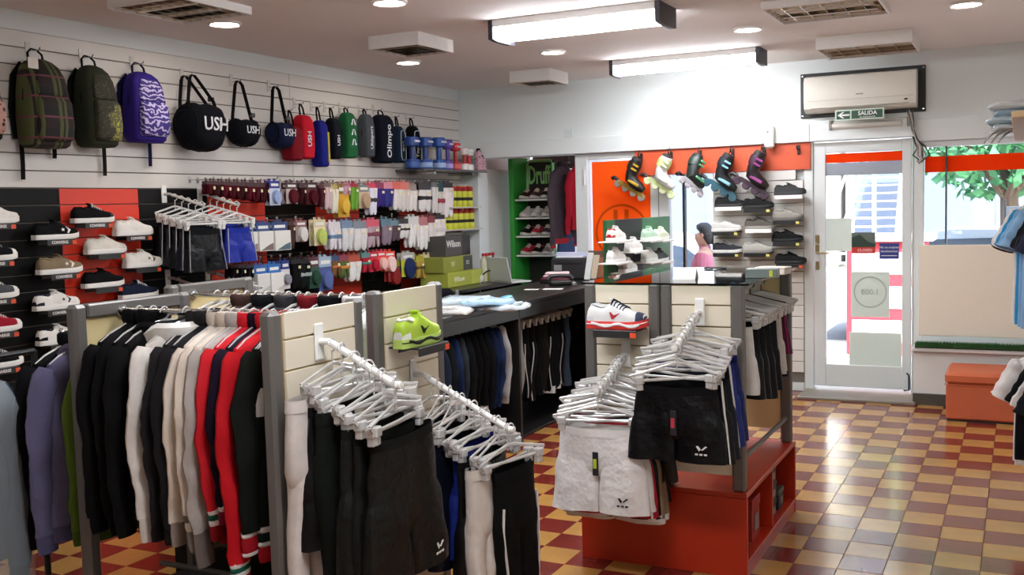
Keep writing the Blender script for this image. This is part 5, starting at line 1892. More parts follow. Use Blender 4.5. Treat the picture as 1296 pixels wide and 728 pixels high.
ibox('base_top', BX0, BX1, BY0, BY1, BZ - .022, BZ, .002, m_or)
ibox('base_front', BX0, BX1, BY0, BY0 + .02, 0, BZ - .0225, .002, m_or)
ibox('base_back', BX0, BX1, BY1 - .02, BY1, 0, BZ - .0225, .002, m_or)
ibox('base_side', BX0, BX0 + .02, BY0 + .0205, BY1 - .0205, 0, BZ - .0225, .002, m_or)
ibox('base_bottom', BX0 + .0205, BX1, BY0 + .0205, BY1 - .0205, .05, .072, .002, m_or)
ibox('base_middle', BX0 + .3, BX0 + .32, BY0 + .0205, BY1 - .0205, .0725, BZ - .0225, .002, m_or)
ibox('base_divider', BX0 + .3205, BX1 - .004, 4.76, 4.78, .0725, BZ - .0225, .002, m_or)
ibox('base_plinth', BX1 - .02, BX1 - .004, BY0 + .0205, BY1 - .0205, 0, .0495, .001, m_or)
PX = [(740, 753), (821, 834.5), (836, 849), (925, 941)]
posts = []
for a, b in PX:
    xa, xb = at(a, 380, Y=4.27).x, at(b, 380, Y=4.27).x
    posts.append((xa, xb))
    ibox('post', xa, xb, 4.262, 4.262 + .05, BZ, 1.262, .008, m_grey_metal)
    ibox('post', xa, xb, 5.24, 5.29, BZ, 1.262, .008, m_grey_metal)
for (xa, xb) in ((posts[0][1], posts[1][0]), (posts[2][1], posts[3][0])):
    ibox('panel_core', xa + .001, xb - .001, 4.282, 4.298, .44, 1.255, .001, m_edge)
    z1, z = 1.260, 1.175
    while z1 > .47:
        ibox('slat', xa + .002, xb - .002, 4.272, 4.282, max(.44, z + .003), z1 - .003, .0015, m_cream_slat)
        z1, z = z, z - .0928
    ibox('far_panel', xa + .001, xb - .001, 5.255, 5.272, .44, 1.255, .001, m_back)
    xm = (xa + xb) / 2
    ob('hang_rail', MB().tube([(xm + ox, 4.30 + oy, 1.215), (xm + ox, 5.254 + oy, 1.215)], .0115, 10), m_chrome, isl)
for xa, xb in (posts[0], posts[3]):
    ob('low_rail', MB().tube([((xa + xb) / 2 + ox, 4.315 + oy, .50), ((xa + xb) / 2 + ox, 5.238 + oy, .50)], .011, 8), m_grey_metal, isl)
ibox('glass_top', BX0 + .02, BX1 + .015, 4.255, 5.31, 1.2625, 1.2705, .001, glass_mat('display_glass', (.90, .96, .94), 1.0))

# boxes in the open compartments
def carton(label, x, y, z, w, d, h, c, rz=0, lidc=None):
    r = root('shoe_box', label, 'box', (x, y, z), rz)
    ob('carton', MB().box(-w / 2, w / 2, -d / 2, d / 2, 0, h * .74, .002), plas(c, .5), r)
    ob('lid', MB().box(-w / 2 - .003, w / 2 + .003, -d / 2 - .003, d / 2 + .003, h * .74, h, .002), plas(lidc or c, .5), r)
    ob('end_label', MB().box(w / 2 + .003, w / 2 + .0042, -d * .25, d * .25, h * .2, h * .6, .0004), plas('8d8a84', .5), r)
    return r


for i in range(3):
    carton('black shoe box in the far bay of the orange island, ' + ['bottom', 'middle', 'top'][i] + ' of its stack', -1.19, 4.92, .0725 + i * .086, .24, .13, .085, '17161a')
carton('small black and grey box beside the stack in the orange island', -1.19, 5.10, .0725, .24, .11, .10, '26252a', lidc='5a5850')
carton('red box standing in the near bay of the orange island', -1.19, 4.60, .0725, .22, .15, .19, 'b0281c')
carton('dark grey box in the near bay of the orange island', -1.22, 4.40, .0725, .20, .16, .15, '3c3630')

# items on the glass top
r = root('price_card', 'white folded price card standing on the glass top', 'card', (at(868, 352, Z=1.2725).x, at(868, 352, Z=1.2725).y, 1.2708), .15)
ob('front_leaf', MB().poly([(-.05, -.06, 0), (.05, -.06, 0), (.05, 0, .05), (-.05, 0, .05)], (0, .0012, 0)), plas('f2f1ec', .6), r)
ob('back_leaf', MB().poly([(-.05, .06, 0), (.05, .06, 0), (.05, .002, .05), (-.05, .002, .05)], (0, .0012, 0)), plas('f2f1ec', .6), r)
q = at(905, 340, Z=1.275)
r = root('sunglasses', 'black sunglasses lying on the glass top', 'sunglasses', (q.x, q.y, 1.2708), .1)
for s in (-1, 1):
    ob('lens', MB().tube([(s * .032 + .022 * math.cos(t), .016 * math.sin(t), .004 + .003 * math.sin(t)) for t in [2 * PI * k / 12 for k in range(12)]], .0035, 6, closed=True), m_blackpl, r)
    ob('temple', MB().tube([(s * .056, .006, .006), (s * .05, .04, .008), (s * -.02, .045, .006)], .003, 6), m_blackpl, r)
ob('bridge', MB().tube([(-.010, 0, .006), (0, .002, .008), (.010, 0, .006)], .003, 6), m_blackpl, r)
q = at(965, 343, Z=1.30)  # boxes modelled where the glass only shows faint reflections
r = root('reflection_box', 'small grey green box with a yellow label, standing in for a glass reflection', 'box', (q.x, q.y, 1.2708), .1)
ob('carton', MB().box(-.07, .07, -.05, .05, 0, .04, .002), plas('6d7a76', .4), r)
ob('label', MB().box(.035, .050, -.0512, -.0495, .006, .034, .0004), plas('c9c63a', .5), r)
r = root('reflection_box', 'flat white box standing in for a reflection, beside the grey green one', 'box', (q.x + .0, q.y + .22, 1.2708), -.1)
ob('carton', MB().box(-.07, .07, -.05, .05, 0, .026, .002), plas('e8e0d6', .5), r)
ob('lid', MB().box(-.072, .072, -.052, .052, .0265, .034, .002), plas('efe8de', .5), r)

# tennis shoe on the left slat panel (faces -Y, toe to +X)
zq = at(782, 416, Y=4.20)
shoe('white and navy tennis shoe with a red sole on the island slat panel', 'dcdcda', 'd8352e', (zq.x, 4.20, zq.z + .0004), 0, kind='court', lace='2a2f40', logo='b52a34', accent='c9ccd0', toe='27304c', solestripe='f2f0ee', L=.275, lining='22262f')
shoe_shelf('black shelf under the tennis shoe with an orange tag', (zq.x + .01, 4.272, zq.z), 0, d=.14, w=.20, word=None, tagc='e8512a')


# arms on the island
def gv(px, py, y):
    return at(px, py, Y=y)


A3 = Vector((gv(793, 448, 4.268).x, 4.268, gv(793, 448, 4.268).z))
LN3, DR3 = .36, .11
sloped_arm(isl, A3, (0, -1), LN3, DR3)
it3 = [('black shorts nearest the island panel under the tennis shoe', '141214', dict(L=.46, stripe='d8d4d0')),
       ('khaki shorts with white hem behind the white ones', '7d6a52', dict(L=.50, hem='e0dcd4')),
       ('tan shorts with a long hem behind the white ones', '8a7458', dict(L=.49, hem='d8d2c8')),
       ('maroon and black shorts with a white hem line', '1a1214', dict(L=.45, hem='d8d2cc')),
       ('red shorts showing their red side behind the white ones', 'b02430', dict(L=.42, stripe='e6e2de')),
       ('plain white shorts behind the tagged white shorts', 'd6d0ca', dict(L=.37)),
       ('white satin shorts with swing tag and black logo on the island arm', 'ded8d4', dict(L=.36, mark='1c1a1c', tagc='b9c83a', W=.185, flare=1.14))]
for i, (lab, c, kw) in enumerate(it3):
    f_ = .25 + .72 * i / (len(it3) - 1)
    q = (A3.x, A3.y - LN3 * f_, A3.z - DR3 * (f_ - .12) / .88 + .015)
    hanger('clear_clip', q, rnd.uniform(-.08, .08), hl('clip hanger holding the ', lab), 'clear hangers on the left island arm')
    put_shorts(lab, c, q, rnd.uniform(-.04, .04), 300 + i, 'shorts on the left island arm', **kw)
for i in range(9):
    f_ = .2 + .76 * i / 8
    q = (A3.x, A3.y - LN3 * f_ - .018, A3.z - DR3 * (f_ - .12) / .88 + .013)
    hanger('clear_clip', q, rnd.uniform(-.3, .3), 'clear clip hanger on the island arm under the tennis shoe', 'clear hangers on the left island arm', tilt=rnd.uniform(-.1, .1))

A4 = Vector((gv(886, 395, 4.268).x, 4.268, gv(886, 395, 4.268).z))
LN4, DR4 = .36, .11
sloped_arm(isl, A4, (0, -1), LN4, DR4)
it4 = [('navy blue shorts nearest the other island panel', '14205a', dict(L=.36)),
       ('blue and white shorts on the other island arm', '1c2a70', dict(L=.35, stripe='e2e0dc')),
       ('dark navy shorts on the other island arm', '11162a', dict(L=.36)),
       ('black shorts with broad white side stripe', '121216', dict(L=.34, stripe='e2deda')),
       ('black shorts with swing tag and white logo at the arm tip', '0f0e12', dict(L=.31, mark='e6e4e0', tagc='c9384a', W=.18, inseam=.13))]
for i, (lab, c, kw) in enumerate(it4):
    f_ = .25 + .72 * i / (len(it4) - 1)
    q = (A4.x, A4.y - LN4 * f_, A4.z - DR4 * (f_ - .12) / .88 + .015)
    hanger('clear_clip', q, rnd.uniform(-.08, .08), hl('clip hanger holding the ', lab), 'clear hangers on the right island arm')
    put_shorts(lab, c, q, rnd.uniform(-.04, .04), 320 + i, 'shorts on the right island arm', **kw)
for i in range(9):
    f_ = .2 + .76 * i / 8
    q = (A4.x, A4.y - LN4 * f_ - .018, A4.z - DR4 * (f_ - .12) / .88 + .013)
    hanger('clear_clip', q, rnd.uniform(-.3, .3), 'clear clip hanger on the other island arm', 'clear hangers on the right island arm', tilt=rnd.uniform(-.1, .1))
q = gv(843, 480, 4.15)
put_pants('charcoal trousers hanging low behind the black shorts', '3a3634', (A4.x - .13, 4.13, 1.09), 0, 340, None, L=.50, W=.055)

# rail inside the right unit
xm = (posts[2][1] + posts[3][0]) / 2
RAILI = [('white', 'd8d4ce', .30, 'pale shorts just behind the island corner post'), ('black', '101012', .34, 'black shorts on the island inner rail'), ('black', '141416', .36, 'black shorts on the island inner rail'), ('black', '0e0e10', .38, 'black shorts on the island inner rail'), ('black', '121214', .36, 'black shorts on the island inner rail'), ('white', 'cfc9c2', .30, 'grey white shorts with black hem on the island inner rail'), ('purple', '5a1c3e', .22, 'plum shorts with pink piping at the far end of the island rail')]
for i, (_, c, ln, lab) in enumerate(RAILI):
    q = (xm + .04, 4.45 + .118 * i, 1.215 + .015)
    hanger('clear_clip', q, rnd.uniform(-.06, .06), hl('clip hanger holding the ', lab), 'clear hangers on the island inner rail')
    put_shorts(lab, c, q, 0, 350 + i, 'shorts on the island inner rail', L=ln, W=.15, inseam=ln * .4, hem='101012' if i == 5 else None, stripe='-c8306a' if i == 6 else None)
    for k in (1, 2):
        hanger('clear_clip' if k == 1 or i % 2 else 'black_clip', (q[0], q[1] + .038 * k, q[2]), rnd.uniform(-.15, .15), 'clear hanger on the island inner rail' if k == 1 or i % 2 else 'black clip hanger on the island inner rail', 'clear hangers on the island inner rail')

# ================================================================== COUNTER
CX, CB = -3.05, -3.70
CY0, CY1, CT = 4.95, 8.50, .975
m_cblack = mat('black_counter_laminate', '1a1817', 0.32, var=0.08, scale=6)
cn = root('shop_counter', 'long black shop counter with open bays full of hanging clothes', 'counter', (CX, (CY0 + CY1) / 2, 0))
oy = -(CY0 + CY1) / 2


def cbox(name, x0, x1, y0, y1, z0, z1, c=.002, m=None):
    return ob(name, MB().box(x0 - CX, x1 - CX, y0 + oy, y1 + oy, z0, z1, c), m or m_cblack, cn)


cbox('top', CB, CX, CY0, 6.205, CT - .03, CT)
cbox('top', CB, CX, 6.208, CY1, CT - .032, CT - .002)
cbox('apron', CX - .03, CX - .002, CY0, 6.205, CT - .118, CT - .0305)
cbox('apron', CX - .03, CX - .002, 6.208, CY1, CT - .118, CT - .0325)
for y in (CY0, 6.19, CY1 - .03):
    cbox('upright', CB, CX - .004, y, y + .03, 0, CT - .1185)
cbox('back_panel', CB, CB + .02, CY0 + .03, CY1 - .03, .02, CT - .033)
cbox('kick', CB + .02, CX - .06, CY0 + .03, CY1 - .031, 0, .02)
for y0, y1 in ((CY0 + .0305, 6.1895), (6.2205, CY1 - .0305)):
    ob('hang_rail', MB().tube([(-.29, y0 + oy, .915), (-.29, y1 + oy, .915)], .0115, 8), m_chrome, cn)
cols = ['1b2430', '1f2b3c', '262b2e', '1a2a4a', '2b3036', '23282c', '15161a', 'd8d8d6', '20252c', '14203a', '182648', 'a9a9a8']
names = ['slate navy', 'dusty navy', 'charcoal', 'blue', 'dark grey', 'graphite', 'black', 'black with white front', 'steel dark', 'navy', 'deep blue', 'light grey']
for i, c in enumerate(cols):
    y = 5.16 + .082 * i
    q = (CX - .29, y, .915 + .015)
    hanger('white', q, 0, 'white hanger inside the ' + names[i] + ' jacket under the counter', 'hangers under the counter')
    put_top('jacket', names[i] + ' jacket hanging in the first counter bay', 'jacket', c if i != 7 else '1b1c20', q, 0, 400 + i, 'jackets under the counter', sl=.46, L=.54, collar=c if i != 7 else 'd8d8d6', cuffs=[(.05, c)], chest=(-.5, -.22, 'd8d8d6') if i == 7 else None, zipper='c8c8c6' if i in (2, 5, 9) else None)
cols = ['14161c', '9a9894', '16181e', '17171a', '121216', '2a2620', '131316', '1a1a1e', '141418', '38424e']
for i, c in enumerate(cols):
    y = 6.34 + .105 * i
    q = (CX - .22, y, .915 + .015)
    hanger('clear_kid', q, 0, 'clip hanger holding ' + ['black', 'grey', 'dark navy', 'black striped', 'jet black', 'brown black', 'black white-cuffed', 'charcoal', 'plain black', 'slate blue'][i] + ' trousers under the counter', 'clip hangers under the counter')
    put_pants(['black', 'grey', 'dark navy', 'black striped', 'jet black', 'brown black', 'black white-cuffed', 'charcoal', 'plain black', 'slate blue'][i] + ' track trousers in the second counter bay', c, q, 0, 430 + i, 'trousers under the counter', L=.56 - .02 * (i % 3), W=.12, stripe='c9c7c2' if i in (0, 2, 3, 6, 8) else None, cuff='d8d4d0' if i in (6, 7) else None)

# shirts in plastic lying on the counter
def folded_shirt(label, x, y, z, w, d, h, c, rz, film=True, group=None):
    r = root('folded_shirt', label, 'folded shirt', (x, y, z), rz, group)
    rg = []
    for zz, k in ((0, .94), (h * .3, 1.0), (h * .7, .98), (h, .86)):
        g = []
        for i in range(24):
            t = 2 * PI * i / 24
            cc, s = math.cos(t), math.sin(t)
            g.append((w / 2 * k * math.copysign(abs(cc) ** .4, cc), d / 2 * k * math.copysign(abs(s) ** .4, s), zz + (.006 * math.sin(5 * t + rz * 9) if zz > 0 else 0)))
        rg.append(g)
    ob('cloth', MB().loft(rg), fab(c), r)
    ob('collar', MB().tube([(-.05, -d * .30, h + .002), (-.035, -d * .42, h + .010), (0, -d * .45, h + .012), (.035, -d * .42, h + .010), (.05, -d * .30, h + .002)], .010, 6), fab(c), r)
    if film:
        rg2 = [[(x_ * 1.06, y_ * 1.06, z_ * 1.12 + .002 + .004 * math.sin(9 * i)) for i, (x_, y_, z_) in enumerate(g)] for g in rg]
        ob('film_bag', MB().loft(rg2, False, True), film_mat('shirt_film', 'f0f6fa', .68), r)
    return r


for i, (px, py, c, lab) in enumerate(((572, 388, 'd8d4cc', 'white folded shirt flat on the counter edge'), (585, 381, 'a9c0d0', 'pale blue bagged shirt at the bottom of the counter pile'), (608, 382, '5fa2c8', 'sky blue bagged shirt on the counter'), (633, 383, 'c9d6dc', 'white bagged shirt at the far end of the counter pile'), (590, 376, 'b9ccd6', 'white and blue bagged shirt on top of the counter pile'), (617, 377, '7fb8d6', 'light blue bagged shirt on top of the counter pile'))):
    z = CT + .001 + (.034 if i in (4, 5) else 0)
    p = at(px, py + 8, Z=z)
    folded_shirt(lab, p.x, p.y, z, .26, .34, .03, c, .4 + .35 * i, True, 'bagged shirts on the counter')

# things at the far end of the counter
def onc(px, py, z=CT):
    return at(px, py, Z=z)


p = onc(712, 356)
st = root('shirt_pile', 'pink and dark folded garment pile on the counter end', 'folded clothes', (-3.50, 7.86, CT - .0015), .3)
for i, (c, k) in enumerate((('2a2023', 1.0), ('5a2a34', .95), ('c9a0a8', .8), ('e2c8cc', .7))):
    ob('garment', MB().box(-.14 * k, .14 * k, -.10 * k, .10 * k, i * .022, i * .022 + .021, .008), fab(c), st)
p = onc(700, 366)
r = root('paper_slip', 'white receipt papers on the counter top', 'paper', (p.x, p.y, CT - .0015), .2)
ob('sheet', MB().box(-.075, .075, -.04, .04, 0, .004, .001), plas('f0eee8', .7), r)
ob('sheet', MB().box(-.22, -.11, -.05, .01, 0, .003, .001), plas('e8e6e0', .7), r)
p = onc(735, 352)
r = root('phone_handset', 'black desk telephone with curled cord at the counter end', 'telephone', (-3.36, 7.60, CT - .0015), .5)
ob('base', MB().box(-.09, .09, -.09, .09, 0, .04, .012), m_blackpl, r)
ob('handset', MB().tube([(-.10, 0, .045), (-.08, 0, .07), (0, 0, .078), (.08, 0, .07), (.10, 0, .045)], [.024, .018, .014, .018, .024], 8), m_blackpl, r)
ob('cord', MB().tube([(.1 + .012 * math.cos(k * .9) * 1, -.09 - .004 * k, .02 + .012 * math.sin(k * .9)) for k in range(40)], .003, 5), plas('8d8a86'), r)
p = onc(752, 362)
r = root('brochure_stand', 'brochure stand with leaflets leaning at the end of the counter', 'brochure stand', (-3.17, 7.86, CT + .0015), -.2)
M_ = Matrix.Rotation(-.28, 4, 'X')
ob('back', MB().box(-.10, .10, 0, .012, 0, .27, .003, M_), mat('brown_board', '5a4434', .6), r)
for i, c in enumerate(('d9dedb', 'c9b9a0', '8a5a40')):
    ob('leaflet', MB().box(-.095 + i * .064, -.04 + i * .064, -.012, -.0005, .02 + .01 * i, .25 - .02 * i, .001, M_), plas(c, .5), r)

# ---- rear desk along the left wall
DX1, DZ = -4.22, .93
dk = root('desk', 'black rear desk behind the counter with a laptop and boxes', 'desk', (-4.54, 8.0, 0))
ob('top', MB().box(-.33, .32, -1.05, .72, DZ - .03, DZ, .003), m_cblack, dk)
for y in (-1.03, .67):
    ob('side', MB().box(-.33, .30, y, y + .03, 0, DZ - .0305, .002), m_cblack, dk)
ob('modesty_panel', MB().box(-.31, -.29, -1.0, .67, .2, DZ - .0305, .002), m_cblack, dk)

p = at(663, 352, Z=DZ)
lp = root('laptop', 'open silver white laptop seen from its back on the rear desk', 'laptop', (-4.13 - .10, 8.28, DZ + .0004), -.45)
m_lap = plas('d3d6d4', .3)
ob('base', MB().box(-.16, .16, -.02, .21, 0, .016, .004), m_lap, lp)
ob('screen', MB().box(-.16, .16, -.006, .004, 0, .225, .004, Matrix.Translation((0, -.02, .016)) @ Matrix.Rotation(.22, 4, 'X')), m_lap, lp)
ob('hinge', MB().tube([(-.1, -.018, .014), (.1, -.018, .014)], .006, 6), plas('8d908e'), lp)

pr_ = root('receipt_printer', 'black printer with papers on top, at the end of the desk', 'printer', (-3.52, 8.26, CT - .0015), .12)
pz = 0
ob('body', MB().box(-.17, .17, -.13, .13, pz, pz + .19, .015), plas('2a2a2c', .4), pr_)
ob('output_slot', MB().box(-.12, .12, -.132, -.125, pz + .13, pz + .15), plas('0c0c0c'), pr_)
ob('panel', MB().box(-.14, -.07, -.134, -.129, pz + .08, pz + .13, .001), plas('8d8d90'), pr_)
ob('paper', MB().box(-.13, .11, -.10, .10, pz + .1905, pz + .20, .001), plas('d6d8e2', .6), pr_)
ob('paper_tray', MB().box(-.15, .13, -.02, .02, pz + .20, pz + .235, .002), plas('b9bcd0', .5), pr_)

hp = at(623, 352, X=-4.35)
r = root('headphones', 'black and white headphones with a white cable on the rear desk', 'headphones', (-4.36, hp.y, DZ + .0004), .4)
ob('band', MB().tube([(.085 * math.cos(t), 0, .035 + .075 * math.sin(t)) for t in [PI * k / 12 for k in range(13)]], .007, 6), m_blackpl, r)
for s in (-1, 1):
    ob('ear_cup', MB().lathe([(.001, -.016), (.034, -.016), (.037, 0), (.034, .014), (.001, .016)], 14, Matrix.Translation((s * .085, 0, .037)) @ Matrix.Rotation(PI / 2, 4, 'Y')), m_whitepl if s < 0 else m_blackpl, r)
ob('cable', MB().tube([(-.085, -.02, .02), (-.10, -.08, .006), (-.085, -.14, .004), (-.09, -.155, -.05), (-.085, -.16, -.2)], .004, 5), m_whitepl, r)

# racket boxes
def rbox(label, x, y, z, w, d, h, c, c2, word, wc, wz_=.5, size=None):
    r = root('racket_box', label, 'box', (x, y, z), RL)
    ob('carton', MB().box(-w / 2, w / 2, -d / 2, d / 2, 0, h, .003), plas(c, .5), r)
    ob('end_panel', MB().box(w * .18, w / 2, -d / 2 - .0015, -d / 2 - .0002, .004, h - .004, .0005), plas(c2, .5), r)
    letters('lettering', word, size or h * .5, plas(wc, .5), r, (-w * .18, -d / 2 - .0012, h * wz_), (1, 0, 0), (0, 0, 1), bold=True)
    return r


def dpos(px, py, X):
    return at(px, py, X=X)


yb = dpos(572, 352, -4.55).y
z1 = DZ + .0005
rbox('lime green ball box with pale lettering at the bottom of the stack', -4.58, yb + .05, z1, .62, .28, .13, 'a9b24a', 'b9c258', 'Wilson', 'e6e8d0')
rbox('lime and dark grey ball box marked X2 in the middle of the stack', -4.60, yb - .02, z1 + .1305, .52, .26, .135, '8f9640', '4a4a46', 'W', 'c9cca0')
letters('lettering', 'X2', .05, m_whitepl, bpy.data.objects[[o.name for o in bpy.data.objects if o.name.startswith('racket_box')][-1]], (.17, -.1322, .07), (1, 0, 0), (0, 0, 1))
rbox('dark grey box with white lettering on top of the stack', -4.62, yb + .04, z1 + .266, .44, .24, .18, '4a4846', '2a2826', 'Wilson', 'e2e0da', .6, .085)
r = root('bottle_pack', 'pack of drink bottles with red caps on the boxes', 'bottles', (-4.50, 8.52, z1), RL)
for i in range(4):
    ob('bottle', MB().lathe([(.001, 0), (.03, 0), (.03, .19), (.012, .22), (.012, .235)], 12, Matrix.Translation((-.10 + i * .065, 0, 0))), plas(['c9c6a8', '8f9640', 'd6d2c0', '5a5a52'][i], .3), r)
    ob('cap', MB().lathe([(.016, .235), (.016, .26), (.001, .262)], 10, Matrix.Translation((-.10 + i * .065, 0, 0))), plas('b02430', .4), r)

# office chair
ch = root('office_chair', 'dark office chair behind the counter', 'chair', (-3.98, 6.55, 0), .6)
m_cf = fab('1d1b2a')
ob('seat', MB().box(-.23, .23, -.22, .22, .44, .52, .03), m_cf, ch)
ob('backrest', MB().box(-.21, .21, .20, .26, .62, 1.00, .03), m_cf, ch)
for s in (-1, 1):
    ob('back_post', MB().box(s * .235 - .012, s * .235 + .012, .20, .24, .46, .99, .006), plas('8d8c90', .3), ch)
ob('column', MB().tube([(0, 0, .10), (0, 0, .44)], .025, 10), m_blackpl, ch)
for k in range(5):
    a = 2 * PI * k / 5
    ob('base_leg', MB().tube([(0, 0, .12), (.26 * math.cos(a), .26 * math.sin(a), .06)], [.022, .014], 8), m_blackpl, ch)
    ob('caster', MB().lathe([(.001, -.012), (.028, -.012), (.028, .012), (.001, .012)], 10, Matrix.Translation((.26 * math.cos(a), .26 * math.sin(a), .029)) @ Matrix.Rotation(PI / 2, 4, 'Y')), m_blackpl, ch)

# ================================================================== FRONT: SHOE SLATBOARD
sx0, sx1 = -2.385, -1.632
sb = root('shoe_slatboard', 'white slatboard with dark and grey shoes beside the door', 'slatboard', ((sx0 + sx1) / 2, YW - .02, 0))
hw = (sx1 - sx0) / 2
ob('core', MB().box(-hw, hw, .008, .024, .07, 1.775, .001), m_groove, sb)
z = 1.775
k = 0
while z > .16:
    ob('slat', MB().box(-hw, hw, -.004, .008, z - P + .0025, z - .0025, .0015), m_white_slat, sb)
    z -= P
ob('upper_panel', MB().box(-hw, hw - .06, -.004, .012, 1.78, 1.86, .0015), m_white_slat, sb)
ob('foot_block', MB().box(-hw, -hw + .08, -.004, .024, 0, .069), m_alu, sb)
ob('foot_block', MB().box(hw - .10, hw, -.004, .024, 0, .069), m_alu, sb)


def fshoe(px, py, label, upper, sole, col='1a1a1a', front='1a1a1a', kind='work', tagc='d8d070', **kw):
    D = .085
    p = at(px, py, Y=YW - .024 - D)
    shoe(label, upper, sole, (p.x, YW - .024 - D, p.z + .0004), 0, kind=kind, L=.255, **kw)
    shoe_shelf('shelf under the ' + label, (p.x, YW - .0245, p.z), 0, col=col, front=front, d=.15, w=.22, tagc=tagc, group='shoe shelves on the front slatboard')


fshoe(1000, 247, 'black ankle work shoe, highest on the front slatboard', '3a3a3a', '2e2e2e', 'e8e6e2', 'e8e6e2', tagc=None, lace='3a3a3a')
fshoe(924, 262, 'dark slip-on work shoe on a white shelf', '2f3133', '232323', 'e8e6e2', 'e8e6e2', tagc=None, lace='2f3133')
fshoe(960, 264, 'dark shoe with yellow shelf tag under the skates', '2b2b2d', '1f1f1f', lace='2b2b2d')
fshoe(997, 279, 'grey beige running shoe on a dark shelf', '8f8a82', '6a655e', lace='b9b4aa')
fshoe(920, 293, 'pale grey trainer on a dark shelf at the window edge', 'c9c7c2', 'dedcd8', lace='d8d6d2')
fshoe(962, 290, 'brown grey strapped shoe on a white shelf', '5a5550', '8a857c', 'e8e6e2', 'e8e6e2', tagc=None, lace='8f8a82')
fshoe(997, 306, 'black running shoe in the column by the door', '262628', '1a1a1c', lace='3a3a3c')
fshoe(921, 320, 'black and white trainer low on the front slatboard', '33343a', 'e0deda', lace='e6e4e0')
fshoe(960, 320, 'light grey chunky trainer above the glass top', 'a8a59c', '8d8a82', lace='c9c6be')
fshoe(1001, 334, 'black trainer with orange tag, lowest by the door', '2a2a2c', '1c1c1e', tagc='d8512c', lace='2a2a2c')


# ---- inline skates on the orange board
def skate(label, px, py, c1, c2, frame, wheel, s=1.0, rz=0, accent='c9c8c2'):
    p = at(px, py, Y=YW - .12)
    r = root('inline_skate', label, 'inline skate', (p.x, YW - .14, p.z), rz, 'inline skates on hooks')
    r.scale = (s, s, s)
    M0 = Matrix.Rotation(.55, 4, 'Y')     # toe points down to the right as it hangs
    up = MB()
    # boot shaft + foot loft along a bent axis
    pts = [(-.05, 0, .02), (-.045, 0, -.04), (-.04, 0, -.10), (-.02, 0, -.145), (.03, 0, -.165), (.09, 0, -.175), (.135, 0, -.18)]
    rr = [.060, .064, .060, .066, .058, .052, .030]
    m1 = plas(c1, .45)
    ob('boot', MB().tube(pts, rr, 12, flat=.85, up=(0, 1, 0), M=M0), m1, r)
    ob('cuff', MB().tube([(-.052, 0, .0), (-.048, 0, -.035), (-.044, 0, -.075)], [.066, .070, .066], 12, flat=.9, up=(0, 1, 0), M=M0), plas(c2, .4), r)
    for zb in (-.015, -.055):
        ob('buckle', MB().box(-.045, .012, -.074, -.058, zb - .010, zb + .006, .003, M0), plas(accent, .3), r)
    ob('liner', MB().tube([(-.053, 0, .012), (-.054, 0, .040)], [.058, .050], 12, flat=.85, up=(0, 1, 0), M=M0), plas('2a2828', .7), r)
    ob('side_panel', MB().box(-.02, .09, -.064, -.050, -.175, -.150, .005, M0), plas(accent, .4), r)
    ob('toe_strap', MB().tube([(.02, -.045, -.17), (.03, -.03, -.13), (.04, 0, -.12), (.03, .03, -.13), (.02, .045, -.17)], .007, 6, M=M0), plas(c2, .4), r)
    ob('frame', MB().poly([(-.09, -.014, -.205), (.14, -.014, -.205), (.165, -.014, -.24), (-.115, -.014, -.24)], (0, .028, 0), M0), plas(frame, .35), r)
    for k in range(4):
        ob('wheel', MB().lathe([(.006, -.012), (.030, -.010), (.036, 0), (.030, .010), (.006, .012)], 14, M0 @ Matrix.Translation((-.105 + .084 * k, 0, -.245)) @ Matrix.Rotation(PI / 2, 4, 'X')), plas(wheel, .4), r)
    ob('heel_brake', MB().tube([(-.12, 0, -.215), (-.165, 0, -.215), (-.175, 0, -.235)], [.014, .018, .02], 8, M=M0), m_blackpl, r)
    ob('lace_loop', MB().tube([(-.04, 0, .02), (-.02, 0, .10), (-.01, 0, .13), (0, 0, .10), (-.02, 0, .02)], .004, 5), plas('26221f'), r)
    return r


skate('black and yellow inline skate hanging over the orange poster', 812, 209, '191514', '241c14', '8a6a1c', '8d867c', 1.0, accent='b8962a')
skate('white and pale green inline skate', 850, 205, 'dfdedb', 'c2d08a', 'b8c48a', 'd3dab0', 1.0)
skate('dark green and grey inline skate turned towards the room', 887, 205, '1c2422', '24362c', 'a9a6a8', 'c0b6bc', .95, 1.0, accent='5aa878')
skate('black and teal inline skate beside the purple one', 928, 205, '14181c', '1c2a34', '2c5a68', '3a5a66', 1.05, accent='7fb0bc')
skate('black and purple inline skate nearest the door', 968, 202, '1c1418', '3a1a30', '2a1a26', '4a3444', 1.05, accent='8a3a78')

# ---- green and black shoe display panel standing behind the island
gx = -2.70
gy0, gy1 = at(768, 300, X=gx).y, at(848, 300, X=gx).y
gz1 = at(768, 279, X=gx).z
gp = root('shoe_display', 'green and black upright shoe display with small white shelves', 'shoe display', (gx, (gy0 + gy1) / 2, 0), RL)
hw = (gy1 - gy0) / 2
c1, c2 = at(779, 300, X=gx).y - (gy0 + gy1) / 2, at(813, 300, X=gx).y - (gy0 + gy1) / 2
for a, b, c in ((-hw, c1, '1e5a2c'), (c1, c2, '141213'), (c2, hw, '1f6a32')):
    ob('panel', MB().box(a + .0005, b - .0005, 0, .03, .05, gz1, .001), plas(c, .5), gp)
ob('foot', MB().box(-hw, hw, -.16, .16, 0, .05, .004), m_blackpl, gp)


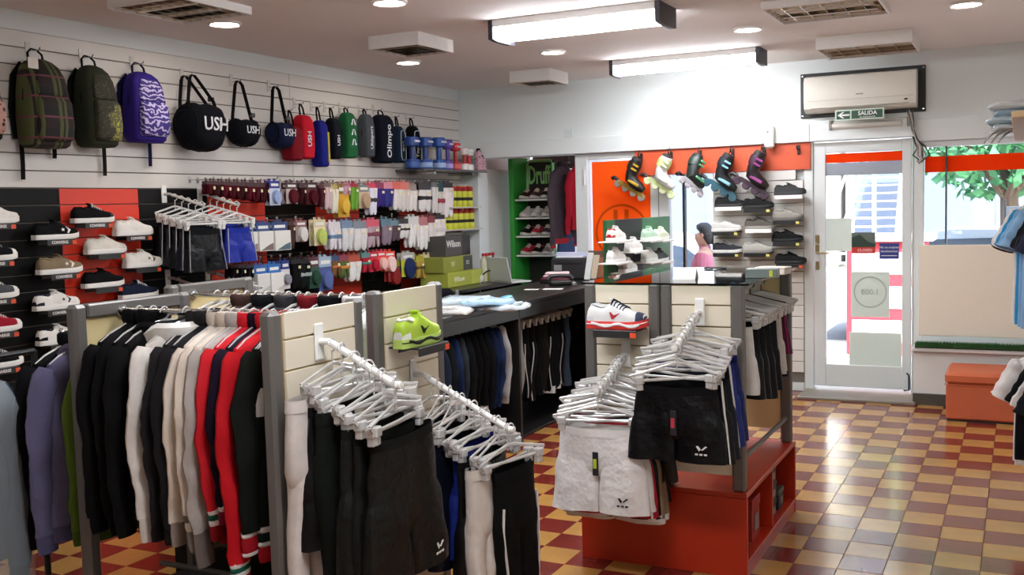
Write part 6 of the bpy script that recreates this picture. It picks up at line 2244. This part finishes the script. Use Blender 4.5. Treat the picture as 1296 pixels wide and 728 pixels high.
def gshoe(px, py, label, up_, so, **kw):
    p = at(px, py, X=gx + .09)
    r = shoe(label, up_, so, (gx + .075, p.y, p.z + .0004), RL, kind='canvas', L=.27, **kw)
    s = root('shoe_shelf', 'thin white shelf under the ' + label, 'shelf', (gx, p.y, p.z), RL, 'shelves on the green display')
    ob('plate', MB().box(-.16, .16, -.14, 0, -.008, 0, .001), m_whitepl, s)
    ob('lip', MB().box(-.16, .16, -.143, -.1405, -.014, 0, .0005), m_whitepl, s)


gshoe(782, 305, 'white and red trainer on the green display', 'e6e2de', 'efece8', accent='b83030', lace='e6e2de')
gshoe(804, 318, 'small white trainer on the black strip of the display', 'e8e6e2', 'f0eeea', lace='e8e6e2')
gshoe(782, 332, 'bulky white trainer low on the green display', 'ecebe8', 'f2f0ee', lace='ecebe8', accent='d8d6d4')
gshoe(797, 344, 'white and grey trainer at the bottom of the display', 'd6d4d2', 'e8e6e4', lace='d6d4d2', accent='8a8a90')
gshoe(824, 304, 'mint green trainer on the green display beside the cream one', 'b9d8c0', 'e8efe8', lace='b9d8c0')
gshoe(839, 304, 'cream trainer seen from its toe on the display', 'd8dcc8', 'eceee4', lace='d8dcc8')
gshoe(824, 331, 'pale trainer low on the green display beside the grey one', 'd2d8d0', 'e8ece8', lace='d2d8d0')
gshoe(838, 331, 'grey and white trainer low on the display edge', '5a5f60', 'e0e2e0', lace='e6e6e2')

# ---- nook: lettered green stand with sandals, coat on hook
ny = 9.45
na, nb = at(661, 300, Y=ny), at(706, 300, Y=ny)
nz = lambda py: at(680, py, Y=ny).z
stx = (na.x + nb.x) / 2
gs = root('green_stand', 'green lettered display stand with shelves of sandals in the window nook', 'display stand', (stx, ny, .12))
w = (nb.x - na.x) / 2
gz = lambda py: nz(py) - .12
m_gr = plas('2f9a34', .45)
ob('side_panel', MB().box(-w - .05, -w, -.18, .18, 0, gz(199), .004), m_gr, gs)
ob('back_panel', MB().box(-w + .001, w * .45, .15, .17, 0, gz(203), .004), plas('26221f', .5), gs)
ob('right_edge', MB().box(w * .45, w * .52, .10, .18, 0, gz(205), .004), m_gr, gs)
hd = MB().tube([(-w + .01, .14, gz(238)), (-w + .01, .14, gz(206)), (-w + .05, .14, gz(202.5)), (w * .38, .14, gz(203)), (w * .46, .14, gz(207)), (w * .48, .14, gz(238))], .016, 8)
ob('header_frame', hd, plas('8fd08a', .4), gs)
ob('lettering', xf(text_mb('Druff', .115, .003, bold=True), basis((-w * .28, .138, gz(222)), (1, 0, 0), (0, 0, 1)) @ Matrix.Diagonal((1.0, 2.3, 1, 1))), plas('9adf8a', .4), gs, smooth=0)
for py in (252, 275, 298, 322):
    ob('shelf', MB().box(-w + .001, w * .95, -.15, .1495, gz(py) - .016, gz(py), .002), m_whitepl, gs)
SC = [(252, ['3a2622', '5a4a40', '2a1c1c'], 'brown'), (275, ['c9c4bc', 'd2cec8', 'b8b2ac'], 'pale grey'), (298, ['2a2426', 'c03848', '3a3438'], 'pink strapped'), (322, ['c23040', '2c2628', '8a7f78'], 'red and dark')]
for py, cs, nm in SC:
    for i, c in enumerate(cs):
        x = stx - w * .6 + i * w * .55
        shoe(nm + ' shoe on the green stand, ' + ['next to the green side panel', 'between two others on its shelf', 'next to the hanging coats'][i], c, 'd8d2ca', (x, ny - .02, .12 + gz(py) + .0005), -PI / 2 + .15 * (i - 1), kind='canvas', lace='d8c8c0', L=.24, lining='1f1a1a', accent='c83a52' if py in (298, 322) else None)

jx, jz = at(708, 205, Y=9.25), None
hk_ = root('coat_hook', 'black hook on a nook rail carrying coats', 'hook', (at(708, 205, Y=9.25).x, 9.25, at(708, 205, Y=9.25).z))
ob('rail', MB().tube([(0, -.15, 0), (0, .25, 0)], .010, 8), m_blackpl, hk_)
ob('drop', MB().tube([(0, .20, 0), (0, .20, .16)], .008, 8), m_blackpl, hk_)
jp = hk_.location
hanger('black_clip', (jp[0] + .03, 9.25, jp[2] + .012), 1.45, 'black hanger holding the grey coat in the nook', None)
put_top('coat', 'dark grey coat with red hem hanging in the window nook', 'coat', '4a3f44', (jp[0] + .03, 9.25, jp[2] + .012), 1.45, 470, None, hem=[(.05, 'b02a30')], collar='3a3034', sl=.70, L=.70, W=.18, cuffs=[(.03, 'b02a30')])
hanger('black_clip', (jp[0] + .15, 9.40, jp[2] + .012), 1.45, 'black hanger holding the red coat in the nook', None)
put_top('coat', 'red coat behind the grey coat in the window nook', 'coat', 'b01c2c', (jp[0] + .15, 9.40, jp[2] + .012), 1.45, 471, None, collar='b01c2c', sl=.6, L=.62, W=.18)
put_pants('blue jeans hanging under the grey coat in the nook', '3a4f74', (jp[0] + .03, 9.30, jp[2] - .50), 1.45, 472, None, L=.75, W=.15)

# ================================================================== RIGHT WALL RACK
rk = root('garment_rack', 'garment rack on the right-hand wall with shelf and two rails', 'garment rack', (XR, 5.4, 0))
for y in (-1.1, .75):
    ob('upright', MB().box(-.04, -.005, y, y + .04, 0, 2.3, .004), m_grey_metal, rk)
ob('shelf', MB().box(-.66, -.006, -1.1, .80, 1.90, 1.925, .003), mat('pale_wood', 'c2a57a', .5, var=.12, scale=12), rk)
for z, x in ((1.62, -.50), (.88, -.48)):
    ob('hang_rail', MB().tube([(x, -1.1, z), (x, .80, z)], .012, 10), m_chrome, rk)
    for y in (-1.08, .77):
        ob('rail_arm', MB().tube([(-.02, y, z), (x, y, z)], .009, 8), m_chrome, rk)
ob('shelf_bracket', MB().box(-.60, -.03, .74, .765, 1.84, 1.899, .003), m_whitepl, rk)
J = [('white football shirt with black shoulder stripes at the window end of the right rack', 'ded9d4', 6.02, .125, dict(cuffs=[(.015, '1c1c1e')], collar='1c1c1e', piping='1c1c1e')),
     ('teal blue football shirt on the right rack', '2f86b4', 5.92, .14, dict(collar='1f5f86')),
     ('light blue football shirt on the right rack', '7fa6cc', 5.82, .155, dict(collar='5f86ac')),
     ('sky blue football shirt on the right rack', '8ab0d2', 5.72, .17, dict(collar='6f96b8')),
     ('black and white striped football shirt on the right rack', '1c1d24', 5.58, .215, dict(collar='d8d6d2', piping='d8d6d2')),
     ('charcoal football shirt on the right rack', '2a2b33', 5.46, .23, dict(collar='2a2b33')),
     ('navy football shirt with a pale stripe on the right rack', '23263a', 5.32, .245, dict(collar='c9c7c2', piping='c9c7c2'))]
for i, (lab, c, y, x, kw) in enumerate(J):
    q = (x + .03, y, 1.62 + .016)
    hanger('white', q, 0, ' '.join(('white hanger inside the ' + lab).split()[:16]), 'hangers on the right rack')
    put_top('football_shirt', lab, 'shirt', c, q, 0, 500 + i, 'football shirts on the right rack', short=True, L=.64, W=.19, thick=.03, **kw)
J = [('white tee shirt at the window end of the low right rail', 'd9d3cf', 5.66, .15, dict()),
     ('white tee shirt with black side on the low right rail', 'dcd6d2', 5.56, .16, dict(chest=(-.60, -.42, '17151a'))),
     ('black tee shirt on the low right rail', '131216', 5.46, .215, dict()),
     ('black and white tee shirt on the low right rail', 'cfc9c4', 5.34, .235, dict(piping='1a1a1e')),
     ('plain black tee shirt on the low right rail', '1a181c', 5.2, .25, dict())]
for i, (lab, c, y, x, kw) in enumerate(J):
    q = (x + .02, y, .88 + .016)
    hanger('black_clip', q, 0, ' '.join(('black hanger inside the ' + lab).split()[:16]), 'hangers on the low right rail')
    put_top('tee_shirt', lab, 'shirt', c, q, 0, 520 + i, 'tee shirts on the low right rail', short=True, L=.56, W=.19, thick=.03, **kw)
for i, (x, y, z, c, lab) in enumerate(((.12, 5.75, 1.9255, 'd8dad6', 'white bagged shirt at the bottom of the shelf stack'), (.10, 5.73, 1.960, '9fc0cc', 'pale blue bagged shirt in the shelf stack'), (.13, 5.75, 1.995, '3f86a8', 'blue bagged shirt in the shelf stack'), (.11, 5.74, 2.030, 'cfd4d0', 'pale bagged shirt on top of the shelf stack'), (.30, 5.78, 2.066, '2a3038', 'dark bagged shirt at the back of the shelf'), (.29, 5.77, 2.101, 'b9bcb8', 'grey bagged shirt at the back of the shelf'), (.31, 5.78, 2.136, '20242a', 'black bagged shirt high on the shelf stack'), (.30, 5.77, 2.171, '8a9298', 'blue-grey bagged shirt topmost on the shelf'))):
    if i >= 4:
        x += .04
    folded_shirt(lab, x - .05, y, z, .42 if i < 4 else .36, .34, .031, c, .06 * (-1) ** i, True, 'bagged shirts on the right shelf')
for i in range(3):
    r = root('hanging_tag_bag', 'grey plastic sleeve drooping over the right shelf edge', 'plastic bag', (-.08 + .03 * i, 5.58 + .05 * i, 1.9255), 0, 'plastic sleeves over the shelf edge')
    ob('sleeve', MB().tube([(.10, 0, .006), (-.02, 0, .008), (-.06, -.02, -.02), (-.09, -.03, -.06)], [.03, .032, .028, .016], 8, flat=.25, up=(0, 1, 0)), film_mat('grey_film', 'b9bab8', .3), r)

# ================================================================== OUTSIDE
GZ = -.16
m_pave = mat('pavement', 'b9b5ae', .85, var=.12, scale=3, bump=.1)
m_asph = mat('asphalt', '6b6a69', .9, var=.15, scale=5, bump=.15)
struct(ob('sidewalk', MB().box(-14, 14, 8.95, 13.0, GZ - .2, GZ), m_pave))
struct(ob('street', MB().box(-24, 24, 13.0, 21.0, GZ - .35, GZ - .12), m_asph))
struct(ob('far_sidewalk', MB().box(-24, 24, 21.0, 27.0, GZ - .3, GZ), m_pave))
struct(ob('threshold_step', MB().box(-5.2, 1.2, 8.76, 8.949, GZ, -.006), m_stone))


def building(label, x0, x1, y, h, wallc, wins, floor_h=3.2, n=4, band=None, dark='5a6478'):
    r = root('building', label, 'building', ((x0 + x1) / 2, y, GZ))
    w = (x1 - x0) / 2
    ob('wall', MB().box(-w, w, 0, 6, 0, h, .02), mat('stucco_' + wallc, wallc, .85, var=.06, scale=2), r)
    fl_ = 1
    while fl_ * floor_h + 2.2 < h:
        for i in range(n):
            cx = -w + (i + .5) * 2 * w / n
            f = ob('window_frame', MB().box(cx - .65, cx + .65, -.05, 0, fl_ * floor_h + .7, fl_ * floor_h + 2.3, .02), plas('d8d6d0', .6), r)
            ob('window_pane', MB().box(cx - .55, cx + .55, -.06, -.0505, fl_ * floor_h + .8, fl_ * floor_h + 2.2), plas(wins, .2), f)
        fl_ += 1
    ob('shop_front', MB().box(-w * .9, w * .9, -.08, 0, .1, 2.8, .02), plas(dark, .5), r)
    ob('shop_sign', MB().box(-w * .9, w * .9, -.35, -.081, 2.8, 3.4, .02), plas(band or 'a9aeb8', .6), r)
    for i in range(n):
        cx = -w + (i + .5) * 2 * w / n
        ob('display_glass', MB().box(cx - w / n * .7, cx + w / n * .7, -.10, -.081, .5, 2.5), plas(dark, .3), r)
    return r


building('pale apartment block across the street with shop front', -16, -4.2, 27, 14, 'd6d2c8', '5a6270')
building('light grey block across the street seen through the door', -4.0, 2.4, 27, 11, 'c9ccd2', '4a5260')
b3 = building('blue-grey shop block across the street behind the right window', 2.6, 12, 27, 12, 'aab2c2', '4a5568', n=3, band='3a4254', dark='252b38')
letters('sign_lettering', 'Alma', .5, plas('d8b8b0', .5), b3, (-3.4, -.36, 3.1), (1, 0, 0), (0, 0, 1), ext=.01)


def tree(label, x, y, hgt, rad, seed, tint):
    q = random.Random(seed)
    r = root('street_tree', label, 'tree', (x, y, GZ))
    ob('trunk', MB().tube([(0, 0, 0), (.05, 0, hgt * .4), (0, .05, hgt * .7)], [.14, .11, .07], 8), mat('bark', '5a4a3c', .9, var=.25), r)
    for k in range(5):
        a = 2 * PI * k / 5
        ob('branch', MB().tube([(0, .02, hgt * .55), (rad * .5 * math.cos(a), rad * .5 * math.sin(a), hgt * .8)], [.05, .02], 6), mat('bark', ''), r)
    lf = MB()
    for k in range(1700):
        u = Vector((q.gauss(0, 1), q.gauss(0, 1), q.gauss(0, 1))).normalized() * rad * q.random() ** .45
        c = Vector((u.x, u.y, hgt * .85 + u.z * .75))
        s = q.uniform(.06, .13)
        e1 = Vector((q.gauss(0, 1), q.gauss(0, 1), q.gauss(0, 1))).normalized() * s
        e2 = e1.cross(Vector((q.gauss(0, 1), q.gauss(0, 1), q.gauss(0, 1)))).normalized() * s * .55
        lf.add([c - e1, c + e2, c + e1, c - e2], [(0, 1, 2, 3)])
    o = ob('foliage', lf, mat('leaves_' + tint, tint, .7, var=.3, scale=2), r, smooth=0)
    o['kind'] = 'stuff'
    return r


tree('green street tree beyond the right-hand window', -.15, 12.4, 3.1, 1.25, 3, '3f7a4c')
tree('street tree beyond the door glass', -1.9, 22.0, 5.2, 1.8, 4, '6a8a58')
tree('street tree far left across the road', -8.0, 22.0, 5.0, 1.9, 5, '5a7a4c')


def car(label, x, y, rz, c):
    r = root('parked_car', label, 'car', (x, y, GZ - .12), rz)
    prof = [(-2.05, .35), (-2.1, .62), (-2.0, .86), (-1.55, .95), (-1.05, 1.38), (-.6, 1.46), (.45, 1.45), (.95, 1.32), (1.45, .96), (1.95, .84), (2.12, .62), (2.08, .35)]
    rg = []
    for yy, k in ((-.82, .93), (-.78, 1.0), (.78, 1.0), (.82, .93)):
        rg.append([(px_, yy * (1 if z_ < 1.0 else .82), .3 + (z_ - .3) * (k if z_ > .9 else 1)) for px_, z_ in prof])
    ob('body', MB().loft(rg), mat('car_' + c, c, .25, metal=.2, var=0, coat=.6), r)
    gp_ = [(-1.28, .98), (-.98, 1.34), (.38, 1.37), (.82, 1.27), (1.2, .98)]
    for s in (-1, 1):
        ob('side_window', MB().poly([(a, s * .80 * (1 - .22 * (b - .95) * 1.0), b) for a, b in gp_], (0, s * .012, 0)), plas('2c3440', .1), r)
        for wx in (-1.3, 1.3):
            ob('wheel', MB().lathe([(.001, -.1), (.2, -.1), (.31, -.08), (.32, 0), (.31, .08), (.001, .09)], 20, Matrix.Translation((wx, s * .74, .32)) @ Matrix.Rotation(PI / 2, 4, 'X')), plas('1c1c1e', .7), r)
        ob('headlamp', MB().box(1.9, 2.08, s * .55 - .14, s * .55 + .14, .66, .78, .03), plas('e6e8ea', .2), r)
    return r


car('pale blue car parked at the kerb behind the passer-by', -5.0, 14.4, .05, 'a9bbdc')
car('silver grey car parked outside the door', -.2, 14.6, 0, '8d939c')
car('white car parked across the street', -7.5, 19.6, 0, 'd0d4d8')

# outdoor stair rising behind the door glass
st = root('outdoor_stair', 'pale metal outdoor stair seen through the door glass', 'staircase', (-2.75, 20.2, GZ))
m_st = mat('pale_steel', 'c4c6ca', .5, var=.05)
for k in range(17):
    wd = .62 - .018 * k
    ob('tread', MB().box(-wd, wd, .28 * k, .28 * k + .26, .17 * (k + 1) - .035, .17 * (k + 1), .004), m_st, st)
for s in (-1, 1):
    ob('stringer', MB().tube([(s * .66, 0, .05), (s * .38, 4.76, 2.95)], .05, 6), m_st, st)
    ob('handrail', MB().tube([(s * .66, 0, 1.0), (s * .38, 4.76, 3.9)], .03, 6), m_st, st)
    for k in range(0, 17, 4):
        f_ = k / 17
        ob('baluster', MB().tube([(s * (.66 - .28 * f_), 4.76 * f_, .05 + 2.9 * f_), (s * (.66 - .28 * f_), 4.76 * f_, 1.0 + 2.9 * f_)], .018, 6), m_st, st)
ob('landing', MB().box(-.5, .5, 4.77, 6.0, 2.85, 2.95, .01), m_st, st)
for s in (-.45, .45):
    ob('landing_post', MB().tube([(s, 5.9, 0), (s, 5.9, 2.85)], .05, 8), m_st, st)

# red kiosk panel and notice stand on the far pavement
r = root('street_kiosk', 'red and white kiosk on the pavement outside the door', 'kiosk', (-1.35, 12.2, GZ))
ob('body', MB().box(-.42, .42, -.2, .2, 0, 1.28, .02), plas('b8303a', .5), r)
for k in range(3):
    ob('white_panel', MB().box(-.36, .36, -.212, -.2005, .15 + .38 * k, .40 + .38 * k, .004), plas('e2d8d8', .5), r)
ob('roof', MB().box(-.5, .5, -.28, .28, 1.28, 1.36, .01), plas('d8d4d4', .5), r)
r = root('shop_rack', 'dark postcard rack outside the right-hand window', 'rack', (.06, 11.0, GZ))
for k in range(3):
    ob('card_panel', MB().box(-.20, .20, -.02, .02, .85 + .28 * k, 1.09 + .28 * k, .004), plas(['5a616c', 'c9cdd6', '3a4048'][k], .4), r)
for s in (-1, 1):
    ob('leg', MB().tube([(s * .21, 0, 0), (s * .21, 0, 1.72)], .012, 6), m_blackpl, r)

# ---- passer-by
def skin_body(verts, edges, rad, rootv=0, sub=1):
    me = bpy.data.meshes.new('person_skin')
    me.from_pydata(verts, edges, [])
    o = bpy.data.objects.new('person_skin', me)
    COL.objects.link(o)
    md = o.modifiers.new('skin', 'SKIN')
    md.use_smooth_shade = True
    for i, s in enumerate(me.skin_vertices[0].data):
        s.radius = (rad[i], rad[i]) if not isinstance(rad[i], tuple) else rad[i]
        s.use_root = (i == rootv)
    o.modifiers.new('sub', 'SUBSURF').levels = sub
    dg = bpy.context.evaluated_depsgraph_get()
    m2 = bpy.data.meshes.new_from_object(o.evaluated_get(dg))
    bpy.data.objects.remove(o)
    m2.polygons.foreach_set('use_smooth', [True] * len(m2.polygons))
    return m2


PYW = 9.6
pw = at(891, 284, Y=PYW)
person = root('person', 'person in a pink knitted top with dark tied hair, seen in profile outside', 'person', (pw.x, PYW, GZ))
hs = (pw.z - GZ) / 1.62
# person faces -x
V, Eg, Rd = [], [], []


def vtx(p, r, par=None):
    V.append(tuple(c * hs for c in p))
    Rd.append(r * hs if not isinstance(r, tuple) else tuple(q * hs for q in r))
    if par is not None:
        Eg.append((par, len(V) - 1))
    return len(V) - 1


pel = vtx((0, 0, .90), (.13, .15))
abd = vtx((.005, 0, 1.03), (.10, .13), pel)
che = vtx((.0, 0, 1.20), (.115, .155), abd)
sho = vtx((.01, 0, 1.32), (.08, .12), che)
nec = vtx((.0, 0, 1.40), .045, sho)
hd1 = vtx((-.015, 0, 1.47), .072, nec)
hd2 = vtx((-.01, 0, 1.55), .078, hd1)
nose = vtx((-.092, 0, 1.485), .012, hd1)
for s in (-1, 1):
    a = vtx((.01, s * .16, 1.31), .052, sho)
    a = vtx((.02, s * .21, 1.18), .044, a)
    el_ = vtx((.0, s * .215, 1.03), .038, a)
    a = vtx((-.10, s * .19, .95), .032, el_)
    wr_ = vtx((-.19, s * .16, .90), .024, a)
    pm = vtx((-.235, s * .155, .875), .028, wr_)
    for k, (dy, ln) in enumerate(((-.024, .055), (-.009, .066), (.007, .062), (.022, .048))):
        b = vtx((-.262, s * .155 + dy, .855), .0095, pm)
        vtx((-.262 - ln * .6, s * .155 + dy, .855 - ln * .55), .0085, b)
    b = vtx((-.225, s * .155 - s * .032, .865), .010, wr_)
    vtx((-.25, s * .155 - s * .045, .84), .009, b)
    l = vtx((.0, s * .085, .80), .085, pel)
    l = vtx((-.01 - s * .04, s * .09, .48), .058, l)
    l = vtx((.02 - s * .05, s * .09, .22), .050, l)
    l = vtx((.03 - s * .06, s * .09, .07), .036, l)
    vtx((-.11 - s * .06, s * .095, .035), .034, l)
bm_ = skin_body(V, Eg, Rd)
bm_.materials.append(mat('skin_tone', 'c09078', .55, var=.05))
ob('body', bm_, parent=person)
S_ = lambda p: tuple(c * hs for c in p)
tp = [(.93, .135, .165), (1.02, .122, .150), (1.14, .135, .172), (1.24, .130, .178), (1.31, .100, .165), (1.36, .062, .085), (1.41, .058, .060)]
ob('knit_top', MB().loft([[S_((.005 + a * math.cos(t), b * math.sin(t), z)) for t in [2 * PI * k / 20 for k in range(20)]] for z, a, b in tp], False, False), fab('c27884'), person)
for s in (-1, 1):
    ob('sleeve', MB().tube([S_(p) for p in ((.01, s * .15, 1.32), (.02, s * .205, 1.20), (.005, s * .22, 1.04), (-.09, s * .195, .96), (-.16, s * .172, .915))], [.066 * hs, .058 * hs, .05 * hs, .043 * hs, .036 * hs], 10), fab('b86a78'), person)
    ob('trouser_leg', MB().tube([S_(p) for p in ((0, s * .08, .93), (0, s * .088, .78), (-.01 - s * .04, s * .09, .48), (.02 - s * .05, s * .09, .22), (.03 - s * .06, s * .09, .08))], [.105 * hs, .105 * hs, .075 * hs, .065 * hs, .055 * hs], 12), fab('2f3648'), person)
    ob('shoe', MB().box((-.17 - s * .06) * hs, (.07 - s * .06) * hs, (s * .095 - .045) * hs, (s * .095 + .045) * hs, 0, .075 * hs, .02), fab('3a3436'), person)
    ob('eye', MB().lathe([(.001, -.008), (.009, 0), (.001, .008)], 8, Matrix.Translation(S_((-.083, s * .032, 1.52)))), plas('2a2020'), person)
    ob('ear', MB().tube([S_((.0, s * .080, 1.49)), S_((.012, s * .086, 1.51)), S_((.002, s * .080, 1.53))], .010 * hs, 6), mat('skin_tone', ''), person)
ob('mouth', MB().box(-.092 * hs, -.080 * hs, -.02 * hs, .02 * hs, 1.435 * hs, 1.444 * hs, .002), plas('9a4a4a'), person)
hr = []
for z, a0, a1, b in ((1.42, .035, .080, .05), (1.47, .005, .094, .085), (1.53, -.03, .094, .092), (1.58, -.075, .086, .086), (1.615, -.075, .066, .066), (1.638, -.035, .035, .025)):
    cx, a = (a0 * -1 * 0 + (a1 + a0) / 2), (a1 - a0) / 2
    hr.append([S_((cx + a * math.cos(t), b * math.sin(t), z)) for t in [2 * PI * k / 16 for k in range(16)]])
hm_ = MB().loft(hr)
hm_.tube([S_(p) for p in ((.080, 0, 1.50), (.10, 0, 1.48), (.11, 0, 1.43), (.10, 0, 1.36))], [.03 * hs, .034 * hs, .03 * hs, .012 * hs], 10)
ob('hair', hm_, mat('dark_hair', '2a1f1c', .6, var=.2, scale=60, bump=.2), person)
